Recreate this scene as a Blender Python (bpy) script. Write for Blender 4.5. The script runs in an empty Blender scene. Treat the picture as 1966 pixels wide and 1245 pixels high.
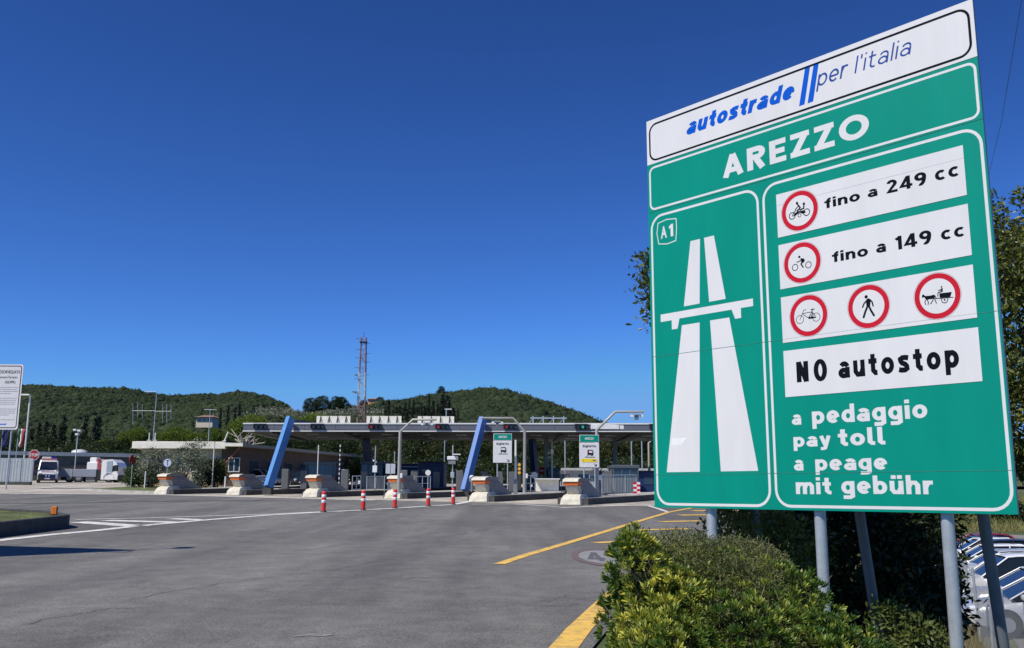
import bpy, math, random
import numpy as np
from mathutils import Vector, Matrix
random.seed(7); RNG = np.random.default_rng(11)
C = bpy.context.scene.collection
rad = math.radians
# ------------------------------------------------------------------ camera model
W_, H_, F_ = 1966.0, 1245.0, 1800.0
PITCH, ROLL, EYE = math.atan(322/1800.0), rad(0.287), 1.6
_F = Vector((0, math.cos(PITCH), math.sin(PITCH)))
_U0 = Vector((0, -math.sin(PITCH), math.cos(PITCH)))
_R0 = Vector((1, 0, 0))
_R = _R0*math.cos(ROLL) + _U0*math.sin(ROLL)
_U = _U0*math.cos(ROLL) - _R0*math.sin(ROLL)
CAM = Vector((0, 0, EYE))
def ray(u, v):
    return _F*F_ + _R*(u-W_/2) + _U*(H_/2-v)
def P(u, v, Y):
    d = ray(u, v); return CAM + d*(Y/d.y)
# ------------------------------------------------------------------ terrain
_ky = np.arange(-40, 461, 2.0)
_kz = np.interp(_ky, [-40, 12, 25, 39, 54, 66, 72, 85, 100, 130, 200, 400, 460], [0, 0, .2, .53, .88, 1.2, 1.32, 1.72, 2.25, 2.9, 3.8, 8, 9])
_k = np.exp(-0.5*(np.arange(-4, 5)/1.6)**2); _k /= _k.sum()
_kz = np.convolve(np.pad(_kz, 4, mode='edge'), _k, mode='valid')
def prof(y): return float(np.interp(y, _ky, _kz))
_XE = ([-40, 0, 5, 9.6, 12.8, 18, 27, 38, 55, 70, 120, 460], [-9, -1.2, -.35, .72, 1.45, 3.1, 6.6, 11.3, 18.5, 22, 25, 40])
def xedge(y): return float(np.interp(y, *_XE))
def sst(t):
    t = min(1, max(0, t)); return t*t*(3-2*t)
def Z(x, y):
    z = prof(y); s = x - xedge(y)
    if s > .9:
        low = -1.95 + .012*max(0, y-55) + (.03*max(0, y-95))
        low = min(low, z)
        z = z + (low - z)*sst((s-.9)/5.2)
    return z
def G(u, v, far=140.0):
    "where the sight line through (u, v) meets the ground"
    d = ray(u, v); d = d/d.y; y = 3.0
    while y < far:
        p = CAM + d*y
        if p.z < Z(p.x, p.y):
            lo, hi = y-.25, y
            for _ in range(20):
                m = (lo+hi)/2; q = CAM + d*m
                if q.z < Z(q.x, q.y): hi = m
                else: lo = m
            q = CAM + d*hi; return Vector((q.x, q.y, Z(q.x, q.y)))
        y += .25
    return CAM + d*far
# ------------------------------------------------------------------ materials
MATS = {}
def _nt(name):
    m = bpy.data.materials.new(name); m.use_nodes = True
    nt = m.node_tree; b = nt.nodes['Principled BSDF']; return m, nt, b
def rgb(c): return (c[0], c[1], c[2], 1)
def M(name, col, rough=.6, metal=0, vary=.12, scale=3.0, bump=0, bscale=40, spec=.5, emit=None, es=1, col2=None, stretch=None, coat=0):
    if name in MATS: return MATS[name]
    m, nt, b = _nt(name); N, L = nt.nodes, nt.links
    b.inputs['Roughness'].default_value = rough; b.inputs['Metallic'].default_value = metal
    b.inputs['Specular IOR Level'].default_value = spec; b.inputs['Coat Weight'].default_value = coat
    tc = N.new('ShaderNodeTexCoord'); mp = N.new('ShaderNodeMapping'); L.new(tc.outputs['Object'], mp.inputs[0])
    if stretch: mp.inputs['Scale'].default_value = stretch
    no = N.new('ShaderNodeTexNoise'); no.inputs['Scale'].default_value = scale; no.inputs['Detail'].default_value = 5; no.inputs['Roughness'].default_value = .62
    L.new(mp.outputs[0], no.inputs['Vector'])
    cr = N.new('ShaderNodeValToRGB'); e = cr.color_ramp.elements
    e[0].position, e[1].position = .3, .72
    e[0].color = rgb([c*(1-vary) for c in (col if col2 is None else col2)]); e[1].color = rgb([min(1, c*(1+vary)) for c in col])
    L.new(no.outputs['Fac'], cr.inputs[0]); L.new(cr.outputs[0], b.inputs['Base Color'])
    if bump:
        n2 = N.new('ShaderNodeTexNoise'); n2.inputs['Scale'].default_value = bscale; n2.inputs['Detail'].default_value = 4
        L.new(mp.outputs[0], n2.inputs['Vector'])
        bp = N.new('ShaderNodeBump'); bp.inputs['Strength'].default_value = bump; bp.inputs['Distance'].default_value = .02
        L.new(n2.outputs['Fac'], bp.inputs['Height']); L.new(bp.outputs[0], b.inputs['Normal'])
    if emit:
        b.inputs['Emission Color'].default_value = rgb(emit); b.inputs['Emission Strength'].default_value = es
    MATS[name] = m; return m
def LEAF(name, cols, rough=.45, trans=.25, big=None):
    "leaf material: every leaf takes its own colour"
    if name in MATS: return MATS[name]
    m, nt, b = _nt(name); N, L = nt.nodes, nt.links
    g = N.new('ShaderNodeNewGeometry'); cr = N.new('ShaderNodeValToRGB'); cr.color_ramp.interpolation = 'LINEAR'
    e = cr.color_ramp.elements; n = len(cols)
    while len(e) < n: e.new(.5)
    for i, (p, c) in enumerate(cols): e[i].position = p; e[i].color = rgb(c)
    src = g.outputs['Random Per Island']
    if big:
        oi = N.new('ShaderNodeObjectInfo'); tc = N.new('ShaderNodeTexCoord'); no = N.new('ShaderNodeTexNoise'); no.inputs['Scale'].default_value = big; no.inputs['Detail'].default_value = 2
        L.new(tc.outputs['Object'], no.inputs['Vector'])
        a = N.new('ShaderNodeMath'); a.operation = 'MULTIPLY_ADD'; a.inputs[1].default_value = .45; L.new(src, a.inputs[0])
        s = N.new('ShaderNodeMath'); s.operation = 'MULTIPLY_ADD'; s.inputs[1].default_value = 1.6; s.inputs[2].default_value = -.55; L.new(no.outputs['Fac'], s.inputs[0])
        L.new(s.outputs[0], a.inputs[2]); src = a.outputs[0]
        a2 = N.new('ShaderNodeMath'); a2.operation = 'MULTIPLY_ADD'; a2.inputs[1].default_value = .22; a2.use_clamp = True
        L.new(oi.outputs['Random'], a2.inputs[0]); L.new(src, a2.inputs[2]); src = a2.outputs[0]
    L.new(src, cr.inputs[0]); L.new(cr.outputs[0], b.inputs['Base Color'])
    b.inputs['Roughness'].default_value = rough; b.inputs['Specular IOR Level'].default_value = .35
    t = N.new('ShaderNodeBsdfTranslucent'); L.new(cr.outputs[0], t.inputs['Color'])
    mx = N.new('ShaderNodeMixShader'); mx.inputs[0].default_value = trans
    L.new(b.outputs[0], mx.inputs[1]); L.new(t.outputs[0], mx.inputs[2]); L.new(mx.outputs[0], N['Material Output'].inputs['Surface'])
    MATS[name] = m; return m
# ------------------------------------------------------------------ mesh builder
class MB:
    def __init__(s): s.v = []; s.f = []; s.m = []; s.mats = []; s.sm = []
    def mi(s, mat):
        if mat not in s.mats: s.mats.append(mat)
        return s.mats.index(mat)
    def add(s, vs, fs, mat, smooth=False):
        o = len(s.v); s.v += [tuple(v) for v in vs]; k = s.mi(mat)
        for f in fs: s.f.append([i+o for i in f]); s.m.append(k); s.sm.append(smooth)
        return s
    def box(s, c, d, mat, rz=0, M4=None, bev=0):
        hx, hy, hz = d[0]/2, d[1]/2, d[2]/2
        if bev:
            b = min(bev, hx*.9, hy*.9, hz*.9); vs = []
            for sx in (-1, 1):
                for sy in (-1, 1):
                    for sz in (-1, 1):
                        vs += [(sx*(hx-b), sy*(hy-b), sz*hz), (sx*(hx-b), sy*hy, sz*(hz-b)), (sx*hx, sy*(hy-b), sz*(hz-b))]
            i = lambda x, y, z, k: ((x*2+y)*2+z)*3+k
            fs = []
            for z in (0, 1): fs.append([i(0,0,z,0), i(1,0,z,0), i(1,1,z,0), i(0,1,z,0)])
            for y in (0, 1): fs.append([i(0,y,0,1), i(1,y,0,1), i(1,y,1,1), i(0,y,1,1)])
            for x in (0, 1): fs.append([i(x,0,0,2), i(x,1,0,2), i(x,1,1,2), i(x,0,1,2)])
            for x in (0, 1):
                for y in (0, 1): fs.append([i(x,y,0,1), i(x,y,0,2), i(x,y,1,2), i(x,y,1,1)])
            for x in (0, 1):
                for z in (0, 1): fs.append([i(x,0,z,0), i(x,0,z,2), i(x,1,z,2), i(x,1,z,0)])
            for y in (0, 1):
                for z in (0, 1): fs.append([i(0,y,z,0), i(0,y,z,1), i(1,y,z,1), i(1,y,z,0)])
            for x in (0, 1):
                for y in (0, 1):
                    for z in (0, 1): fs.append([i(x,y,z,0), i(x,y,z,1), i(x,y,z,2)])
        else:
            vs = [(x*hx, y*hy, z*hz) for x in (-1, 1) for y in (-1, 1) for z in (-1, 1)]
            fs = [(0,1,3,2), (4,6,7,5), (0,4,5,1), (2,3,7,6), (0,2,6,4), (1,5,7,3)]
        cz, sz = math.cos(rz), math.sin(rz); out = []
        for x, y, z in vs:
            if M4 is not None: p = M4 @ Vector((x+c[0], y+c[1], z+c[2])); out.append(tuple(p))
            else: out.append((x*cz-y*sz+c[0], x*sz+y*cz+c[1], z+c[2]))
        s.add(out, fs, mat); return s
    def cyl(s, a, b, r, mat, r2=None, n=10, caps=True, smooth=True):
        a, b = Vector(a), Vector(b); r2 = r if r2 is None else r2; d = (b-a)
        if d.length < 1e-6: return s
        d.normalize(); t = Vector((0, 0, 1)) if abs(d.z) < .9 else Vector((1, 0, 0)); u = d.cross(t).normalized(); w = d.cross(u)
        vs = []
        for p, q in ((a, r), (b, r2)):
            for i in range(n):
                A = 2*math.pi*i/n; vs.append(p + (u*math.cos(A) + w*math.sin(A))*q)
        s.add(vs, [(i, (i+1) % n, n+(i+1) % n, n+i) for i in range(n)], mat, smooth)
        if caps: s.add(vs[:n], [list(range(n))[::-1]], mat); s.add(vs[n:], [list(range(n))], mat)
        return s
    def tube(s, pts, r, mat, n=8, smooth=True):
        pts = [Vector(p) for p in pts]; R = r if isinstance(r, (list, tuple)) else [r]*len(pts); vs = []; u = None
        for k, p in enumerate(pts):
            d = (pts[min(k+1, len(pts)-1)] - pts[max(k-1, 0)]).normalized()
            if u is None:
                t = Vector((0, 0, 1)) if abs(d.z) < .9 else Vector((1, 0, 0)); u = d.cross(t).normalized()
            else: u = (u - d*u.dot(d)).normalized()
            w = d.cross(u)
            for i in range(n):
                A = 2*math.pi*i/n; vs.append(p + (u*math.cos(A)+w*math.sin(A))*R[k])
        fs = [(k*n+i, k*n+(i+1) % n, (k+1)*n+(i+1) % n, (k+1)*n+i) for k in range(len(pts)-1) for i in range(n)]
        s.add(vs, fs, mat, smooth); s.add(vs[:n], [list(range(n))[::-1]], mat); s.add(vs[-n:], [list(range(n))], mat); return s
    def prism(s, poly, o, ex, ey, ez, t, mat, tb=None):
        "polygon (2-D) in the plane o + a*ex + b*ey, thickness t along ez"
        o, ex, ey, ez = Vector(o), Vector(ex), Vector(ey), Vector(ez); n = len(poly)
        lo = [o + ex*a + ey*b for a, b in poly]; hi = [p + ez*t for p in lo]
        s.add(hi, [list(range(n))], mat); s.add(lo, [list(range(n))[::-1]], tb or mat)
        s.add(lo+hi, [(i, (i+1) % n, n+(i+1) % n, n+i) for i in range(n)], tb or mat); return s
    def lathe(s, prof_, o, mat, n=16, smooth=True):
        vs = [(o[0]+r*math.cos(2*math.pi*i/n), o[1]+r*math.sin(2*math.pi*i/n), o[2]+z) for r, z in prof_ for i in range(n)]
        s.add(vs, [(k*n+i, k*n+(i+1) % n, (k+1)*n+(i+1) % n, (k+1)*n+i) for k in range(len(prof_)-1) for i in range(n)], mat, smooth)
        s.add(vs[:n], [list(range(n))[::-1]], mat); s.add(vs[-n:], [list(range(n))], mat); return s
    def raw(s, vs, fs, mat, smooth=False): return s.add(vs, fs, mat, smooth)
    def ring(s, ri, ro, o, ex, ey, ez, t, mat, n=32):
        o, ex, ey, ez = Vector(o), Vector(ex), Vector(ey), Vector(ez); vs = []
        for r, h in ((ri, t), (ro, t), (ro, 0), (ri, 0)):
            vs += [o + (ex*math.cos(2*math.pi*i/n) + ey*math.sin(2*math.pi*i/n))*r + ez*h for i in range(n)]
        fs = []
        for k in range(4):
            k2 = (k+1) % 4
            fs += [(k*n+i, k*n+(i+1) % n, k2*n+(i+1) % n, k2*n+i) for i in range(n)]
        return s.add(vs, fs, mat)
    def build(s, name, parent=None, off=None):
        me = bpy.data.meshes.new(name)
        vs = s.v if off is None else [(a-off[0], b-off[1], c-off[2]) for a, b, c in s.v]
        me.from_pydata(vs, [], s.f)
        for m in s.mats: me.materials.append(m)
        me.polygons.foreach_set('material_index', s.m); me.polygons.foreach_set('use_smooth', s.sm); me.update()
        o = bpy.data.objects.new(name, me); C.objects.link(o)
        if parent is not None: o.parent = parent
        return o
def tag(o, label=None, cat=None, group=None, kind=None):
    if label: o['label'] = label
    if cat: o['category'] = cat
    if group: o['group'] = group
    if kind: o['kind'] = kind
    return o
def thing(name, loc, label, cat, group=None, rz=0, sc=1):
    o = bpy.data.objects.new(name, None); C.objects.link(o); o.location = loc; o.rotation_euler = (0, 0, rz); o.empty_display_size = .3
    if sc != 1: o.scale = (sc, sc, sc)
    return tag(o, label, cat, group)
def dup(o, loc=None, rz=None, label=None, sc=None, parent=None):
    kids = list(o.children); c = o.copy(); C.objects.link(c)
    if parent is not None: c.parent = parent
    if loc is not None: c.location = loc
    if rz is not None: c.rotation_euler = (0, 0, rz)
    if label: c['label'] = label
    if sc is not None: c.scale = (sc, sc, sc) if not hasattr(sc, '__len__') else sc
    for k in kids: dup(k, parent=c)
    return c
def npmesh(name, V, Fc, mat, parent=None, smooth=False):
    "fast mesh from numpy arrays (all faces the same size)"
    me = bpy.data.meshes.new(name); n = Fc.shape[1]
    me.vertices.add(len(V)); me.vertices.foreach_set('co', V.astype(np.float32).ravel())
    me.loops.add(Fc.size); me.loops.foreach_set('vertex_index', Fc.astype(np.int32).ravel())
    me.polygons.add(len(Fc)); me.polygons.foreach_set('loop_start', np.arange(0, Fc.size, n, dtype=np.int32))
    me.polygons.foreach_set('use_smooth', np.full(len(Fc), smooth))
    me.update(calc_edges=True); me.materials.append(mat)
    o = bpy.data.objects.new(name, me); C.objects.link(o)
    if parent is not None: o.parent = parent
    return o
def sheet(name, rows, mat, kind='structure'):
    "grid sheet from equal-length rows of points"
    n = len(rows[0]); vs = [p for r in rows for p in r]
    fs = [(i*n+j, i*n+j+1, (i+1)*n+j+1, (i+1)*n+j) for i in range(len(rows)-1) for j in range(n-1)]
    o = MB().add(vs, fs, mat, True).build(name); return tag(o, kind=kind)
# text
_fc = {}
def text_geo(body, bold=0.0, shear=0.0, space=1.0):
    k = (body, bold, shear, space)
    if k in _fc: return _fc[k]
    cu = bpy.data.curves.new('t', 'FONT'); cu.body = body; cu.size = 1; cu.offset = bold; cu.shear = shear; cu.space_character = space; cu.resolution_u = 3
    ob = bpy.data.objects.new('t', cu); C.objects.link(ob); dg = bpy.context.evaluated_depsgraph_get(); dg.update()
    me = ob.evaluated_get(dg).to_mesh(); V = np.array([v.co[:2] for v in me.vertices]); Fs = [list(p.vertices) for p in me.polygons]
    ob.evaluated_get(dg).to_mesh_clear(); bpy.data.objects.remove(ob); bpy.data.curves.remove(cu)
    if len(V) == 0: V = np.zeros((1, 2))
    _fc[k] = (V, Fs); return _fc[k]
def put_text(mb, body, a0, a1, b0, b1, fr, h, mat, bold=0.0, shear=0.0, space=1.0):
    "text whose outline fills the rectangle a0..a1 x b0..b1 of a panel frame fr = (o, ex, ey, ez), raised by h"
    V, Fs = text_geo(body, bold, shear, space); lo, hi = V.min(0), V.max(0); o, ex, ey, ez = fr
    sx, sy = (a1-a0)/(hi[0]-lo[0]), (b1-b0)/(hi[1]-lo[1])
    vs = [o + ex*(a0+(x-lo[0])*sx) + ey*(b0+(y-lo[1])*sy) + ez*h for x, y in V]
    mb.add(vs, Fs, mat)
# ------------------------------------------------------------------ road-sign lettering: centre-line glyphs given a stroke width
def _arc(cx, cy, rx, ry, a0, a1, n=9): return [(cx+rx*math.cos(rad(a0+(a1-a0)*i/n)), cy+ry*math.sin(rad(a0+(a1-a0)*i/n))) for i in range(n+1)]
def glyph(ch, w, A):
    "returns (width, [centre lines]); x-height 1, ascender A"
    h = w/2; T = 1-h; X = .86
    if ch == 'o': return X, [_arc(X/2, .5, X/2-h, .5-h, 0, 360, 20)]
    if ch == 'c': return .80, [_arc(.43, .5, .43-h, .5-h, 48, 312, 15)]
    if ch == 'e': return .84, [[(w*.9, .48), (.84-w*.6, .48)], _arc(.42, .5, .42-h, .5-h, -8, 316, 16)]
    if ch == 'a': return .80, [[(.80-h, 0), (.80-h, .66)], _arc(.42, .66, .38-h, .34-h*.9, 8, 155, 7), _arc(.38, .31, .38-h*.9, .31-h*.9, 0, 360, 16)]
    if ch in 'bdpqg':
        ring = _arc(.42, .5, .42-h, .5-h, 0, 360, 18)
        if ch == 'b': return .84, [ring, [(h, 0), (h, A)]]
        if ch == 'd': return .84, [ring, [(.84-h, 0), (.84-h, A)]]
        if ch == 'p': return .84, [ring, [(h, -.38), (h, 1)]]
        return .84, [ring, [(.84-h, 1), (.84-h, -.16), (.84-h-.15, -.40+h), (.12, -.40+h)]]
    if ch == 'f': return .56, [[(.56, A-h), (.17+h+.13, A-h), (.17+h, A-h-.15), (.17+h, 0)], [(0, T), (.54, T)]]
    if ch == 't': return .58, [[(.15+h, A*.96), (.15+h, h+.15), (.15+h+.14, h), (.58, h)], [(0, T), (.56, T)]]
    if ch == 'i': return w, [[(h, 0), (h, 1)], [(h, A-w*.95), (h, A)]]
    if ch == 'l' and w < .2: return w, [[(h, 0), (h, A)]]
    if ch == 'l': return w+.14, [[(h, A), (h, h+.13), (h+.12, h), (w+.14, h)]]
    if ch == 'n': return .80, [[(h, 0), (h, 1)], [(h*1.1, .55), (h+.13, T), (.67-h, T), (.80-h, .82-h), (.80-h, 0)]]
    if ch == 'h': return .80, [[(h, 0), (h, A)], [(h*1.1, .55), (h+.13, T), (.67-h, T), (.80-h, .82-h), (.80-h, 0)]]
    if ch == 'm': return 1.26, [[(h, 0), (h, 1)], [(h*1.1, .55), (h+.12, T), (.63-.11, T), (.63, .86-h), (.63, 0)], [(.64, .55), (.63+.13, T), (1.26-h-.12, T), (1.26-h, .84-h), (1.26-h, 0)]]
    if ch == 'r': return .56, [[(h, 0), (h, 1)], [(h*1.1, .52), (h+.14, T), (.56, T)]]
    if ch in 'uü':
        g = [[(h, 1), (h, .18+h), (h+.13, h), (.67-h, h), (.80-h*1.1, .45)], [(.80-h, 0), (.80-h, 1)]]
        if ch == 'ü': g += [[(.24, A-w*.95), (.24, A)], [(.60, A-w*.95), (.60, A)]]
        return .80, g
    if ch == 's': return .72, [[(.68, .86-h*.3), (.50, 1-h*.95), (.30, 1-h*.95), (h*1.05, .82-h*.3), (h*1.15, .68), (.26, .56), (.46, .47), (.72-h*1.1, .36), (.72-h*1.0, .22), (.44, h*.95), (.22, h*.95), (.04, .16+h*.2)]]
    if ch == 'y': return .84, [[(h, 1), (.42, .08)], [(.84-h, 1), (.40, -.18)] + [(.28, -.38+h), (.08, -.38+h)]]
    if ch == "'": return w, [[(h, A-.35), (h, A)]]
    K = A   # capitals and digits: height A
    if ch == 'A': return 1.02, [[(h*.9, 0), (.51, K-.02)], [(1.02-h*.9, 0), (.51, K-.02)], [(.22, .36), (.80, .36)]]
    if ch == 'R': return .88, [[(h, 0), (h, K)], [(h, K-h), (.50, K-h)] + _arc(.50, K*.71, .38-h, K*.29-h, 90, -90, 9) + [(h, K*.42+h)], [(.45, K*.45), (.88-h, 0)]]
    if ch == 'E': return .76, [[(h, 0), (h, K)], [(h, K-h), (.76, K-h)], [(h, K/2), (.70, K/2)], [(h, h), (.76, h)]]
    if ch == 'Z': return .86, [[(.02, K-h), (.86, K-h)], [(.86-w*.6, K-h), (w*.6, h)], [(0, h), (.86, h)]]
    if ch == 'O': return 1.22, [_arc(.61, K/2, .61-h, K/2-h, 0, 360, 24)]
    if ch == 'Q': return .80, [_arc(.40, K/2, .40-h, K/2-h, 0, 360, 24)]
    if ch == 'N': return .80, [[(h, 0), (h, K)], [(.80-h, 0), (.80-h, K)], [(h, K-.02), (.80-h, .02)]]
    if ch == '1': return .44, [[(.44-h, 0), (.44-h, K)], [(.02, K*.76), (.44-h, K-h)]]
    if ch == '2': return .80, [_arc(.40, K-.40, .38-h, .40-h, 170, -30, 9) + [(h*1.1, h), (.40, h), (.80, h)]]
    if ch == '4': return .90, [[(.62, 0), (.62, K)], [(.60, K-.05), (h*.9, K*.27), (.90, K*.27)]]
    if ch == '9': return .82, [_arc(.41, K-.42, .41-h, .42-h, 0, 360, 18), _arc(.41, K-.42, .41-h, K-.42-h, 0, -110, 8)]
    return .4, []
def ribbon(pts, w, closed=False):
    q = [pts[0]]
    for p in pts[1:]:
        if math.hypot(p[0]-q[-1][0], p[1]-q[-1][1]) > 1e-3: q.append(p)
    pts = q; n = len(pts); L, Rr = [], []
    if n > 2 and math.hypot(pts[0][0]-pts[-1][0], pts[0][1]-pts[-1][1]) < 1e-6: closed = True; pts = pts[:-1]; n -= 1
    for i in range(n):
        a = pts[i-1] if (i > 0 or closed) else None; b = pts[(i+1) % n] if (i < n-1 or closed) else None; p = pts[i]
        def nrm(p, q):
            d = math.hypot(q[0]-p[0], q[1]-p[1]) or 1; return (-(q[1]-p[1])/d, (q[0]-p[0])/d)
        if a is None: m = nrm(p, b); k = 1
        elif b is None: m = nrm(a, p); k = 1
        else:
            n1, n2 = nrm(a, p), nrm(p, b); m = (n1[0]+n2[0], n1[1]+n2[1]); d = math.hypot(*m) or 1; m = (m[0]/d, m[1]/d); k = min(1.6, 1/max(.3, m[0]*n1[0]+m[1]*n1[1]))
        L.append((p[0]+m[0]*w/2*k, p[1]+m[1]*w/2*k)); Rr.append((p[0]-m[0]*w/2*k, p[1]-m[1]*w/2*k))
    fs = [(i, i+1, n+i+1, n+i) for i in range(n-1)]
    if closed: fs.append((n-1, 0, n, 2*n-1))
    return L+Rr, fs
def lettering(mb, text, a0, a1, b0, b1, fr, h, mat, w=.27, A=1.40, gap=.17, shear=0.0):
    "stroke lettering fitted to the rectangle a0..a1 x b0..b1 (its full outline)"
    x = 0; parts = []
    for ch in text:
        gw, ls = glyph(ch, w, A)
        for l in ls:
            V, Fs = ribbon(l, w); parts.append(([(x+p+shear*q, q) for p, q in V], Fs))
        x += gw + gap
    al = [p for V, _ in parts for p in V]; x0, x1 = min(p[0] for p in al), max(p[0] for p in al); y0, y1 = min(p[1] for p in al), max(p[1] for p in al)
    sx, sy = (a1-a0)/(x1-x0), (b1-b0)/(y1-y0); o, ex, ey, ez = fr
    for k, (V, Fs) in enumerate(parts):
        mb.add([o+ex*(a0+(p-x0)*sx)+ey*(b0+(q-y0)*sy)+ez*(h+.00008*(k % 7)) for p, q in V], Fs, mat)
# ------------------------------------------------------------------ world, sun, camera
SUN_AZ, SUN_EL = rad(229), rad(52)          # compass bearing from +Y towards +X
sc = bpy.context.scene
w = bpy.data.worlds.new('World'); sc.world = w; w.use_nodes = True
nt = w.node_tree; bg = nt.nodes['Background']; sky = nt.nodes.new('ShaderNodeTexSky'); sky.sky_type = 'NISHITA'; sky.sun_disc = False
sky.sun_elevation = SUN_EL; sky.sun_rotation = SUN_AZ; sky.altitude = 1200; sky.air_density = 1.0; sky.dust_density = 0.35; sky.ozone_density = 4.5
v1 = nt.nodes.new('ShaderNodeVectorMath'); v1.operation = 'SCALE'; v1.inputs['Scale'].default_value = .1
gm = nt.nodes.new('ShaderNodeGamma'); gm.inputs[1].default_value = 1.45
v2 = nt.nodes.new('ShaderNodeVectorMath'); v2.operation = 'MULTIPLY'; v2.inputs[1].default_value = (7.8, 11.7, 16.9)
nt.links.new(sky.outputs[0], v1.inputs[0]); mn = nt.nodes.new('ShaderNodeVectorMath'); mn.operation = 'MINIMUM'; mn.inputs[1].default_value = (.34, .47, .60)
nt.links.new(v1.outputs[0], mn.inputs[0]); nt.links.new(mn.outputs[0], gm.inputs[0]); nt.links.new(gm.outputs[0], v2.inputs[0]); nt.links.new(v2.outputs[0], bg.inputs[0])
bg.inputs[1].default_value = .1
sl = bpy.data.lights.new('sun', 'SUN'); sl.energy = 4.8; sl.angle = rad(.53); sl.color = (1, .94, .83)
so = bpy.data.objects.new('sun', sl); C.objects.link(so)
SUNV = Vector((math.sin(SUN_AZ)*math.cos(SUN_EL), math.cos(SUN_AZ)*math.cos(SUN_EL), math.sin(SUN_EL)))
so.rotation_euler = SUNV.to_track_quat('Z', 'Y').to_euler(); so.location = (0, 0, 60)
cam = bpy.data.cameras.new('camera'); co = bpy.data.objects.new('camera', cam); C.objects.link(co)
cam.sensor_fit = 'HORIZONTAL'; cam.sensor_width = 36; cam.lens = 36*F_/W_; cam.clip_start = .05; cam.clip_end = 6000
co.matrix_world = Matrix(((_R.x, _U.x, -_F.x, CAM.x), (_R.y, _U.y, -_F.y, CAM.y), (_R.z, _U.z, -_F.z, CAM.z), (0, 0, 0, 1)))
sc.camera = co
sc.view_settings.view_transform = 'Standard'; sc.view_settings.look = 'None'; sc.view_settings.exposure = 0.0
sc.cycles.max_bounces = 6; sc.cycles.transparent_max_bounces = 12; sc.cycles.use_denoising = True
# ------------------------------------------------------------------ shared materials
WHITE = M('white_paint', (.78, .79, .80), .45, vary=.05)
GALV = M('galvanised_steel', (.50, .54, .57), .38, metal=.45, vary=.13, scale=14, bump=.05, bscale=90)
GALVD = M('shade_dark_steel', (.16, .18, .20), .55, metal=.2, vary=.15, scale=10)  # galvanised steel darkened to put the board's shade on the braces
DKMET = M('dark_metal', (.055, .06, .065), .5, metal=.3)
GREYMET = M('grey_metal', (.25, .26, .27), .5, metal=.3)
BLACK = M('black_paint', (.018, .02, .024), .5, vary=.05)
REFL_W = M('sign_white_film', (.70, .695, .70), .5, vary=.05, scale=2.2, stretch=(1.6, 1.6, .35), bump=.05, bscale=3, spec=.15)
GREEN = M('sign_green_film', (.0, .262, .192), .5, vary=.07, scale=1.6, stretch=(1.6, 1.6, .35), bump=.06, bscale=2.5, spec=.15)
RED = M('sign_red_film', (.55, .012, .03), .5, vary=.05, spec=.15)
BLUEF = M('logo_blue_film', (.0, .095, .56), .5, vary=.04, spec=.15)
BLUEF2 = M('logo_dark_blue_film', (.02, .07, .30), .5, vary=.04, spec=.15)
TXTK = M('sign_black_film', (.006, .008, .012), .5, vary=.05, spec=.06)
REDP = M('red_plastic', (.68, .03, .03), .38, vary=.06)
GLASS = M('dark_glass', (.03, .045, .06), .08, vary=.1, spec=.9)
GLASSB = M('blue_glass', (.018, .04, .058), .1, vary=.2, scale=1, spec=.9)
RUBBER = M('rubber', (.02, .02, .02), .8)
def rrect(a0, a1, b0, b1, r, n=6):
    out = []
    for cx, cy, s0 in ((a1-r, b1-r, 0), (a0+r, b1-r, 90), (a0+r, b0+r, 180), (a1-r, b0+r, 270)):
        for i in range(n+1):
            A = rad(s0+90*i/n); out.append((cx+r*math.cos(A), cy+r*math.sin(A)))
    return out
def border(mb, a0, a1, b0, b1, r, wd, fr, h, mat):
    o, ex, ey, ez = fr; A = rrect(a0, a1, b0, b1, r); B = rrect(a0+wd, a1-wd, b0+wd, b1-wd, max(.004, r-wd)); n = len(A)
    vs = [o+ex*a+ey*b+ez*h for a, b in A+B]
    mb.add(vs, [(i, (i+1) % n, n+(i+1) % n, n+i) for i in range(n)], mat)
def poly(mb, pts, fr, h, mat):
    o, ex, ey, ez = fr; mb.add([o+ex*a+ey*b+ez*h for a, b in pts], [list(range(len(pts)))], mat)
def stroke(mb, pts, wd, fr, h, mat):
    for k in range(len(pts)-1):
        (x0, y0), (x1, y1) = pts[k], pts[k+1]; L = math.hypot(x1-x0, y1-y0); A = math.atan2(y1-y0, x1-x0)
        q = [(x0+wd/2*math.cos(A+rad(90+180*i/5)), y0+wd/2*math.sin(A+rad(90+180*i/5))) for i in range(6)] + \
            [(x1+wd/2*math.cos(A+rad(-90+180*i/5)), y1+wd/2*math.sin(A+rad(-90+180*i/5))) for i in range(6)]
        poly(mb, q, fr, h+k*.00012, mat)
def disc(mb, x, y, r, fr, h, mat, n=32):
    poly(mb, [(x+r*math.cos(2*math.pi*i/n), y+r*math.sin(2*math.pi*i/n)) for i in range(n)], fr, h, mat)
def annul(mb, x, y, r0, r1, fr, h, mat, n=40):
    o, ex, ey, ez = fr
    vs = [o+ex*(x+r*math.cos(2*math.pi*i/n))+ey*(y+r*math.sin(2*math.pi*i/n))+ez*h for r in (r0, r1) for i in range(n)]
    mb.add(vs, [(i, (i+1) % n, n+(i+1) % n, n+i) for i in range(n)], mat)
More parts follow.
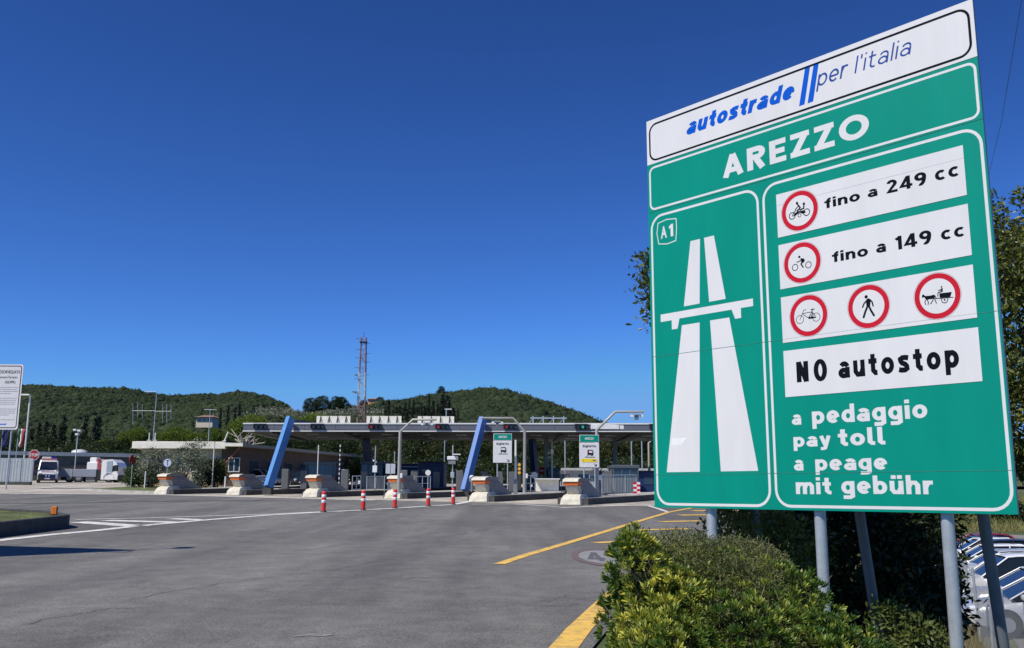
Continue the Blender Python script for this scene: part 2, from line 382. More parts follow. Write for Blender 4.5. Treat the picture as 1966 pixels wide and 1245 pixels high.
# ------------------------------------------------------------------ the motorway entrance sign
def big_sign():
    s = Vector((.6575, -.7534, 0)).normalized(); n = Vector((s.y, -s.x, 0)); z = Vector((0, 0, 1))
    O = P(1954.2, 988.5, 6.8) - s*3.35
    base = O + s*1.7 - n*.1; base.z = Z(base.x, base.y)
    t = thing('motorway_sign', base, 'tall green and white motorway entrance board reading AREZZO on grey posts', 'road sign')
    fr = (O, s, z, n); EDGE = M('aluminium_edge', (.42, .45, .47), .45, metal=.5)
    def panel(a0, a1, b0, b1, front):
        mb = MB(); c = O + s*((a0+a1)/2) + z*((b0+b1)/2)
        ang = math.atan2(s.y, s.x)
        mb.box(c - n*.0155, (a1-a0, .025, b1-b0), EDGE, rz=ang)
        mb.prism([(a0, b0), (a1, b0), (a1, b1), (a0, b1)], O - n*.003, s, z, n, .003, front, tb=EDGE); return mb
    # top white panel
    mb = panel(0, 3.35, 3.493, 3.975, REFL_W)
    border(mb, .03, 3.32, 3.518, 3.93, .1, .020, fr, .0008, TXTK)
    lettering(mb, 'autostrade', .52, 1.752, 3.672, 3.838, fr, .0008, BLUEF, .33, 1.36, .13, .24)
    for x in (1.79, 1.876): poly(mb, [(x, 3.577), (x+.056, 3.578), (x+.056+.078, 3.93), (x+.083, 3.93)], fr, .0008, BLUEF)
    lettering(mb, 'per', 1.965, 2.285, 3.655, 3.81, fr, .0008, BLUEF2, .15, 1.4, .16, .24)
    lettering(mb, "l'italia", 2.335, 2.845, 3.700, 3.852, fr, .0008, BLUEF2, .13, 1.4, .22, .22)
    mb.build('top_panel', t, base)
    mb = panel(0, 3.35, 2.98, 3.488, GREEN)
    border(mb, .022, 3.335, 2.995, 3.462, .07, .021, fr, .0008, REFL_W)
    lettering(mb, 'AREZZO', .94, 2.437, 3.100, 3.336, fr, .0008, REFL_W, .285, 1.25, .20)
    mb.build('town_panel', t, base)
    # main panel of stacked extrusions: three seams
    mb = panel(0, 3.35, 0, 2.975, GREEN)
    border(mb, .028, 1.325, .02, 2.935, .15, .024, fr, .0008, REFL_W)
    border(mb, 1.365, 3.335, .02, 2.935, .15, .024, fr, .0008, REFL_W)
    oc = [(.124, 2.623), (.238, 2.600), (.353, 2.614), (.366, 2.735), (.364, 2.847), (.24, 2.866), (.121, 2.848), (.103, 2.739)]
    cx, cy = .238, 2.735
    inn = [(cx+(x-cx)*.925, cy+(y-cy)*.925) for x, y in oc]
    mb.add([O+s*a+z*b+n*.0008 for a, b in oc+inn], [(i, (i+1) % 8, 8+(i+1) % 8, 8+i) for i in range(8)], REFL_W)
    put_text(mb, 'A', .158, .236, 2.672, 2.799, fr, .0008, REFL_W, .03)
    poly(mb, [(.285, 2.672), (.318, 2.672), (.318, 2.80), (.292, 2.80), (.262, 2.775), (.270, 2.755), (.285, 2.765)], fr, .0008, REFL_W)
    for q in ([(.529, 2.575), (.645, 2.575), (.617, 1.937), (.426, 1.937)], [(.694, 2.575), (.811, 2.575), (.921, 1.937), (.730, 1.937)],
              [(.395, 1.753), (.610, 1.753), (.559, .336), (.161, .336)], [(.733, 1.755), (.953, 1.755), (1.202, .336), (.799, .336)],
              [(.131, 1.895), (1.220, 1.895), (1.220, 1.825), (1.085, 1.825), (1.085, 1.733), (1.018, 1.733), (.983, 1.825), (.367, 1.825), (.341, 1.727), (.27, 1.727), (.27, 1.820), (.131, 1.820)]):
        poly(mb, q, fr, .0008, REFL_W)
    for tx, a0, a1, b0, b1 in (('a', 1.563, 1.655, .722, .812), ('pedaggio', 1.76, 2.755, .678, .872),
                               ('pay', 1.57, 1.925, .500, .622), ('toll', 1.99, 2.40, .528, .670),
                               ('a', 1.563, 1.655, .332, .424), ('peage', 1.768, 2.402, .293, .425),
                               ('mit', 1.572, 1.905, .135, .275), ('gebühr', 1.995, 2.757, .098, .285)):
        lettering(mb, tx, a0, a1, b0, b1, fr, .0008, REFL_W, .285, 1.42, .15)
    poly(mb, [(.235, .66), (.42, .66), (.375, .62), (.35, .59), (.222, .59)], fr, .0012, M('whiter_film', (.80, .80, .80), .45, spec=.2))  # small whiter patch on the left lane stripe
    SEAM = M('panel_seam', (.03, .21, .165), .6)
    for b in (1.479, .312):
        mb.prism([(0, b-.0022), (3.35, b-.0022), (3.35, b+.0022), (0, b+.0022)], O+n*.0010, s, z, n, .0006, SEAM)
    main = mb.build('main_panel', t, base)
    SEAM2 = M('film_seam', (.42, .43, .46), .5)
    def plate(b0, b1):
        q = MB(); q.prism([(1.513, b0), (3.186, b0), (3.186, b1), (1.513, b1)], O+n*.0018, s, z, n, .0012, REFL_W); return q
    H = .0034
    def roundel(q, x, y):
        annul(q, x, y, .1845, .187, fr, H, M('film_edge_line', (.22, .2, .22), .5)); annul(q, x, y, .139, .180, fr, H, RED)
        disc(q, x, y, .1385, fr, H+.0004, REFL_W)
    h = H+.0006; K = TXTK
    q = plate(2.408, 2.811); q.prism([(1.513, 2.706), (3.186, 2.706), (3.186, 2.709), (1.513, 2.709)], O+n*.0028, s, z, n, .0005, SEAM2)
    roundel(q, 1.743, 2.61)
    annul(q, 1.668, 2.578, .026, .034, fr, h, K); annul(q, 1.812, 2.580, .026, .034, fr, h, K); annul(q, 1.741, 2.567, .012, .018, fr, h, K)
    poly(q, [(1.672, 2.570), (1.70, 2.600), (1.728, 2.607), (1.795, 2.603), (1.805, 2.578), (1.77, 2.575), (1.745, 2.592), (1.705, 2.574)], fr, h+.0004, K)
    stroke(q, [(1.668, 2.578), (1.700, 2.618), (1.712, 2.622)], .007, fr, h+.0008, K)
    disc(q, 1.722, 2.684, .0125, fr, h, K, 16); stroke(q, [(1.727, 2.672), (1.752, 2.636), (1.722, 2.612)], .013, fr, h+.0012, K); stroke(q, [(1.735, 2.655), (1.703, 2.630)], .008, fr, h+.0012, K)
    disc(q, 1.790, 2.662, .0125, fr, h, K, 16); stroke(q, [(1.790, 2.650), (1.786, 2.622), (1.750, 2.615)], .012, fr, h+.0012, K)
    for tx, a0, a1, b0, b1 in (('fino', 1.987, 2.317, 2.570, 2.660), ('a', 2.385, 2.472, 2.573, 2.641), ('249', 2.545, 2.885, 2.569, 2.680), ('cc', 2.954, 3.138, 2.575, 2.658)):
        lettering(q, tx, a0, a1, b0, b1, fr, H, K, .27, 1.36, .15)
    q.build('motorcycle_limit_plate', main, (0, 0, 0))
    q = plate(1.932, 2.338); roundel(q, 1.742, 2.137)
    annul(q, 1.671, 2.105, .024, .031, fr, h, K); annul(q, 1.803, 2.105, .024, .031, fr, h, K)
    disc(q, 1.718, 2.192, .0115, fr, h, K, 16)
    poly(q, [(1.728, 2.180), (1.765, 2.168), (1.772, 2.148), (1.752, 2.130), (1.728, 2.148), (1.735, 2.160)], fr, h, K)
    stroke(q, [(1.740, 2.170), (1.712, 2.150), (1.690, 2.150)], .008, fr, h+.0004, K); stroke(q, [(1.755, 2.145), (1.731, 2.127), (1.750, 2.094)], .012, fr, h+.0006, K)
    for tx, a0, a1, b0, b1 in (('fino', 2.03, 2.357, 2.083, 2.175), ('a', 2.427, 2.513, 2.088, 2.163), ('149', 2.590, 2.890, 2.083, 2.197), ('cc', 2.965, 3.142, 2.090, 2.168)):
        lettering(q, tx, a0, a1, b0, b1, fr, H, K, .27, 1.36, .15)
    q.build('moped_limit_plate', main, (0, 0, 0))
    q = plate(1.448, 1.858); q.prism([(1.513, 1.479), (3.186, 1.479), (3.186, 1.483), (1.513, 1.483)], O+n*.0028, s, z, n, .0005, SEAM2)
    for x in (1.777, 2.330, 2.899): roundel(q, x, 1.658)
    # bicycle
    for x in (1.694, 1.852): annul(q, x, 1.634, .0335, .0385, fr, h, K)
    for i, ln in enumerate(([(1.694, 1.634), (1.727, 1.695), (1.735, 1.712), (1.757, 1.712)], [(1.725, 1.683), (1.815, 1.686)], [(1.727, 1.676), (1.780, 1.636), (1.848, 1.634)],
               [(1.780, 1.640), (1.815, 1.686), (1.820, 1.704)], [(1.815, 1.690), (1.850, 1.634)], [(1.805, 1.640), (1.822, 1.680)])): stroke(q, ln, .0052, fr, h+.0005*i, K)
    stroke(q, [(1.806, 1.706), (1.836, 1.707)], .009, fr, h, K); poly(q, [(1.772, 1.640), (1.782, 1.630), (1.845, 1.630), (1.828, 1.643), (1.79, 1.644)], fr, h+.003, K)
    # pedestrian
    disc(q, 2.316, 1.741, .0145, fr, h, K, 20)
    poly(q, [(2.318, 1.722), (2.335, 1.726), (2.350, 1.718), (2.352, 1.690), (2.345, 1.655), (2.315, 1.655), (2.312, 1.690)], fr, h, K)
    stroke(q, [(2.323, 1.712), (2.295, 1.688), (2.280, 1.658)], .012, fr, h+.0004, K); stroke(q, [(2.345, 1.715), (2.366, 1.690), (2.372, 1.657)], .012, fr, h+.0008, K)
    stroke(q, [(2.323, 1.660), (2.300, 1.615), (2.284, 1.574)], .017, fr, h+.0012, K); stroke(q, [(2.336, 1.660), (2.352, 1.620), (2.374, 1.578)], .017, fr, h+.0016, K)
    # horse and cart
    poly(q, [(2.779, 1.668), (2.783, 1.684), (2.792, 1.688), (2.806, 1.672), (2.845, 1.669), (2.876, 1.672), (2.886, 1.655), (2.872, 1.640), (2.845, 1.640), (2.815, 1.640), (2.802, 1.655), (2.796, 1.664), (2.784, 1.660)], fr, h, K)
    for i, ln in enumerate(([(2.812, 1.645), (2.800, 1.625), (2.806, 1.603)], [(2.818, 1.642), (2.828, 1.620), (2.824, 1.600)], [(2.872, 1.645), (2.858, 1.620), (2.844, 1.603)], [(2.876, 1.648), (2.884, 1.622), (2.890, 1.602)], [(2.882, 1.664), (2.892, 1.640)])): stroke(q, ln, .0065, fr, h+.0004*i, K)
    poly(q, [(2.918, 1.676), (3.014, 1.672), (3.000, 1.634), (2.918, 1.640)], fr, h, K); stroke(q, [(2.885, 1.640), (2.915, 1.636), (3.020, 1.629)], .006, fr, h+.0005, K)
    annul(q, 2.955, 1.619, .021, .0265, fr, h+.001, K); disc(q, 2.955, 1.619, .007, fr, h+.001, K, 12)
    disc(q, 2.938, 1.724, .0065, fr, h, K, 12); poly(q, [(2.938, 1.716), (2.947, 1.714), (2.945, 1.682), (2.925, 1.690), (2.934, 1.700)], fr, h+.0008, K); stroke(q, [(2.936, 1.705), (2.912, 1.698)], .006, fr, h+.0012, K); stroke(q, [(2.930, 1.686), (2.908, 1.682), (2.905, 1.655)], .006, fr, h+.0016, K)
    q.build('banned_users_plate', main, (0, 0, 0))
    q = plate(.968, 1.375)
    lettering(q, 'N', 1.634, 1.750, 1.083, 1.270, fr, H, K, .32, 1.4); lettering(q, 'Q', 1.800, 1.926, 1.078, 1.270, fr, H, K, .28, 1.4)
    lettering(q, 'autostop', 2.028, 3.028, 1.035, 1.262, fr, H, K, .30, 1.32, .26)
    q.build('no_hitchhiking_plate', main, (0, 0, 0))
    for o in main.children: 
        for v in o.data.vertices: v.co -= base
    # posts and braces
    for a in (.614, 1.737, 2.808):
        p = O + s*a - n*.085; g = Z(p.x, p.y)-.15
        mb = MB(); mb.cyl((p.x, p.y, g), (p.x, p.y, O.z+3.9), .048, GALV, n=18)
        for b in (.25, 1.2, 2.2, 3.2, 3.75): mb.box(p+z*(b)+n*.03, (.16, .05, .05), GALV, rz=math.atan2(s.y, s.x))
        mb.build('post', t, base)
        k0 = O + s*(a+.06) - n*.13 + z*2.55; k1 = O + s*(a+.06) - n*1.05; k1.z = Z(k1.x, k1.y)-.15
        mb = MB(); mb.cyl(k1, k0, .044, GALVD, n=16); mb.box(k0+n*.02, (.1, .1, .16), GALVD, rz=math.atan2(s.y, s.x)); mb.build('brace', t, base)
    mb = MB()
    for b in (.25, 1.2, 2.2, 3.2, 3.75): mb.box(O + s*1.675 - n*.040 + z*(b), (3.2, .022, .06), GALV, rz=math.atan2(s.y, s.x))
    mb.build('rail', t, base)
    return t
big_sign()
# ------------------------------------------------------------------ ground materials
def asphalt(name, base, dark, speck=.5, crack=.5):
    m, nt, b = _nt(name); N, L = nt.nodes, nt.links
    tc = N.new('ShaderNodeTexCoord')
    def noise(s, d=4, rough=.6, stretch=None, vec=None):
        n = N.new('ShaderNodeTexNoise'); n.inputs['Scale'].default_value = s; n.inputs['Detail'].default_value = d; n.inputs['Roughness'].default_value = rough
        if stretch:
            mp = N.new('ShaderNodeMapping'); mp.inputs['Scale'].default_value = stretch; mp.inputs['Rotation'].default_value = (0, 0, rad(-14)); L.new(tc.outputs['Object'], mp.inputs[0]); L.new(mp.outputs[0], n.inputs['Vector'])
        else: L.new(vec or tc.outputs['Object'], n.inputs['Vector'])
        return n.outputs['Fac']
    def ramp(src, p0, p1, c0, c1):
        r = N.new('ShaderNodeValToRGB'); r.color_ramp.elements[0].position = p0; r.color_ramp.elements[1].position = p1
        r.color_ramp.elements[0].color = rgb(c0); r.color_ramp.elements[1].color = rgb(c1); L.new(src, r.inputs[0]); return r.outputs[0]
    def mul(a, c, f=1):
        x = N.new('ShaderNodeMix'); x.data_type = 'RGBA'; x.blend_type = 'MULTIPLY'; x.inputs[0].default_value = f; L.new(a, x.inputs[6]); L.new(c, x.inputs[7]); return x.outputs[2]
    c = ramp(noise(.16, 5, .55), .3, .7, dark, base)
    c = mul(c, ramp(noise(.55, 4, .6, (1, .10, 1)), .36, .66, (.70, .70, .71), (1.10, 1.10, 1.09)))
    c = mul(c, ramp(noise(1.7, 6, .7), .35, .65, (.80, .80, .80), (1.12, 1.12, 1.12)))
    c = mul(c, ramp(noise(42, 3, .75), .36, .66, (.55, .55, .55), (1.45, 1.45, 1.43)), speck)
    c = mul(c, ramp(noise(130, 2, .7), .35, .62, (.50, .50, .50), (1.6, 1.6, 1.58)), speck*.75)
    vo = N.new('ShaderNodeTexVoronoi'); vo.feature = 'DISTANCE_TO_EDGE'; vo.inputs['Scale'].default_value = .21
    ad = N.new('ShaderNodeVectorMath'); ad.operation = 'ADD'; nn = N.new('ShaderNodeTexNoise'); nn.inputs['Scale'].default_value = .9; nn.inputs['Detail'].default_value = 6
    sc_ = N.new('ShaderNodeVectorMath'); sc_.operation = 'SCALE'; sc_.inputs['Scale'].default_value = 2.2
    L.new(tc.outputs['Object'], nn.inputs['Vector']); L.new(nn.outputs['Color'], sc_.inputs[0]); L.new(tc.outputs['Object'], ad.inputs[0]); L.new(sc_.outputs[0], ad.inputs[1]); L.new(ad.outputs[0], vo.inputs['Vector'])
    ck = ramp(vo.outputs['Distance'], .002, .008, (.30, .30, .30), (1, 1, 1)); 
    mk = ramp(noise(.11, 2), .52, .60, (0, 0, 0), (1, 1, 1))
    x = N.new('ShaderNodeMix'); x.data_type = 'RGBA'; x.inputs[6].default_value = (1, 1, 1, 1); L.new(mk, x.inputs[0]); L.new(ck, x.inputs[7]); c = mul(c, x.outputs[2], crack)
    L.new(c, b.inputs['Base Color']); b.inputs['Roughness'].default_value = .88; b.inputs['Specular IOR Level'].default_value = .3
    bp = N.new('ShaderNodeBump'); bp.inputs['Strength'].default_value = .55; bp.inputs['Distance'].default_value = .006; L.new(noise(110, 3, .75), bp.inputs['Height']); L.new(bp.outputs[0], b.inputs['Normal'])
    MATS[name] = m; return m
ASPH = asphalt('asphalt', (.192, .187, .178), (.142, .138, .131), 1.0)
APRON = asphalt('pale_concrete_paving', (.52, .48, .41), (.38, .35, .30), .4, .4)
YARD = asphalt('yard_asphalt', (.24, .23, .215), (.17, .165, .155), .3, .3)
CONC = M('concrete', (.40, .39, .36), .85, vary=.22, scale=2.2, bump=.3, bscale=30)
CONCD = M('shade_toned_kerb_concrete', (.06, .06, .058), .9, vary=.3, scale=3, bump=.3, bscale=25)  # base colour darkened to carry the shade of the unlit kerb sides
def paint(name, col, wear):
    m, nt, b = _nt(name); N, L = nt.nodes, nt.links; tc = N.new('ShaderNodeTexCoord')
    n = N.new('ShaderNodeTexNoise'); n.inputs['Scale'].default_value = 3.5; n.inputs['Detail'].default_value = 8; n.inputs['Roughness'].default_value = .72; L.new(tc.outputs['Object'], n.inputs['Vector'])
    r = N.new('ShaderNodeValToRGB'); r.color_ramp.elements[0].position = wear; r.color_ramp.elements[1].position = wear+.12
    r.color_ramp.elements[0].color = rgb([c*.55+.05 for c in col]); r.color_ramp.elements[1].color = rgb(col); L.new(n.outputs['Fac'], r.inputs[0])
    n2 = N.new('ShaderNodeTexNoise'); n2.inputs['Scale'].default_value = 150; n2.inputs['Detail'].default_value = 2; L.new(tc.outputs['Object'], n2.inputs['Vector'])
    r2 = N.new('ShaderNodeValToRGB'); r2.color_ramp.elements[0].position = .3; r2.color_ramp.elements[1].position = .6; r2.color_ramp.elements[0].color = (.75, .75, .75, 1); r2.color_ramp.elements[1].color = (1.05, 1.05, 1.05, 1); L.new(n2.outputs['Fac'], r2.inputs[0])
    x = N.new('ShaderNodeMix'); x.data_type = 'RGBA'; x.blend_type = 'MULTIPLY'; x.inputs[0].default_value = .8; L.new(r.outputs[0], x.inputs[6]); L.new(r2.outputs[0], x.inputs[7]); L.new(x.outputs[2], b.inputs['Base Color'])
    b.inputs['Roughness'].default_value = .8; MATS[name] = m; return m
YEL = paint('yellow_road_paint', (.80, .50, .10), .40); WHP = paint('white_road_paint', (.74, .73, .70), .40)
REDRP = paint('faded_red_road_paint', (.19, .11, .105), .56); GREYRP = paint('faded_white_road_paint', (.36, .36, .355), .56); DARKRP = paint('dark_road_paint', (.10, .10, .10), .5)
def soil():
    m, nt, b = _nt('soil_and_dry_grass'); N, L = nt.nodes, nt.links; tc = N.new('ShaderNodeTexCoord')
    n = N.new('ShaderNodeTexNoise'); n.inputs['Scale'].default_value = .35; n.inputs['Detail'].default_value = 9; n.inputs['Roughness'].default_value = .7; L.new(tc.outputs['Object'], n.inputs['Vector'])
    r = N.new('ShaderNodeValToRGB'); e = r.color_ramp.elements; e[0].position, e[1].position = .34, .7; e[0].color = (.035, .05, .016, 1); e[1].color = (.17, .15, .075, 1); x = e.new(.52); x.color = (.075, .10, .028, 1)
    L.new(n.outputs['Fac'], r.inputs[0]); L.new(r.outputs[0], b.inputs['Base Color']); b.inputs['Roughness'].default_value = .95
    n2 = N.new('ShaderNodeTexNoise'); n2.inputs['Scale'].default_value = 9; n2.inputs['Detail'].default_value = 8; L.new(tc.outputs['Object'], n2.inputs['Vector'])
    bp = N.new('ShaderNodeBump'); bp.inputs['Strength'].default_value = .8; bp.inputs['Distance'].default_value = .08; L.new(n2.outputs['Fac'], bp.inputs['Height']); L.new(bp.outputs[0], b.inputs['Normal'])
    MATS['soil'] = m; return m
SOIL = soil()
# ------------------------------------------------------------------ ground sheets
ys = [y for y in np.arange(-20, 140.1, 2)] + list(np.arange(144, 461, 12))
sR = [.9, 1.3, 1.8, 2.4, 3, 3.6, 4.2, 4.8, 5.4, 6.1, 8, 11, 15, 20, 27, 36, 48, 65, 90, 140, 220, 340, 600]
sL = [-700, -400, -250, -160, -110, -80, -60, -45, -33, -24, -17, -12, -8, -5, -3, -1.4, 0]
rows = []
for y in ys:
    e = xedge(y); rows.append([(e+s, y, Z(e+s, y)-.035) for s in sL] + [(e+.12, y, Z(e+.12, y)+.004)] + [(e+s, y, Z(e+s, y)+.01*math.sin(7*y+5*s)) for s in sR])
sheet('ground', rows, SOIL)
sheet('road', [[(xedge(y)+s, y, prof(y)) for s in (-130, -70, -50, -33, -24, -17, -12, -8, -5, -3, -1.4, 0)] for y in np.arange(-20, 122, 2.0)], ASPH)
BND = [(-90, 72), (-26, 69.2), (-19, 65.2), (-13.6, 62.4), (-8, 59.6), (-2.3, 57), (3.4, 53.4), (10.5, 51.5), (21, 52)]
def bnd(x): return float(np.interp(x, [b[0] for b in BND], [b[1] for b in BND]))
sheet('toll_forecourt', [[(x, bnd(x)+(118-bnd(x))*t, prof(bnd(x)+(118-bnd(x))*t)+.009) for t in np.linspace(0, 1, 55)] for x in np.linspace(-90, 18.6, 60)], APRON)
def Zr(x, y): return prof(y) + .005 + .00025*max(0, y-6) + (.009 if y > bnd(x)-.3 and -90 < x < 18.6 else 0)
def strip(name, pts, wd, mat, label=None, h=0):
    P_ = []
    for k in range(len(pts)-1):
        (x0, y0), (x1, y1) = pts[k][:2], pts[k+1][:2]; n = max(1, int(math.hypot(x1-x0, y1-y0)/.5))
        for i in range(n): t = i/n; P_.append((x0+(x1-x0)*t, y0+(y1-y0)*t))
    P_.append(tuple(pts[-1][:2])); V, Fs = ribbon(P_, wd)
    return tag(MB().add([(x, y, Zr(x, y)+h) for x, y in V], Fs, mat).build(name), label, kind='structure')
def gx(*uv): return [G(u, v)[:2] for u, v in uv]
# yellow edge line near the camera, curving behind the bush
strip('yellow_edge_line', [(-1.0, 3.5), (-.55, 5.5), (-.1, 7.6)] + gx((1082, 1245), (1112, 1208), (1150, 1170)) + [(1.75, 15.6), (2.7, 18.4), (4.1, 22), (5.6, 25.5), (7.3, 29.5)], .30, YEL)
strip('yellow_lane_line', gx((958, 1084), (1012, 1066), (1100, 1040), (1205, 1008), (1285, 984), (1340, 974), (1420, 966)), .24, YEL)
for k, (a, b) in enumerate((((1142, 1043), (1200, 1040)), ((1218, 1018.5), (1325, 1016)), ((1268, 1002.5), (1345, 1001)), ((1303, 990), (1390, 989)), ((1330, 981.5), (1420, 981)))):
    strip('yellow_hatch_line', gx(a, b), .42 if k == 0 else .36+.12*k, YEL)
# painted speed limit disc on the exit lane
c0 = G(1150, 1070); d0 = (c0.x+.1, c0.y)
def flat(name, fn, mat, h):
    mb = MB(); fn(mb); return mb
fr0 = (Vector((d0[0], d0[1], Zr(*d0)-.002)), Vector((1, 0, 0)), Vector((0, 1, prof(d0[1]+1)-prof(d0[1]))), Vector((0, 0, 1)))
mb = MB()
def oval(mb, r0, r1, h, mat, n=40, sx=.72, sy=2.3):
    o, ex, ey, ez = fr0
    vs = [o+ex*(math.cos(2*math.pi*i/n)*r*sx)+ey*(math.sin(2*math.pi*i/n)*r*sy)+ez*h for r in (r0, r1) for i in range(n)]
    if r0 == 0: mb.add(vs[n:], [list(range(n))], mat)
    else: mb.add(vs, [(i, (i+1) % n, n+(i+1) % n, n+i) for i in range(n)], mat)
oval(mb, .78, 1, .004, REDRP); oval(mb, 0, .77, .004, GREYRP)
lettering(mb, '49', -.42, .42, -1.15, 1.15, fr0, .009, DARKRP, .26, 1.4, .2)
tag(mb.build('painted_speed_disc'), kind='structure')
# white gore by the grass island and the line of flexible posts
strip('white_gore_line', gx((-60, 1046), (0, 1038), (90, 1028), (183, 1019.6), (260, 1011), (400, 998.7), (520, 989.5), (621, 984), (697, 980), (760, 976.5), (822, 972.5), (870, 969.5), (905, 963), (925, 958)), .44, WHP)
strip('white_gore_upper_line', gx((146, 998.5), (290, 995), (400, 991.6), (520, 988), (620, 983.2)), .28, WHP)
for a, b, wd in (((150, 1003), (270, 1011.2), .8), ((203, 1000), (336, 1003.6), .7), ((328, 996.6), (386, 999), .6)): strip('white_hatch_line', gx(a, b), wd, WHP)
strip('white_lane_line', [(x, bnd(x)-.45) for x in np.linspace(-60, -8.5, 40)], .36, WHP)
strip('white_lane_line', gx((905, 969), (985, 968.5), (1070, 973.5)), .34, WHP)
strip('white_lane_line', gx((1075, 975.5), (1160, 972.5), (1255, 971)), .45, WHP)
strip('white_lane_line', gx((1245, 972), (1262, 977), (1283, 984)), .22, WHP)
for a, b in (((80, 938), (150, 933)), ((75, 933.5), (105, 931.5)), ((17, 941.5), (40, 943))): strip('white_lane_line', gx(a, b), .5, WHP)
strip('tar_seam', gx((-40, 967), (120, 967), (260, 964), (420, 962), (560, 962.5)), .35, M('tar', (.06, .06, .062), .6))
strip('tar_seam', gx((430, 1000), (560, 997), (800, 985), (1000, 992)), .05, M('tar', (0, 0, 0)))
CRK = M('crack_filler', (.085, .083, .08), .9, vary=.3, scale=2)
rs = np.random.default_rng(77)
for pl in (((250, 1150), (430, 1120), (640, 1095), (820, 1060)), ((560, 1060), (700, 1040), (860, 1030), (960, 1012)), ((40, 1200), (200, 1170), (330, 1165)), ((700, 1010), (850, 1000), (1000, 1004), (1120, 998))):
    q = gx(*pl); out = []
    for i in range(len(q)-1):
        for k in range(10): f = k/10; out.append((q[i][0]+(q[i+1][0]-q[i][0])*f+rs.normal(0, .035), q[i][1]+(q[i+1][1]-q[i][1])*f+rs.normal(0, .06)))
    strip('road_crack', out, .007+.0007*q[0][1], CRK)
PALE = paint('pale_road_stain', (.34, .33, .31), .50)
for (u, v, w_) in ((600, 1222, .2), (480, 1040, .3), (395, 1013, .12), (250, 1030, .08), (800, 1110, .2), (1000, 1085, .25)):
    c = G(u, v); strip('road_stain', [(c.x-w_, c.y-.05), (c.x-w_*.3, c.y+.06), (c.x+w_*.5, c.y), (c.x+w_, c.y+.1)], .05+.08*w_, PALE)
# loose verge between road edge and bush
VERGE = asphalt('gravelly_verge', (.26, .24, .20), (.15, .14, .115), .9, .2)
# ------------------------------------------------------------------ left grass island with high kerb
ISL = [(-14.5, 6), (-14.5, 31.3), (-14.7, 31.9), (-15.2, 32.6), (-16.6, 34.4), (-20, 36.5), (-30, 39), (-46, 41), (-46, 6)]
def island(name, pl, hk, kw, top, side, label, cat, parent=None):
    n = len(pl); cx = sum(p[0] for p in pl)/n; cy = sum(p[1] for p in pl)/n
    dense = []
    for k in range(n):
        a, b = pl[k], pl[(k+1) % n]; m = max(1, int(math.hypot(b[0]-a[0], b[1]-a[1])/1.5))
        dense += [(a[0]+(b[0]-a[0])*i/m, a[1]+(b[1]-a[1])*i/m) for i in range(m)]
    N_ = len(dense)
    def ins(p, d):
        v = Vector((cx-p[0], cy-p[1])); 
        return (p[0]+math.copysign(min(d, abs(v.x)), v.x), p[1]+math.copysign(min(d, abs(v.y)), v.y))
    inn = [ins(p, kw) for p in dense]
    mb = MB()
    lo = [(x, y, prof(y)-.1) for x, y in dense]; md = [(x, y, prof(y)+hk-.025) for x, y in dense]; hi = [(x+(a-x)*.12, y+(b-y)*.12, prof(y)+hk) for (x, y), (a, b) in zip(dense, inn)]; ii = [(x, y, prof(y)+hk) for x, y in inn]; i2 = [(x, y, prof(y)+hk-.12) for x, y in inn]
    vs = lo+md+hi+ii+i2
    for k in range(4): pass
    mb.add(vs, [(k*N_+i, k*N_+(i+1) % N_, (k+1)*N_+(i+1) % N_, (k+1)*N_+i) for k in range(4) for i in range(N_)], side)
    return mb, inn
t = thing('grass_island', (-20, 25, prof(25)), 'grassy traffic island with high dark concrete kerb beside the road', 'traffic island')
mb, inn = island('k', ISL, .43, .18, None, CONCD, '', ''); mb.build('kerb', t, t.location)
x0, x1 = -45.8, -14.68
LAWN = M('lawn', (.13, .145, .05), .95, vary=.4, scale=1.2, bump=.6, bscale=14, col2=(.06, .09, .02))
rows = []
for y in list(np.arange(6.2, 31.5, 2)) + [31.3, 32, 32.6, 34, 35.3, 36.3, 38, 39.5, 40.8]:
    xr = float(np.interp(y, [6, 31.3, 32, 34.3, 36.4, 39, 41], [-14.68, -14.68, -14.95, -16.75, -20.2, -30.2, -45.7]))
    rows.append([(xr+(x0-xr)*k/16 , y, prof(y)+.38+.05*math.sin(k*1.9+y)+(.02*math.sin(y*3))) if 0 < k else (xr, y, prof(y)+.36) for k in range(17)])
n = 17; lm = MB().add([p for r in rows for p in r], [(i*n+j, i*n+j+1, (i+1)*n+j+1, (i+1)*n+j) for i in range(len(rows)-1) for j in range(n-1)], LAWN, True)
lm.build('turf', t, t.location)
# orange marker block on the kerb corner
m_ = G(112, 1013); mx = Vector((-15.1, 31.6, prof(31.6)+.41))
t = thing('kerb_marker', mx, 'small orange reflector block standing on the kerb of the grass island', 'marker')
mb = MB(); mb.box((0, 0, .15), (.17, .09, .26), M('orange_plastic', (.85, .22, .02), .4), rz=.25, bev=.015); mb.build('body', t)
mb = MB(); mb.box((0, 0, .01), (.2, .13, .035), BLACK, rz=.25); mb.box((.095, .025, .15), (.012, .085, .24), BLACK, rz=.25); mb.build('base', t)
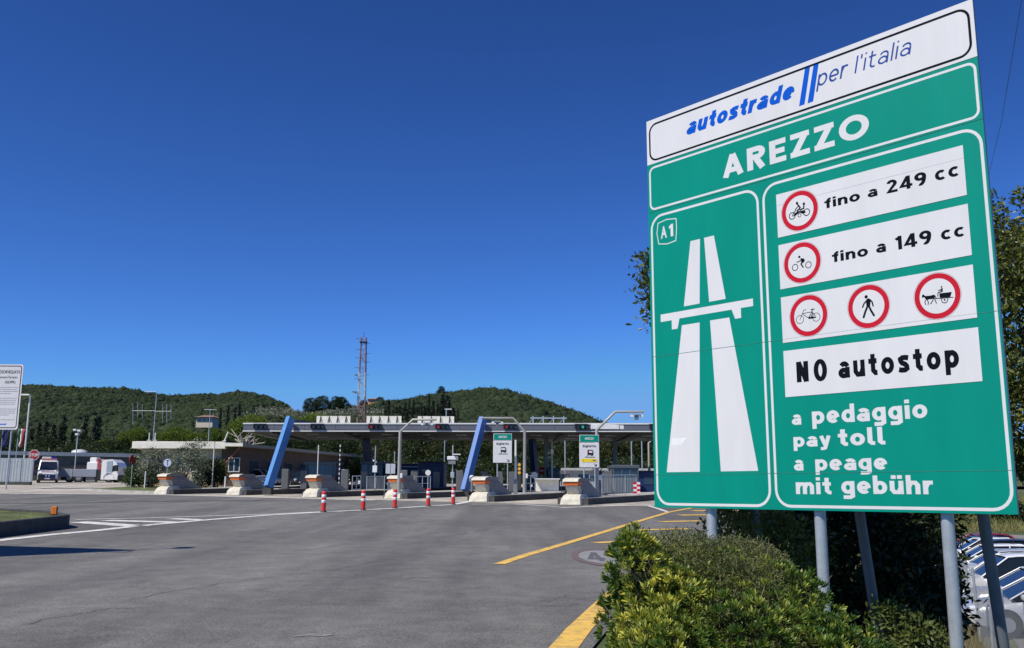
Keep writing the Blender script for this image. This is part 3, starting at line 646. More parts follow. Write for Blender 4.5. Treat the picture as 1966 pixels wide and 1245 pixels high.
# flexible posts
def flexpost(x, y, label, first=None):
    z = prof(y)+.025
    if first is not None: return dup(first, (x, y, z), label=label)
    t = thing('flexible_post', (x, y, z), label, 'bollard', 'red and white flexible posts along the white line')
    mb = MB(); mb.lathe([(.16, 0), (.16, .02), (.13, .035), (.0, .036)], (0, 0, 0), BLACK, 18); mb.build('base', t)
    mb = MB(); mb.lathe([(.10, .03), (.105, .06), (.105, .84), (.10, .89), (.07, .915), (0, .92)], (0, 0, 0), REDP, 20); mb.build('body', t)
    for z0 in (.40, .64):
        mb = MB(); mb.lathe([(.105, z0), (.1085, z0+.004), (.1085, z0+.126), (.105, z0+.13)], (0, 0, 0), M('white_reflective_band', (.80, .80, .78), .35), 20); mb.build('reflective_band', t)
    return t
fb = [((621, 984), 'red and white flexible post leftmost of five on the white line'), ((697, 980), 'red and white flexible post second from the left on the white line'),
      ((758, 976.5), 'red and white flexible post in the middle of five on the white line'), ((822, 972.5), 'red and white flexible post second from the right on the white line'),
      ((870, 969.5), 'red and white flexible post rightmost of five, below the second blue leg')]
f0 = None
for (uv, lb) in fb:
    p = G(*uv); r = flexpost(p.x, p.y, lb, f0); f0 = f0 or r
# off to the left: the board whose shadow lies on the road
bz = Z(-15.3, 17.6)+.4
t = thing('roadside_board', (-15.3, 17.6, bz), 'tall roadside board standing on the grass island left of the picture', 'road sign')
a0, a1 = Vector((-14.6, 18.2, 0)), Vector((-19.4, 19.5, 0)); ex = (a1-a0).normalized(); ez = Vector((ex.y, -ex.x, 0))*-1; L_ = (a1-a0).length
mb = MB(); mb.prism([(0, 4.6), (L_, 4.6), (L_, 9.9), (0, 9.9)], a0, ex, (0, 0, 1), ez, .03, GREYMET); mb.build('panel', t, (-15.3, 17.6, bz))
for q in (.5, L_-.5):
    p = a0+ex*q-ez*.07; mb = MB(); mb.cyl((p.x, p.y, bz-.2), (p.x, p.y, 9.7), .07, GALV); mb.build('post', t, (-15.3, 17.6, bz))
p = a0-ez*.1; mb = MB(); mb.cyl((p.x, p.y, bz-.2), (p.x, p.y, 11.0), .05, GALV); mb.box((p.x, p.y, 11.1), (.35, .5, .22), GREYMET); mb.build('lamp_pole', t, (-15.3, 17.6, bz))
q0, q1 = a0+Vector((0, 0, 10.1))+ez*.9, a0+ex*2.2+Vector((0, 0, 10.1))+ez*.9
mb = MB(); mb.cyl(q0, q1, .035, GREYMET)
for k in (0, .5, 1): q = q0.lerp(q1, k); mb.cyl(q, q-ez*.9-Vector((0, 0, .5)), .03, GREYMET)
mb.build('lamp_rail', t, (-15.3, 17.6, bz))
# ------------------------------------------------------------------ toll plaza
CREAM = M('cream_paint', (.84, .80, .68), .7, vary=.14, scale=2.5, bump=.1, bscale=25)
NOSEC = M('painted_nose_concrete', (.60, .565, .46), .8, vary=.24, scale=4, bump=.15, bscale=30)
NOSEG = M('shade_grey_nose_paint', (.20, .20, .195), .6, vary=.12, scale=3)  # cream nose paint greyed so the flanks carry their shade in the colour
ORANGE = M('orange_reflector', (.66, .15, .03), .35, vary=.28, scale=14)
BLUEP = M('blue_paint', (.05, .16, .45), .42, vary=.1, scale=.8)
BLUED = M('dark_and_shaded_blue_paint', (.012, .03, .12), .5, vary=.15, scale=1)
FASC = M('grey_fascia_cladding', (.125, .135, .16), .45, vary=.08, scale=.6, metal=.1)
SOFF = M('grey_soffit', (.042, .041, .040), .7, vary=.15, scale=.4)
WTRIM = M('white_trim', (.70, .70, .68), .5, vary=.05)
BOOTH = M('booth_grey_panel', (.075, .095, .11), .5, vary=.1)
TH = rad(28); DV = Vector((math.sin(TH), math.cos(TH), 0)); EV = Vector((math.cos(TH), -math.sin(TH), 0)); UP = Vector((0, 0, 1))
KH = .36
# noses
def nose_mesh(root):
    mb = MB(); base = [(-.12, 0), (-.06, .30), (.12, .50), (.45, .60), (1.1, .60), (1.3, .35), (1.35, 0)]
    def lp(prof_, wf, mat, name, par=root, m2=None):
        mb = MB(); n = len(prof_)
        vs = [(-wf(z)/2, y, z) for y, z in prof_] + [(wf(z)/2, y, z) for y, z in prof_]
        mb.add(vs, [(i, (i+1) % n, n+(i+1) % n, n+i) for i in range(n)], mat); mb.add(vs, [list(range(n))[::-1], [n+i for i in range(n)]], m2 or mat); return mb.build(name, par)
    lp(base, lambda z: 1.25-.5*(z/.6)**2*.6, NOSEC, 'plinth')
    lp([(.34, .60), (.10, .98), (.06, 1.05), (.55, 1.05), (.80, .60)], lambda z: .74, NOSEC, 'neck')
    lp([(.60, 1.32), (1.25, 1.36), (1.6, 1.36), (3.5, .40), (3.5, .2), (.9, .2), (.60, .95)], lambda z: .80 if z > .5 else 1.0, NOSEG, 'tail')
    b = lp([(-.01, 1.07), (-.03, 1.27), (.60, 1.27), (.60, 1.07)], lambda z: .86, ORANGE, 'reflector_band')
    lp([(-.10, 1.275), (-.02, 1.42), (.35, 1.50), (1.45, 1.50), (1.75, 1.375), (1.3, 1.33), (-.05, 1.275)], lambda z: .96, NOSEC, 'cap', m2=NOSEG)
    lp([(.61, 1.08), (.61, 1.26), (1.65, 1.26), (1.85, 1.08)], lambda z: .87, M('side_band', (.16, .15, .19), .5), 'side_band')
ISLE = []
noses = [(299, 950), (439, 951.5), (587, 955.5), (746, 958.5), (911, 964.5), (1089, 970.5)]
names6 = ['leftmost, by the olive trees', 'second from the left, by the first blue leg', 'third from the left, below a thin pole', 'fourth from the left, below the bent mast', 'fifth, before the single biglietto sign', 'rightmost, below the yellow striped sign']
isl_lab = ['raised kerbed toll island nearest the olive trees', 'raised kerbed toll island under the first blue leg', 'raised kerbed toll island behind the leftmost red and white posts', 'raised kerbed toll island under the second blue leg', 'raised kerbed toll island carrying the single biglietto sign', 'raised kerbed toll island with the barred fence at right']
first = None
for k, (u, v) in enumerate(noses):
    p = G(u, v) + DV*.5; p.z = prof(p.y)+.02
    lab = 'concrete crash nose with orange band, ' + names6[k]
    if first is None:
        first = thing('island_nose', p, lab, 'crash barrier', 'crash noses at the heads of the toll islands', rz=-TH); nose_mesh(first)
    else: dup(first, p, label=lab)
    # island slab
    L0, L1 = .25, 28 if k else 24; hw = .95
    t = thing('toll_island', (p.x, p.y, p.z), isl_lab[k], 'traffic island', 'raised toll islands')
    mb = MB(); rows = []
    seg = np.arange(L0, L1+.1, 2.0)
    for s in seg:
        c = p + DV*s; z = prof(c.y)+.02; ww = hw+.55*sst((s-1)/5)
        q = [c - EV*ww + UP*(-.1), c - EV*ww + UP*(KH-.04), c - EV*(ww-.04) + UP*KH, c + EV*(ww-.04) + UP*KH, c + EV*ww + UP*(KH-.04), c + EV*ww - UP*.1]
        rows.append([(a.x, a.y, a.z-p.z+z) for a in q])
    n = 6; vs = [a for r in rows for a in r]
    fk = [(i*n+j, i*n+j+1, (i+1)*n+j+1, (i+1)*n+j) for i in range(len(rows)-1) for j in range(n-1)]
    mb.add(vs, [f for i, f in enumerate(fk) if i % 5 != 2], CONCD); mb.add(vs, [f for i, f in enumerate(fk) if i % 5 == 2], CONC)
    mb.add(rows[0], [list(range(6))[::-1]], CONCD); mb.add(rows[-1], [list(range(6))], CONCD)
    mb.build('kerb', t, t.location); ISLE.append(p)
def isl(k, t_, e=0.0):
    c = ISLE[k] + DV*t_ + EV*e; return Vector((c.x, c.y, prof(c.y)+.02+KH))
def on(u, v, Y, ground=False):
    "point on the island tops (or the ground) in column u at depth Y"
    q = P(u, v, Y); return Vector((q.x, q.y, prof(q.y)+.02+(0 if ground else KH)))
# ---- canopy
YF, YB = 72.0, 84.5
def zpx(v, Y, u=983): return P(u, v, Y).z
zt, zb = zpx(812.3, YF, 467), zpx(827.7, YF, 467); xl = P(467, 820, YF).x; xr = 17.5
t = thing('toll_canopy', (xl, YF, prof(YF)), 'long flat grey toll plaza canopy with white edge trims', 'canopy')
L0 = t.location; a_ = 1.9/32 # slight skew
def yf(x): return YF - .06*(x-xl)
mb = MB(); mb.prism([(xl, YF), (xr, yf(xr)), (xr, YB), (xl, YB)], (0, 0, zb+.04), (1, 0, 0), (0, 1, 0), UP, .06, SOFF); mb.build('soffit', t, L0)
mb = MB(); mb.prism([(xl, YF+.05), (xr, yf(xr)+.05), (xr, YB), (xl, YB)], (0, 0, zt-.12), (1, 0, 0), (0, 1, 0), UP, .1, M('roof_sheet', (.32, .32, .32), .6)); mb.build('roof', t, L0)
mb = MB(); nx = 16
for i in range(nx):
    xa, xb = xl+(xr-xl)*i/nx+.01, xl+(xr-xl)*(i+1)/nx-.01
    mb.prism([(xa, yf(xa)), (xb, yf(xb)), (xb, yf(xb)+.05), (xa, yf(xa)+.05)], (0, 0, zb+.02), (1, 0, 0), (0, 1, 0), UP, zt-zb-.06, FASC)
mb.prism([(xl, YF+.06), (xl+.05, YF+.06), (xl+.05, YB), (xl, YB)], (0, 0, zb+.02), (1, 0, 0), (0, 1, 0), UP, zt-zb-.06, FASC)
mb.build('fascia', t, L0)
for nm, z, hh, pr in (('top_trim', zt-.10, .10, .05), ('bottom_trim', zb-.045, .075, .04)):
    mb = MB(); mb.prism([(xl-.03, YF-pr), (xr, yf(xr)-pr), (xr, yf(xr)+.03), (xl-.03, YF+.04)], (0, 0, z), (1, 0, 0), (0, 1, 0), UP, hh, WTRIM)
    mb.prism([(xl-.03, YF+.041), (xl+.02, YF+.041), (xl+.02, YB), (xl-.03, YB)], (0, 0, z), (1, 0, 0), (0, 1, 0), UP, hh, WTRIM); mb.build(nm, t, L0)
for x in np.arange(xl+1.5, xr, 3.0):
    for y in (76, 80): MB().box((x, y, zb+.01), (.9, .35, .05), M('soffit_lamp_glass', (.35, .35, .33), .3)).build('ceiling_lamp', t, L0)
for x in np.arange(xl+2, xr, 5.6): MB().box((x, 79, zb-.05), (.3, 11, .16), SOFF).build('beam', t, L0)
for (xa, ya) in ((3, 82), (9, 82), (14.5, 80)):
    mb = MB(); z0 = prof(ya); mb.cyl((xa, ya, z0), (xa, ya, zb), .18, GREYMET, n=14); mb.build('column', t, L0)
# fittings on the fascia
def lights(u, lit, lab):
    q = P(u, 819, YF); x = q.x; t = thing('lane_signal', (x, yf(x)-.06, zb+.33), lab, 'traffic light', 'lane signals on the canopy edge')
    mb = MB(); mb.box((0, -.04, .02), (1.0, .08, .40), BLACK, bev=.02); mb.build('backplate', t)
    for k, dx in enumerate((-.27, .10, .42)):
        mb = MB(); mb.cyl((dx, -.08, 0), (dx, -.2, 0), .165, BLACK, n=18, caps=False); mb.ring(.12, .165, (dx, -.085, 0), (1, 0, 0), UP, (0, -1, 0), .02, BLACK, 18); mb.build('visor', t)
        col = {('r', 0): ((.6, .02, .035), 'red_lamp'), ('g', 1): ((.03, .7, .36), 'green_lamp')}.get((lit, k))
        mb = MB(); mm = M(col[1], col[0], .3, emit=col[0], es=.2) if col else GLASS
        mb.cyl((dx, -.09, 0), (dx, -.11, 0), .105, mm, n=18); mb.build('lamp', t)
lights(500, 'n', 'unlit double lane signal at the left end of the canopy edge')
lights(611, 'n', 'unlit double lane signal right of the first blue leg')
lights(722, 'r', 'lane signal with a red light below the second white rooftop panel')
lights(850, 'r', 'lane signal with a red light left of the second blue leg')
lights(979, 'r', 'lane signal with a red light above the single biglietto sign')
lights(1113, 'g', 'lane signal with a green light above the sign with the yellow strip')
lights(1252, 'n', 'dark lane signal at the edge of the big green board')
x0, x1 = P(1134, 818, 70.5).x, P(1197, 818, 70.5).x; y0 = yf(x0)-.1
t = thing('message_board', ((x0+x1)/2, y0, zb+.33), 'long blank white board fixed to the canopy edge beside the green light', 'sign board')
mb = MB(); mb.box((0, 0, 0), (x1-x0, .1, .34), M('white_board', (.74, .74, .74), .5), bev=.012); mb.build('board', t)
mb = MB(); mb.box((.9, -.055, 0), (.06, .012, .34), GREYMET); mb.box((0, .055, 0), (x1-x0-.1, .03, .1), GREYMET); mb.build('joint', t)
# panels on the roof
def roofpanel(u0, u1, v0, lab):
    a, b = P(u0, v0, YF+1.2), P(u1, v0, YF+1.2); w_ = b.x-a.x; t = thing('cream_billboard', ((a.x+b.x)/2, YF+1.2, zt), lab, 'billboard', 'cream panels standing on the canopy roof')
    mb = MB(); n = max(3, round(w_/.9))
    for i in range(n): mb.box((-w_/2+w_*(i+.5)/n, 0, (a.z-zt)*.55), (w_/n-.012, .05, (a.z-zt)*.90), CREAM)
    mb.build('panel', t)
    for i in range(4):
        x = -w_/2+w_*(i+.5)/4; mb = MB(); mb.cyl((x, -.55, 0), (x, -.03, (a.z-zt)*.95), .03, BLACK, n=6); mb.box((x, -.05, (a.z-zt)*.5), (.035, .05, a.z-zt), DKMET); mb.build('strut', t)
roofpanel(608, 673, 799, 'cream panel with dark struts on the canopy roof left of the lattice mast')
roofpanel(704, 771, 799, 'cream panel with dark struts on the canopy roof right of the lattice mast')
roofpanel(802, 872, 799.5, 'cream panel with dark struts on the canopy roof behind the bent grey mast')
a, b = P(1018, 803, YF+1), P(1088, 803, YF+1)
t = thing('gantry_bracket', ((a.x+b.x)/2, YF+1, zt), 'empty metal frame on the canopy roof above the open lanes', 'frame')
mb = MB(); mb.box((0, 0, a.z-zt), (b.x-a.x, .08, .1), GALV); mb.build('rail', t)
for i in range(4):
    x = (b.x-a.x)*(-.42+.28*i); mb = MB(); mb.cyl((x, 0, -.05), (x, 0, a.z-zt+.15), .05, GALV, n=8); mb.cyl((x-.45, .6, 0), (x, 0, a.z-zt), .03, GALV, n=6); mb.build('leg', t)
# ---- blue portals
def portal(ub, vb, Yb_, ut, lab, BLUEP=BLUEP):
    B = P(ub, vb, Yb_); yT = yf(P(ut, 806, YF).x)-.45; T = P(ut, 806, yT); T.z = zpx(804.5, yT, ut); R_ = Vector((T.x+3.9, YB-1.6, T.z-.15)); RB = Vector((R_.x+.5, YB-.2, prof(YB-.2)))
    t = thing('blue_portal', (B.x, B.y, prof(B.y)), lab, 'portal', 'slanting blue portals carrying the canopy')
    bz = prof(B.y)+KH-.1; B.z = max(B.z, bz)
    def beam(a, b, w0, w1, name, mat=BLUEP, capz=False):
        d = (b-a).normalized(); u = (EV-d*EV.dot(d)).normalized()
        w = d.cross(u).normalized(); vs = []
        for p, ww in ((a, w0), (b, w1)):
            for su, sw in ((-1, -1), (1, -1), (1, 1), (-1, 1)): vs.append(p+u*su*ww*.5+w*sw*.34)
        mb = MB(); mb.add(vs, [(0, 1, 5, 4), (1, 2, 6, 5), (2, 3, 7, 6), (3, 0, 4, 7), (3, 2, 1, 0), (4, 5, 6, 7)], mat); return mb.build(name, t, t.location)
    beam(B+Vector((0, 0, -.1)), T, .34, .34, 'front_leg'); beam(T+Vector((.05, .5, -.36)), R_-UP*.2, .34, .34, 'top_beam', BLUED); beam(RB, R_+Vector((0, -.1, -.1)), .42, .42, 'rear_leg', BLUED)  # rear leg takes a darker blue to imitate the canopy's shade
    mb = MB(); mb.box((B.x, B.y, (bz+B.z)/2-.15), (.6, .8, max(.3, B.z-bz+.1)), CONCD); mb.build('footing', t, t.location)
portal(515, 934, 68.0, 557.5, 'blue slanting portal at the left end of the canopy', M('sheen_lightened_blue_paint', (.085, .25, .54), .35, vary=.08))  # front leg colour lightened to imitate a glossy reflection on the same blue
portal(892, 941, 68.0, 927.5, 'blue slanting portal in the middle of the canopy, left of the biglietto sign')
# ---- bent masts with cameras
MASTM = M('mast_grey', (.36, .35, .32), .45, metal=.2, vary=.08)
def mast(pts, Y, dev, lab):
    W = [P(u, v, Y) for u, v in pts]; W[0].z = prof(Y)+KH; W[1].x = W[0].x
    t = thing('camera_mast', W[0], lab, 'mast', 'bent grey masts with camera heads')
    mb = MB(); mb.tube([w-W[0] for w in W], [.13, .10] + [.075]*(len(W)-2), MASTM, 10); mb.box((0, 0, .03), (.4, .4, .06), GALV); mb.build('pole', t)
    d = P(*dev, Y)-W[0]; mb = MB(); mb.box(d-UP*.02, (.42, .5, .05), GALV); mb.box(d-UP*.2, (.22, .3, .26), GREYMET, bev=.03); mb.box(d+Vector((-.3, 0, -.1)), (.16, .4, .12), WHITE); mb.box(d+Vector((.3, 0, -.1)), (.16, .4, .12), WHITE)
    mb.build('camera_head', t)
    mb = MB(); mb.box((.14, 0, 1.15), (.16, .2, .3), WHITE, bev=.02); mb.build('junction_box', t)
mast([(766, 925), (768, 829), (793, 806), (838, 806)], 61.5, (820, 812), 'bent grey mast with camera head, rising behind the fourth crash nose')
mast([(1007, 945), (1009, 828), (985, 803), (925, 803)], 63.4, (955, 809), 'bent grey mast beside the single biglietto sign, its arm bent to the left')
mast([(1147, 945), (1150, 826), (1181, 791), (1236, 791)], 57.3, (1222, 796), 'bent grey mast with camera head standing above the canopy at right')
mast([(1247, 925), (1248, 851), (1262, 838), (1300, 838)], 86, (1290, 843), 'small distant bent mast seen beside the edge of the green board')
# ---- biglietto signs
def toll_sign(u0, u1, v0, v1, k, yellow, lab, Y):
    a, b = P(u0, v1, Y), P(u1, v1, Y); top = P(u0, v0, Y).z; w_ = b.x-a.x; hh = top-a.z
    g = Vector(((a.x+b.x)/2, Y, prof(Y)+KH)); t = thing('ticket_lane_sign', g, lab, 'road sign', 'AREZZO biglietto lane signs')
    z0 = a.z-g.z; fr = (Vector((-w_/2, -.03, z0)), Vector((1, 0, 0)), UP, Vector((0, -1, 0))); gh = hh*.235
    mb = MB(); mb.box((0, 0, z0+hh-gh/2), (w_, .04, gh-.02), REFL_W, bev=.01); mb.prism(rrect(.03, w_-.03, hh-gh+.03, hh-.03, .03), fr[0]+Vector((0, .009, 0)), fr[1], UP, fr[3], .004, GREEN)
    lettering(mb, 'AREZZO', w_*.27, w_*.73, hh-gh*.66, hh-gh*.34, fr, .0, REFL_W, .30, 1.25, .2); mb.build('town_plate', t)
    mb = MB(); mb.box((0, 0, z0+(hh-gh)/2-.01), (w_*1.02, .04, hh-gh-.02), REFL_W, bev=.03)
    lettering(mb, 'biglietto', w_*.17, w_*.84, hh-gh-.32, hh-gh-.14, fr, .0, TXTK, .24, 1.4, .2)
    K2 = TXTK; cx, cy = w_*.54, hh-gh-.60
    poly(mb, [(cx-.16, cy-.13), (cx-.16, cy+.13), (cx-.12, cy+.16), (cx+.13, cy+.16), (cx+.19, cy+.08), (cx+.19, cy-.13)], fr, .002, K2)
    poly(mb, [(cx-.13, cy-.02), (cx-.13, cy+.10), (cx+.11, cy+.10), (cx+.14, cy+.02), (cx+.14, cy-.02)], fr, .004, REFL_W)
    for dx in (-.13, .05, .13): poly(mb, [(cx+dx-.03, cy-.19), (cx+dx+.03, cy-.19), (cx+dx+.03, cy-.15), (cx+dx-.03, cy-.15)], fr, .004, K2)
    stroke(mb, [(w_*.27, cy-.27), (w_*.78, cy-.27)], .025, fr, .004, K2); stroke(mb, [(cx-.20, cy-.2), (cx-.2, cy-.27)], .02, fr, .005, K2)
    if yellow:
        poly(mb, [(cx-.13, cy-.02), (cx-.13, cy+.10), (cx-.06, cy+.10), (cx-.06, cy-.02)], fr, .0055, RED)
        poly(mb, [(.10, .32), (w_-.14, .32), (w_-.14, .52), (.10, .52)], fr, .002, M('yellow_film', (.90, .66, .03), .4)); stroke(mb, [(.22, .39), (.22, .46)], .05, fr, .004, M('ochre_print', (.45, .3, .03), .5))
        poly(mb, [(w_*.66, .39), (w_*.82, .39), (w_*.82, .45), (w_*.66, .45)], fr, .004, BLUED)
    ax = w_*.82; stroke(mb, [(ax-.09, .22), (ax+.02, .12)], .03, fr, .003, K2); stroke(mb, [(ax-.06, .10), (ax+.04, .10), (ax+.04, .20)], .03, fr, .004, K2)
    mb.build('lane_plate', t)
    for dx in (-w_*.28, w_*.28):
        mb = MB(); mb.cyl((dx, .05, 0), (dx, .05, z0+hh-.1), .04, GALV, n=10); mb.build('post', t)
toll_sign(947, 982.5, 832.5, 889, 4, False, 'white sign reading AREZZO biglietto with bus symbol, left of the bent mast', 60.7)
toll_sign(1113, 1150.5, 835, 898, 5, True, 'white AREZZO biglietto sign with a yellow strip, above the rightmost crash nose', 56.4)
# ---- booths
def booth(u0, u1, v0, Y, dep, lab, dark=False):
    a, b = P(u0, v0, Y), P(u1, v0, Y); g = Vector(((a.x+b.x)/2, Y+dep/2, prof(Y)+KH)); w_, hh = b.x-a.x, a.z-g.z
    t = thing('toll_booth', g, lab, 'toll booth', 'glazed toll booths under the canopy')
    mb = MB(); mb.box((0, 0, .5), (w_, dep, 1.0), BOOTH, bev=.03); mb.build('base', t)
    mb = MB(); mb.box((0, 0, hh-.12), (w_+.16, dep+.16, .24), BOOTH, bev=.04); mb.build('roof', t)
    n = 3
    for i in range(n+1):
        x = -w_/2+.05+(w_-.1)*i/n
        for y in (-dep/2+.05, dep/2-.05): MB().box((x, y, (1.0+hh-.24)/2), (.09, .09, hh-1.24), BOOTH).build('mullion', t)
    mb = MB()
    for y in (-dep/2+.06, dep/2-.06): mb.box((0, y, (1.0+hh-.24)/2), (w_-.14, .02, hh-1.26), GLASSB)
    for x in (-w_/2+.06, w_/2-.06): mb.box((x, 0, (1.0+hh-.24)/2), (.02, dep-.14, hh-1.26), GLASSB)
    mb.build('window', t)
    mb = MB(); mb.box((w_*.15, 0, 1.25), (w_*.4, .5, .5), WHITE); mb.build('desk', t)
booth(587, 645, 886, 74, 3, 'glazed grey toll booth behind the third crash nose from the left')
booth(693, 735, 886, 77, 3, 'grey toll booth with blue window behind the striped railing')
booth(1177, 1226, 893, 68, 3.2, 'large dark blue glazed toll booth behind the barred fence at right')
booth(1052, 1075, 898, 80, 2.5, 'small dark toll booth beyond the cream barrier wall')
# dark blue cabins
def cabin(u0, u1, v0, Y, dep, lab):
    a, b = P(u0, v0, Y), P(u1, v0, Y); g = Vector(((a.x+b.x)/2, Y+dep/2, prof(Y)+.02)); w_, hh = b.x-a.x, a.z-g.z
    t = thing('service_cabin', g, lab, 'cabin', 'dark blue cabins under the canopy')
    mb = MB(); mb.box((0, 0, hh/2), (w_, dep, hh), BLUED, bev=.04); mb.build('body', t)
    mb = MB(); mb.box((0, 0, hh+.04), (w_+.2, dep+.2, .08), BLACK); mb.build('roof', t)
    mb = MB(); mb.box((w_*.2, -dep/2-.015, hh*.45), (.9, .03, hh*.8), M('cabin_door', (.02, .045, .15), .5)); mb.build('door', t)
    mb = MB(); mb.box((-w_*.25, -dep/2-.02, hh*.62), (w_*.25, .03, hh*.3), GLASS); mb.build('window', t)
cabin(804, 852, 888.5, 80, 4, 'tall dark blue service cabin left of the second blue leg')
cabin(745, 803, 891, 86, 4, 'dark blue cabin behind the bent mast and grey lane posts')
cabin(1227, 1300, 906, 72, 5, 'dark cabin half hidden behind the edge of the green board')
# ---- railings
def railing(A, B, h_, lab, bars=True, step=.16, mat=GALV):
    A, B = Vector(A), Vector(B); g = A.copy(); t = thing('railing', g, lab, 'railing', 'metal railings on the toll islands')
    L = (B-A); n = max(2, round(L.length/1.6)); mb = MB()
    for i in range(n+1): q = L*(i/n); MB().cyl(q, q+UP*h_, .03, mat, n=6).build('post', t)
    mb = MB(); mb.cyl(UP*h_, L+UP*h_, .03, mat, n=6); mb.cyl(UP*.14, L+UP*.14, .02, mat, n=6)
    if not bars: mb.cyl(UP*h_*.55, L+UP*h_*.55, .02, mat, n=6)
    mb.build('rail', t)
    if bars:
        mb = MB(); m_ = int(L.length/step)
        for i in range(1, m_): q = L*(i/m_); mb.cyl(q+UP*.14, q+UP*h_, .013, mat, n=4)
        mb.build('bars', t)
A = on(1132, 940, 58); B = on(1222, 940, 63); railing(A, B, 1.25, 'barred grey fence along the rightmost toll island', step=.2)
railing(on(676, 940, 66), on(692, 940, 66.5), 1.05, 'plain two rail guard behind the third crash nose', bars=False)
railing(on(704, 940, 68), on(738, 940, 70), 1.0, 'barred railing in front of the toll booth with the blue window', step=.14)
railing(on(738, 940, 66), on(752, 940, 67), 1.05, 'short two rail guard left of the fourth crash nose', bars=False)
railing(on(795, 940, 64), on(826, 940, 66), 1.05, 'two rail guard right of the fourth crash nose', bars=False)
railing(on(905, 940, 66), on(925, 940, 67), 1.05, 'barred railing just right of the second blue leg', step=.16)
railing(on(1010, 940, 64), on(1028, 940, 65), 1.15, 'two rail guard left of the cream barrier wall', bars=False)
railing(on(472, 935, 72), on(510, 935, 73.5), .95, 'white rail between the second crash nose and the first blue leg', bars=False, mat=WTRIM)
# ---- posts, columns, machines
def post(u, vt, Y, r, lab, name='grey_post', mat=GREYMET, cat='post', box=None, stripes=None, ground=False, grp=None, head=None):
    g = on(u, 900, Y, ground); top = P(u, vt, Y).z; t = thing(name, g, lab, cat, grp); h_ = top-g.z
    mb = MB()
    if box: mb.box((0, 0, h_/2), (box, box*.8, h_), mat, bev=.03)
    else: mb.cyl((0, 0, 0), (0, 0, h_), r, mat, n=10)
    mb.build('shaft', t); mb = MB(); mb.box((0, 0, .02), ((box or r*2)*1.5, (box or r*2)*1.5, .04), DKMET); mb.build('foot', t)
    if stripes:
        for i in range(stripes): mb = MB(); z = h_*(i+.5)/stripes; mb.cyl((0, 0, z-.08), (0, 0, z+.08), r+.004, WTRIM, n=10); mb.build('stripe', t)
    if head: head(t, h_)
    return t
for u, vt, Y, lab in ((549, 901, 72, 'square dark grey lane column right of the first blue leg'), (585, 903, 74, 'square dark grey lane column left of the glazed toll booth'), (663, 902, 69, 'square dark grey lane column right of the striped pole'),
                      (776, 903, 72, 'square grey ticket column behind the bent mast'), (796, 903, 73, 'square grey ticket column right of the bent mast'), (883, 904, 70, 'square grey lane column touching the second blue leg'),
                      (984, 906, 66, 'square grey lane column between the biglietto sign and the bent mast'), (1153, 910, 60, 'square grey machine column behind the sign with the yellow strip')):
    post(u, vt, Y, .2, lab, 'lane_column', M('lane_column_grey', (.12, .125, .13), .5), 'column', box=.52, grp='square grey lane columns')
post(610, 855, 71, .04, 'thin white pole rising behind the third crash nose', 'thin_pole', WTRIM, 'pole')
def camhead(t, h_):
    mb = MB(); mb.box((0, -.05, h_+.05), (.14, .35, .14), WHITE, bev=.02); mb.build('camera', t)
post(652, 852, 70, .042, 'tall pole with black and white bands right of the third crash nose', 'banded_pole', DKMET, 'pole', stripes=10)
def ctrl(t, h_):
    mb = MB(); mb.box((0, -.08, h_*.46), (.34, .1, .5), WHITE, bev=.01); mb.build('notice_plate', t); mb = MB(); mb.box((.06, 0, h_*.62), (.16, .14, .16), GREYMET); mb.box((-.12, 0, h_*.65), (.12, .12, .12), WHITE); mb.build('lamp_box', t)
post(720, 855, 72, .045, 'thin pole with a white notice plate in front of the blue windowed booth', 'notice_pole', GALV, 'pole', head=ctrl)
def twin(t, h_):
    for dx in (-.18, .18): mb = MB(); mb.box((dx, -.06, h_-.35), (.32, .03, .7), M('notice_grey', (.5, .52, .56), .5), bev=.01); mb.build('notice', t)
post(750, 891, 68, .035, 'post with two small white notices left of the bent mast', 'notice_post', GALV, 'sign', head=twin)
def wcam(t, h_):
    mb = MB(); mb.box((0, -.05, h_-.9), (.75, .3, .25), WHITE, bev=.03); mb.box((.3, -.2, h_-.65), (.5, .5, .07), WHITE); mb.box((-.05, -.05, h_-1.2), (.5, .25, .22), GREYMET); mb.build('camera_boxes', t)
    mb = MB(); mb.box((0, -.05, h_*.36), (.26, .22, .4), GALV, bev=.03); mb.build('meter_box', t)
post(869, 855, 66, .045, 'pole carrying white camera boxes left of the second blue leg', 'camera_pole', GALV, 'pole', head=wcam)
post(853, 845, 88, .05, 'thin distant pole behind the white camera boxes', 'thin_pole', GALV, 'pole', ground=True, head=camhead)
def disc_head(col, r_, back=False):
    def f(t, h_):
        mb = MB(); mb.cyl((0, -.02, h_), (0, -.05, h_), r_, WTRIM, n=24); mb.build('disc', t)
        if col: mb = MB(); mb.ring(r_*.72, r_, (0, -.052, h_), (1, 0, 0), UP, (0, -1, 0), .004, col, 24); mb.build('rim', t)
    return f
post(822, 908, 70, .035, 'small white disc on a short post between the railings', 'disc_post', GALV, 'sign', head=disc_head(None, .2))
post(1026, 913, 74, .035, 'white oval disc on a post left of the cream barrier wall', 'disc_post', GALV, 'sign', head=disc_head(None, .26))
def noentry(t, h_):
    mb = MB(); mb.cyl((0, -.02, h_), (0, -.05, h_), .33, RED, n=24); mb.build('disc', t); mb = MB(); mb.box((0, -.056, h_), (.44, .012, .11), REFL_W); mb.build('bar', t)
post(1041, 904, 82, .04, 'red no entry sign with white bar beyond the cream barrier wall', 'no_entry_sign', GALV, 'sign', ground=True, head=noentry)
post(990, 845, 61.5, .075, 'plain white pole right of the single biglietto sign', 'white_pole', WTRIM, 'pole', head=lambda t, h_: MB().box((0, 0, .45), (.26, .26, .9), GREYMET, bev=.03).build('base_box', t))
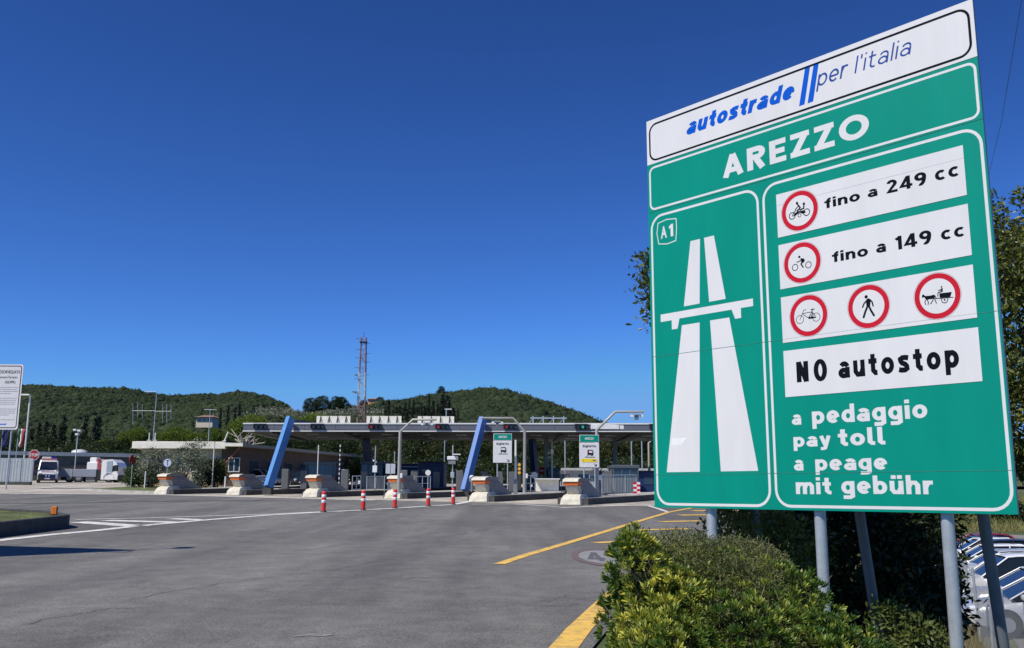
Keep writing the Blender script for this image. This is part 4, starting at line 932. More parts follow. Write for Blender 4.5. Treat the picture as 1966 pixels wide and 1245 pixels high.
post(1060, 848, 76, .06, 'tall thin pole standing behind the cream barrier wall', 'thin_pole', GALV, 'pole', head=lambda t, h_: MB().box((0, -.05, h_*.78), (.24, .24, .4), WHITE, bev=.03).build('lamp_box', t))
for u, Y, vt, lab in ((1085, 100, 840, 'thin distant lamp post between the trees left of the yellow striped sign'), (1213, 96, 838, 'distant white lamp post behind the large glazed booth'), (1233, 92, 846, 'distant thin pole nearest the edge of the green board'), (757, 110, 867, 'short distant pole in the trees left of the bent mast')):
    post(u, vt, Y, .06, lab, 'distant_pole', GALV, 'pole', ground=True)
def amber(t, h_):
    for k in range(3): mb = MB(); mb.cyl((0, -.1, h_-.15-.3*k), (0, -.14, h_-.15-.3*k), .11, M('amber_lamp', (.85, .45, .03), .3), n=14); mb.build('lamp', t)
post(997, 889, 72, .1, 'small yellow three lamp signal beside the bent mast', 'amber_signal', DKMET, 'traffic light', box=.3, head=amber)
# round white shade-like heads on grey pillars by the second portal
def dome(t, h_):
    mb = MB(); mb.lathe([(.0, h_+.45), (.12, h_+.42), (.19, h_+.28), (.19, h_), (.1, h_)], (0, 0, 0), WTRIM, 14); mb.build('lamp_cap', t)
post(906, 925, 67, .11, 'tan pillar lamp with rounded cap right of the second blue leg', 'pillar_lamp', M('tan_paint', (.35, .25, .12), .6), 'lamp', head=dome)
# barred marker post in red and white
g = on(1222.5, 940, 61.8); g.z -= .2; t = thing('striped_marker', g, 'red and white checked marker post at the end of the barred fence', 'marker')
mb = MB(); h_ = P(1222, 929, 61.8).z-g.z
for i in range(6):
    for j in range(2): mb.box((-.11+.22*j, 0, .15+h_*i/6+h_/12-.05), (.22, .06, h_/6), RED if (i+j) % 2 else REFL_W)
mb.build('board', t); MB().cyl((0, .06, -.1), (0, .06, h_+.1), .035, GALV).build('post', t)
# dark spiky bundle of cables and cameras on the rightmost island
g = on(1148, 940, 57.6); t = thing('wrapped_ticket_machine', g, 'black wrapped ticket machine with spiky top beside the yellow striped sign', 'ticket machine')
mb = MB(); h_ = P(1148, 905, 57.6).z-g.z; mb.lathe([(.16, 0), (.2, h_*.4), (.17, h_*.8), (.28, h_*.92), (.22, h_), (.05, h_+.05)], (0, 0, 0), BLACK, 9, False); mb.build('body', t)
mb = MB()
for k in range(7): A_ = k*.9; mb.cyl((0, 0, h_*.85), (.42*math.cos(A_), .3*math.sin(A_), h_+.05+.3*((k*37) % 5)/5), .05, BLACK, r2=.012, n=5)
mb.build('spikes', t)
# cream barrier wall and structures beyond
def block(name, u0, u1, v0, v1, Y, dep, mat, lab, cat, extra=None, ground=True):
    a, b = P(u0, v0, Y), P(u1, v0, Y); g = Vector(((a.x+b.x)/2, Y+dep/2, min(prof(Y)+.02, P(u0, v1, Y).z))); w_, hh = b.x-a.x, a.z-g.z
    t = thing(name, g, lab, cat); mb = MB(); mb.box((0, 0, hh/2), (w_, dep, hh), mat, bev=.03); mb.build('body', t)
    if extra: extra(t, w_, dep, hh)
    return t
def ext_bar(t, w, d, h):
    mb = MB(); mb.box((0, -d/2-.02, h+.04), (w+.1, d+.15, .08), WTRIM); mb.build('coping', t); mb = MB(); mb.box((0, -d/2-.02, .18), (w, .05, .36), M('ochre_stain', (.4, .33, .2), .8)); mb.build('skirting', t)
block('barrier_wall', 1028, 1073, 921, 945, 70, .8, CREAM, 'low cream concrete barrier wall in the lane between the two biglietto signs', 'barrier', ext_bar)
def ext_fac(t, w, d, h):
    for i in range(5): mb = MB(); mb.box((-w*.4+w*.2*i, -d/2-.02, h*.55), (w*.13, .04, h*.4), GLASSB); mb.build('window', t)
    mb = MB(); mb.box((0, -.2, h+.1), (w+.6, d+.6, .25), M('pale_metal_roof', (.42, .43, .42), .5)); mb.build('roof', t)
block('service_building', 1052, 1300, 903, 935, 104, 7, M('pale_grey_cladding', (.33, .34, .34), .6, vary=.1), 'low pale grey service building with windows beyond the lanes at right', 'building', ext_fac)
for u, vt, Y, lab in ((605, 905, 78, 'square dark lane column behind the glazed toll booth'), (700, 905, 74, 'square dark lane column before the booth with the blue window'), (838, 906, 76, 'square dark lane column before the tall service cabin'),
                      (930, 905, 74, 'square dark lane column left of the single biglietto sign'), (960, 906, 72, 'square dark lane column below the single biglietto sign'), (1012, 906, 78, 'square dark lane column right of the tall bent mast'), (1092, 903, 66, 'square dark lane column right of the cream barrier wall'), (1168, 905, 64, 'square dark lane column left of the large glazed booth')):
    post(u, vt, Y, .2, lab, 'lane_column', M('lane_column_grey', (0, 0, 0)), 'column', box=.5, grp='square grey lane columns')
railing(on(1078, 940, 63), on(1094, 940, 63.5), 1.25, 'dark barred gate between the cream barrier wall and the rightmost nose', step=.14, mat=DKMET)
railing(on(928, 940, 62), on(944, 940, 62.6), 1.1, 'barred railing below the single biglietto sign', step=.14)
# ------------------------------------------------------------------ buildings at left
TAN = M('tan_render', (.12, .08, .055), .85, vary=.12, scale=1.2)
CREAMW = M('cream_render_wall', (.62, .55, .42), .85, vary=.1, scale=1)
ROOFG = M('flat_roof_gravel', (.28, .27, .25), .9, vary=.2)
def window(t, off, o, ex, n, w_, h_, bars=2, name='window', WTRIM=WTRIM):
    "framed window; frame is the part, pane and sill its pieces"
    o, ex, n = Vector(o), Vector(ex), Vector(n); fw = .07
    mb = MB()
    for a0, a1, b0, b1 in ((0, w_, 0, fw), (0, w_, h_-fw, h_), (0, fw, fw, h_-fw), (w_-fw, w_, fw, h_-fw)): mb.prism([(a0, b0), (a1, b0), (a1, b1), (a0, b1)], o, ex, UP, n, .06, WTRIM)
    for i in range(1, bars): x = w_*i/bars; mb.prism([(x-.03, fw), (x+.03, fw), (x+.03, h_-fw), (x-.03, h_-fw)], o, ex, UP, n, .05, WTRIM)
    f = mb.build(name, t, off); mb = MB(); mb.prism([(fw, fw), (w_-fw, fw), (w_-fw, h_-fw), (fw, h_-fw)], o, ex, UP, n, .02, GLASSB); mb.build('pane', f, (0, 0, 0))
    for v in f.children[0].data.vertices: v.co -= Vector(off)
def cream_building():
    a, b = P(254, 848, 86), P(433, 848, 86); zt_, z2 = a.z, P(300, 861.5, 86).z; g = Vector((a.x, 86, prof(86))); D = 11
    t = thing('flat_roofed_office', g, 'cream flat roofed office building behind the olive trees', 'building'); w_ = b.x-a.x
    mb = MB(); mb.box((w_/2, D/2, (z2+zt_)/2-g.z), (w_, D, zt_-z2), CREAM, bev=.03); mb.box((w_/2, D/2, zt_-g.z+.03), (w_-.5, D-.5, .04), ROOFG); mb.build('roof', t)
    mb = MB(); mb.box((w_/2+.1, D/2+.3, (z2-g.z)/2), (w_-.9, D-1.5, z2-g.z), CREAMW); mb.build('wall', t)
    for i in range(4): window(t, g, g+Vector((1.2+1.95*i, .95, 1.5)), (1, 0, 0), (0, -1, 0), 1.2, 1.3)
    mb = MB(); mb.box((w_*.5, .93, .25), (w_-.95, .05, .5), M('ochre_plinth', (.40, .30, .17), .8)); mb.build('plinth', t)
cream_building()
def brown_building():
    A_, B_ = P(433, 851.5, 85.5), P(466, 851.5, 85.5); Cc_ = P(692, 874, 112); zt_ = A_.z; g = Vector((B_.x, B_.y, prof(B_.y)))
    D_ = Cc_ + Vector((-7, 3, 0)); E_ = A_ + Vector((-4, 12, 0))
    t = thing('brown_customs_office', g, 'long low brown office with overhanging flat roof receding under the canopy', 'building')
    pl = [(p.x-g.x, p.y-g.y) for p in (A_, B_, Cc_, D_, E_)]
    mb = MB(); mb.prism(pl, (0, 0, zt_-g.z-.28), (1, 0, 0), (0, 1, 0), UP, .28, M('dark_roof_slab', (.13, .11, .09), .8), tb=M('roof_edge', (.28, .25, .2), .7)); rf = mb.build('roof', t)
    mb = MB(); mb.box(((pl[0][0]+pl[1][0])/2, -.03, zt_-g.z-.12), (pl[1][0]-pl[0][0]+.05, .05, .3), CREAM); mb.build('roof_edge_trim', rf)
    d = Vector((pl[2][0]-pl[1][0], pl[2][1]-pl[1][1], 0)).normalized(); nrm = Vector((d.y, -d.x, 0)); L = (Vector((pl[2][0]-pl[1][0], pl[2][1]-pl[1][1], 0))).length
    w0 = Vector((pl[1][0], pl[1][1], 0)) - nrm*.9 + d*1.0; z2 = zt_-g.z-.28
    q = [(w0.x, w0.y), ((w0+d*(L-2)).x, (w0+d*(L-2)).y), (pl[3][0]-.5, pl[3][1]-1), (pl[4][0], pl[4][1]), (pl[0][0]-.6, 1.0)]
    mb = MB(); mb.prism(q, (0, 0, 0), (1, 0, 0), (0, 1, 0), UP, z2, TAN); mb.build('wall', t)
    for s_ in (2, 5.2, 9, 12.5, 16, 19.5):
        window(t, g, g+w0+d*s_+UP*1.3+nrm*.0, d, nrm, 1.7, 1.35, 3, WTRIM=M('dull_window_frame', (.10, .10, .11), .6))
    window(t, g, g+Vector((pl[0][0]+.1, .92, 1.5)), (1, 0, 0), (0, -1, 0), 1.05, 1.3)
    mb = MB(); p0 = w0+d*7.2+nrm*.02; mb.prism([(0, 0), (1.4, 0), (1.4, 2.3), (0, 2.3)], p0, d, UP, nrm, .05, DKMET); mb.build('door', t)
    mb = MB(); mb.cyl((pl[0][0]-.2, .9, 2.2), (pl[1][0]-.3, .15, z2-.1), .07, M('rust_brown', (.30, .12, .07), .7), n=6); mb.build('brace', t)
brown_building()
def low_building():
    z0 = prof(128); a = P(-160, 865, 122); b = P(262, 872, 134); zt_ = P(100, 866, 125).z
    g = Vector((a.x, a.y, z0)); d = Vector((b.x-a.x, b.y-a.y, 0)); L = d.length; d.normalize(); n = Vector((d.y, -d.x, 0)); h_ = zt_-z0
    t = thing('long_warehouse', g, 'long low warehouse with pale roof edge and brown panels behind the truck', 'building')
    mb = MB(); mb.prism([(0, 0), (L, 0), (L, h_-.5), (0, h_-.5)], (0, 0, 0), d, UP, -n, 9, M('taupe_wall', (.145, .125, .11), .8, vary=.1)); mb.build('wall', t)
    mb = MB(); mb.prism([(-.3, h_-.5), (L+.3, h_-.5), (L+.3, h_), (-.3, h_)], n*.3, d, UP, -n, 9.6, M('pale_roof_metal', (.36, .38, .41), .45, metal=.2)); rf = mb.build('roof', t)
    k = 0
    for s_ in np.arange(2, L-4, 5.4):
        mb = MB(); mb.prism([(s_, .9), (s_+3.9, .9), (s_+3.9, h_-1.3), (s_, h_-1.3)], (0, 0, 0), d, UP, n, .06, M('brown_shutter', (.085, .06, .055), .6)); mb.build('shutter', t); k += 1
        if k % 2 == 0:
            mb = MB(); c = d*(s_+1)-n*1.5; mb.lathe([(1.1, h_-.02), (1.0, h_+.28), (.6, h_+.45), (0, h_+.5)], (c.x, c.y, 0), M('skylight_acrylic', (.6, .62, .62), .3), 12); mb.build('skylight', rf)
low_building()
# antennas
def antenna(u, v0, v1, Y, lab, arms, lean=0):
    a, b = P(u, v1, Y), P(u, v0, Y); b.x = a.x; t = thing('roof_antenna', a, lab, 'antenna', 'antennas on the flat roofed office')
    mb = MB(); mb.cyl((0, 0, 0), b-a, .045, GALV, r2=.025, n=6); mb.build('mast', t)
    for (ua, ub, va, dips) in arms:
        p, q = P(ua, va, Y), P(ub, va, Y); p.y = q.y = Y; mb = MB(); mb.cyl(p-a, q-a, .02, GALV, n=5); o = mb.build('boom', t)
        for (ud, d0, d1) in dips:
            p, q = P(ud, d0, Y)-a, P(ud, d1, Y)-a; p.y = q.y = .03; MB().cyl(p, q, .018, GALV, n=5).build('dipole', o)
antenna(294, 750, 848, 88, 'tall dipole aerial on the cream office roof, behind the left olive tree', [(277, 299, 752, ()), (254, 297, 789, ((255, 775, 815), (264, 773, 800), (273, 776, 803))), (297, 329, 790, ((312, 776, 812), (320, 775, 812), (328, 777, 806)))])
antenna(400, 785, 849, 88, 'thin aerial with short crossbar on the cream office roof', [(392, 416, 787, ())])
for u, lab in ((286, 'short white stub aerial left of the tall dipole aerial'), (297.5, 'short white stub aerial right of the tall dipole aerial')):
    a = P(u, 848, 86.5); t = thing('stub_aerial', a, lab, 'antenna'); MB().cyl((0, 0, -.05), (0, 0, .8), .05, WTRIM, n=6).build('rod', t); MB().box((0, 0, .1), (.35, .2, .06), WTRIM).build('bracket', t)
a = P(431, 847.5, 86.4); t = thing('tilted_panel_aerial', a, 'white tilted panel aerial at the right end of the cream roof', 'antenna'); MB().cyl((0, 0, 0), (.3, 0, .85), .07, WTRIM, n=6).build('rod', t); MB().box((0, 0, .03), (.3, .3, .06), WTRIM).build('bracket', t)
# ------------------------------------------------------------------ lattice tower
def lattice():
    Y = 160; a, b = P(690, 900, Y), P(694, 648, Y); b.x = a.x+.05; z0 = prof(Y); H = b.z-z0; t = thing('lattice_mast', (a.x, Y, z0), 'tall red and white lattice radio mast rising behind the canopy', 'mast')
    RW = M('mast_red', (.30, .17, .165), .6); WW = M('mast_white', (.55, .55, .57), .6)
    bands = [(0, .38, WW), (.38, .58, RW), (.58, .75, WW), (.75, 1.0, RW)]
    wd = lambda s: .80-.38*s
    for s0, s1, mm in bands:
        mb = MB(); n = max(2, int((s1-s0)*H/1.3)); 
        for k in range(n):
            q0, q1 = s0+(s1-s0)*k/n, s0+(s1-s0)*(k+1)/n; w0, w1 = wd(q0), wd(q1); c0 = [(-w0, -w0, q0*H), (w0, -w0, q0*H), (w0, w0, q0*H), (-w0, w0, q0*H)]; c1 = [(-w1, -w1, q1*H), (w1, -w1, q1*H), (w1, w1, q1*H), (-w1, w1, q1*H)]
            for i in range(4):
                mb.cyl(c0[i], c1[i], .07, mm, n=4, caps=False); j = (i+1) % 4
                mb.cyl(c0[i], c1[j] if k % 2 else c0[j], .035, mm, n=4, caps=False); mb.cyl(c0[j], c1[i], .035, mm, n=4, caps=False)
        mb.build('lattice_section', t)
    for z, x, r in ((.60, -1.0, .5), (.485, -1.1, .6), (.28, -1.7, .9), (.14, -1.6, .7), (.72, -.9, .3)):
        mb = MB(); mb.cyl((0, -.6, z*H), (x, -1.0, z*H), .04, GALV, n=5); mb.lathe([(0, 0), (r*.8, .1), (r, .25)], (x, -1.1, z*H), WTRIM, 12); mb.build('dish', t)
    for k, z in enumerate((.70, .73, .78, .82, .85, .88, .91, .95, .985)):
        s_ = 1 if k % 2 else -1; MB().cyl((0, 0, z*H), (s_*1.3, -.3, z*H+.1), .035, DKMET, n=4).build('side_aerial', t)
    MB().box((0, 0, H*.965), (1.3, 1.3, .08), DKMET).build('platform', t)
    MB().cyl((0, 0, H), (0, 0, H+.9), .04, DKMET, n=5).build('tip', t)
lattice()
# ------------------------------------------------------------------ far left: information board, fence, flags, lamp, signs
def info_board():
    Y = 80; a, b = P(-30, 825, Y), P(28, 825, Y); zt_ = P(30, 700, Y).z; w_ = 2.55+.0; R_ = P(34, 825, Y).x; zb_ = a.z; L_ = R_-2.75; h_ = zt_-zb_
    g = Vector(((L_+R_)/2, Y, prof(Y))); t = thing('privacy_notice_board', g, 'tall white notice board ending in (GDPR) text at the far left edge', 'notice board')
    o = Vector((L_-g.x, -.03, zb_-g.z)); W2 = R_-L_; mb = MB(); mb.prism(rrect(0, W2, 0, h_, .22), o+Vector((0, .03, 0)), (1, 0, 0), UP, (0, -1, 0), .03, REFL_W, tb=GREYMET)
    fr = (o, Vector((1, 0, 0)), UP, Vector((0, -1, 0))); border(mb, .12, W2-.12, .12, h_-.12, .22, .07, fr, .003, TXTK)
    K2 = TXTK; cx = W2/2
    put_text(mb, 'VIDEOSORVEGLIATA', .22, W2-.24, h_-.80, h_-.52, fr, .004, K2, .02)
    put_text(mb, 'Regolamento Europeo', .30, W2-.44, h_-1.28, h_-1.0, fr, .004, K2, .01)
    put_text(mb, '(GDPR)', cx-.1, cx+.80, h_-1.72, h_-1.42, fr, .004, K2, .02)
    GR = M('small_print_grey', (.22, .22, .24), .6); y = h_-2.0; k = 0
    random.seed(3)
    while y > .75:
        k += 1
        if k in (5, 10, 15): y -= .24; continue
        x = .3; xe_ = W2-.3-random.random()*.15 if k not in (4, 14) else W2-.9
        while x < xe_:
            l = .08+random.random()*.18; stroke(mb, [(x, y), (min(x+l, xe_), y)], .045, fr, .004, GR); x += l+.07
        y -= .17
    stroke(mb, [(cx-.2, .45), (cx+.25, .45)], .09, fr, .004, BLUEF); stroke(mb, [(cx+.32, .38), (cx+.36, .56)], .05, fr, .004, BLUEF)
    mb.build('board', t)
    for x in (R_-.55-g.x, L_+.6-g.x): mb = MB(); mb.cyl((x, .08, 0), (x, .08, zt_-g.z-.2), .07, GALV, n=8); mb.build('post', t)
info_board()
def fence_wall():
    Y = 93; R_ = P(62.5, 900, Y).x; z0 = prof(Y)-.02; zt_ = P(30, 880, Y).z; zm = P(30, 925.5, Y).z; g = Vector((R_, Y, z0))
    t = thing('panel_fence', g, 'pale grey corrugated panel fence on a concrete plinth at the left edge', 'fence')
    mb = MB(); mb.box((-12, 0, (zm-z0)/2), (24, .35, zm-z0), CONCD, bev=.02); mb.build('plinth', t)
    PM = M('pale_corrugated_panel', (.40, .43, .44), .4, vary=.12, metal=.2); n = 0
    for i in range(11):
        w_ = 1.12; x1 = -w_*i-.02; mb = MB(); pts = []
        for k in range(9): pts.append((x1-w_*k/8, -.02-(.035 if k % 2 else 0)))
        vs = [(x, y, zm-z0) for x, y in pts]+[(x, y, zt_-z0-.0) for x, y in pts]+[(x, y+.04, zm-z0) for x, y in pts]+[(x, y+.04, zt_-z0) for x, y in pts]
        mb.add(vs, [(k, k+1, 9+k+1, 9+k) for k in range(8)]+[(18+k, 18+k+1, 27+k+1, 27+k) for k in range(8)]+[(9+k, 9+k+1, 28+k, 27+k) for k in range(8)], PM); mb.box((x1, -.05, (zm+zt_)/2-z0), (.07, .09, zt_-zm), GALV); mb.build('panel', t)
fence_wall()
def pole_thing(name, u0, v0, u1, v1, Y, r, lab, cat, extra=None, mat=GALV):
    a = P(u1, v1, Y); b = P(u0, v0, Y); g = Vector((b.x, Y, prof(Y))); t = thing(name, g, lab, cat); MB().cyl((0, 0, 0), (0, 0, b.z-g.z), r, mat, n=8).build('pole', t)
    if extra: extra(t, b.z-g.z)
    return t
def lamp_top(t, h_): MB().box((-.35, -.3, h_+.05), (.95, .35, .16), WTRIM, bev=.05).build('lantern', t); MB().box((0, 0, h_*.35), (.22, .2, .3), GREYMET).build('box', t)
pole_thing('street_lamp', 58, 760, 50, 885, 97, .085, 'slim white street lamp standing behind the panel fence at left', 'street lamp', lamp_top, WTRIM)
def flag(cols):
    def f(t, h_):
        random.seed(len(cols)); 
        for i, c in enumerate(cols):
            mb = MB(); n = 8; vs = []
            for k in range(n+1):
                z = h_-.05-k*.24; 
                for e in (0, 1): x = .05+(i+e)*.22*(1-.03*k)+.05*math.sin(k*1.3+i); y = -.06-.09*math.sin(2.1*(i+e)+k*.7); vs.append((x, y, z))
            mb.add(vs, [(2*k, 2*k+1, 2*k+3, 2*k+2) for k in range(n)], c, True); o = mb.build('cloth', t); s_ = o.modifiers.new('thick', 'SOLIDIFY'); s_.thickness = .01
    return f
pole_thing('flag_pole', 36, 823, 36, 890, 100, .04, 'hanging green white and red flag behind the panel fence', 'flag', flag([M('flag_green', (.01, .09, .04)), WTRIM, M('flag_red', (.45, .03, .03))]))
pole_thing('flag_pole', 6, 823, 6, 890, 100, .04, 'hanging dark blue flag behind the panel fence at the left edge', 'flag', flag([M('flag_blue', (.012, .02, .10)), M('flag_blue', (0, 0, 0)), M('flag_blue', (0, 0, 0))]))
def stop_head(t, h_):
    r = .56; o = Vector((0, -.05, h_)); pl = [(r*math.cos(rad(22.5+45*i)), r*math.sin(rad(22.5+45*i))) for i in range(8)]
    mb = MB(); mb.prism(pl, o, (1, 0, 0), UP, (0, -1, 0), .03, REFL_W, tb=GREYMET); fr = (o+Vector((0, -.03, 0)), Vector((1, 0, 0)), UP, Vector((0, -1, 0)))
    poly(mb, [(x*.92, y*.92) for x, y in pl], fr, .003, M('stop_red', (.33, .015, .025), .45)); put_text(mb, 'STOP', -.42, .42, -.16, .16, fr, .006, REFL_W, .02); mb.build('plate', t)
pole_thing('stop_sign', 66, 874, 66, 900, 96, .04, 'red octagonal STOP sign beside the ambulance', 'road sign', stop_head)
def rsign(kind):
    def f(t, h_):
        mb = MB()
        if kind == 'red': mb.cyl((0, -.04, h_), (.055, -.06, h_), .42, M('dull_red', (.30, .02, .02), .5), n=20)
        else:
            mb.cyl((0, -.03, h_), (0, -.06, h_), .33, M('sign_blue', (.10, .16, .34), .5), n=24); mb.cyl((0, -.058, h_), (0, -.064, h_), .29, M('pale_film', (.55, .6, .7), .5), n=24); mb.box((0, -.07, h_-.02), (.05, .01, .38), BLACK); mb.box((0, -.07, h_+.18), (.22, .01, .05), BLACK)
        mb.build('disc', t)
    return f
pole_thing('prohibition_sign', 255, 883, 255, 935, 80, .035, 'dull red disc sign seen edge on beside the hedge', 'road sign', rsign('red'))
pole_thing('no_through_sign', 322, 889, 322, 935, 73, .03, 'small round pale blue sign with a dark T above the leftmost crash nose', 'road sign', rsign('t'))
pole_thing('white_pole', 412, 850, 409, 936, 79, .05, 'tall white pole right of the larger olive tree', 'pole', lambda t, h_: MB().box((0, 0, h_+.03), (.15, .15, .06), WTRIM).build('cap', t), WTRIM)
pole_thing('marker_post', 280, 905, 280, 932, 78, .06, 'short white marker post in the grass by the hedge', 'post', lambda t, h_: MB().box((0, 0, h_), (.14, .1, .05), DKMET).build('cap', t), WTRIM)
pole_thing('marker_post', 433, 915, 433, 935, 74, .06, 'short white marker post left of the second crash nose', 'post', lambda t, h_: MB().box((0, 0, h_), (.14, .1, .05), DKMET).build('cap', t), WTRIM)
def cams(t, h_):
    for dx, dz in ((-.3, 0), (.25, -.1), (.0, -.55)): MB().box((dx, -.1, h_+dz), (.36, .5, .22), WTRIM, bev=.03).build('camera', t)
pole_thing('camera_pole', 150, 826, 146, 870, 116, .07, 'distant pole with white cameras above the warehouse roof', 'pole', cams)
pole_thing('thin_mast', 857, 786, 857, 830, 150, .09, 'thin mast with small antenna behind the third cream billboard', 'mast', lambda t, h_: MB().box((.3, 0, h_), (1.1, .2, .15), WTRIM).build('head', t))
# grass patch by the hedge and olives
gp = [(-34.5, 77.5), (-30, 73.2), (-26.5, 71.8), (-24.5, 73), (-21.5, 79), (-21, 86), (-34, 87)]
t = thing('grass_verge', (-28, 78, prof(78)), 'kerbed strip of rough grass under the olive trees', 'verge')
n = len(gp); mb = MB(); cx_, cy_ = -27.5, 79.5
dn = []
for k in range(n):
    a, b = gp[k], gp[(k+1) % n]
    for i in range(4): dn.append((a[0]+(b[0]-a[0])*i/4, a[1]+(b[1]-a[1])*i/4))
N_ = len(dn); rings = [(1, -.05, 0), (1, .16, 0), (.975, .17, 0), (.97, .15, 1), (.5, .19, 1), (.1, .2, 1)]
vs = [(cx_+(x-cx_)*r_, cy_+(y-cy_)*r_, prof(cy_+(y-cy_)*r_)+.02+h_) for r_, h_, _ in rings for x, y in dn]
for k in range(5): mb.add(vs[k*N_:(k+2)*N_], [(i, (i+1) % N_, N_+(i+1) % N_, N_+i) for i in range(N_)], CONC if k < 3 else LAWN)
mb.build('turf_and_kerb', t, t.location)
# ------------------------------------------------------------------ ambulance (van seen from the front) and truck
VWHITE = M('vehicle_white', (.78, .78, .76), .3, vary=.03, coat=.4); VDARK = M('vehicle_black_trim', (.02, .02, .022), .5); VBLUE = M('vehicle_blue', (.01, .02, .10), .35)
LAMPG = M('headlamp_glass', (.6, .65, .7), .12, spec=.8); WSCR = M('windscreen_glass', (.015, .02, .028), .06, spec=.9); PINKR = M('faded_red_stripe', (.60, .22, .18), .4)
def wheel(t, x, y, r, w_, name='wheel', ax='x'):
    d = Vector((w_/2, 0, 0)) if ax == 'x' else Vector((0, w_/2, 0)); c = Vector((x, y, r))
    mb = MB(); mb.cyl(c-d, c+d, r, RUBBER, n=20); o = mb.build(name, t); mb = MB(); mb.cyl(c-d*1.04, c+d*1.04, r*.58, M('wheel_rim', (.4, .4, .42), .35, metal=.6), n=14); mb.build('rim', o); return o
def ambulance():
    g = Vector((P(90, 928, 101).x, 101, prof(101)+.02)); t = thing('ambulance', g, 'white and blue ambulance van seen from the front beside the fence', 'ambulance', rz=rad(25))
    # body loft: cross-sections along +y (front at y=0)
    secs = [(0.0, .88, .35, 1.00), (.12, .95, .32, 1.12), (.85, 1.0, .30, 1.32), (1.0, 1.0, .30, 1.38), (1.75, 1.02, .3, 2.42), (2.1, 1.02, .3, 2.55), (5.6, 1.02, .3, 2.58), (5.8, 1.0, .32, 2.5)]
    mb = MB(); R_ = []
    for y, hw, z0, z1 in secs:
        bw = hw*(.86 if z1 > 2 else .93); R_.append([(-hw, y, z0), (-hw, y, min(z1, 1.3)-.1), (-bw, y, z1-.12), (-bw+.15, y, z1), (bw-.15, y, z1), (bw, y, z1-.12), (hw, y, min(z1, 1.3)-.1), (hw, y, z0)])
    n = 8; vs = [p for r in R_ for p in r]; mb.add(vs, [(i*n+j, i*n+j+1, (i+1)*n+j+1, (i+1)*n+j) for i in range(len(R_)-1) for j in range(n-1)]+[list(range(n))[::-1], [(len(R_)-1)*n+j for j in range(n)]], VWHITE); mb.build('body', t)
    mb = MB(); mb.add([(-.86, .98, 1.42), (.86, .98, 1.42), (.76, 1.66, 2.26), (-.76, 1.66, 2.26)], [(0, 1, 2, 3)], WSCR); o = mb.build('windscreen', t); o.modifiers.new('t', 'SOLIDIFY').thickness = -.03
    MB().box((0, -.03, .62), (1.5, .12, .52), VBLUE, bev=.04).build('grille', t); MB().box((0, -.05, .34), (1.86, .2, .24), VDARK, bev=.05).build('bumper', t)
    MB().box((-.68, -.05, .62), (.5, .18, .62), VDARK, bev=.08).build('bumper_corner', t)
    MB().box((0, .3, 1.19), (1.3, .45, .03), PINKR).build('stripe', t)
    for x in (-.3, .3): MB().cyl((x*.45, -.08, .72), (x*.45, -.11, .72), .07, LAMPG, n=12).build('auxiliary_light', t)
    for x in (-.74, .74): MB().box((x, .02, .98), (.28, .14, .2), LAMPG, bev=.04).build('headlight', t)
    MB().box((0, -.16, .45), (.52, .02, .12), WTRIM).build('number_plate', t)
    MB().box((-.25, 2.05, 2.68), (.9, .5, .22), WTRIM, bev=.05).build('roof_box', t); MB().box((.42, 2.05, 2.68), (.62, .4, .24), M('blue_beacon_lens', (.02, .03, .30), .2), bev=.05).build('beacon', t)
    MB().box((0, 1.78, 2.50), (1.5, .12, .16), PINKR, bev=.03).build('roof_stripe', t)
    for s_ in (-1, 1): MB().box((s_*1.18, .95, 1.55), (.22, .12, .42), VDARK, bev=.04).build('mirror', t); wheel(t, s_*.88, .9, .36, .24); wheel(t, s_*.88, 4.6, .36, .24)
ambulance()
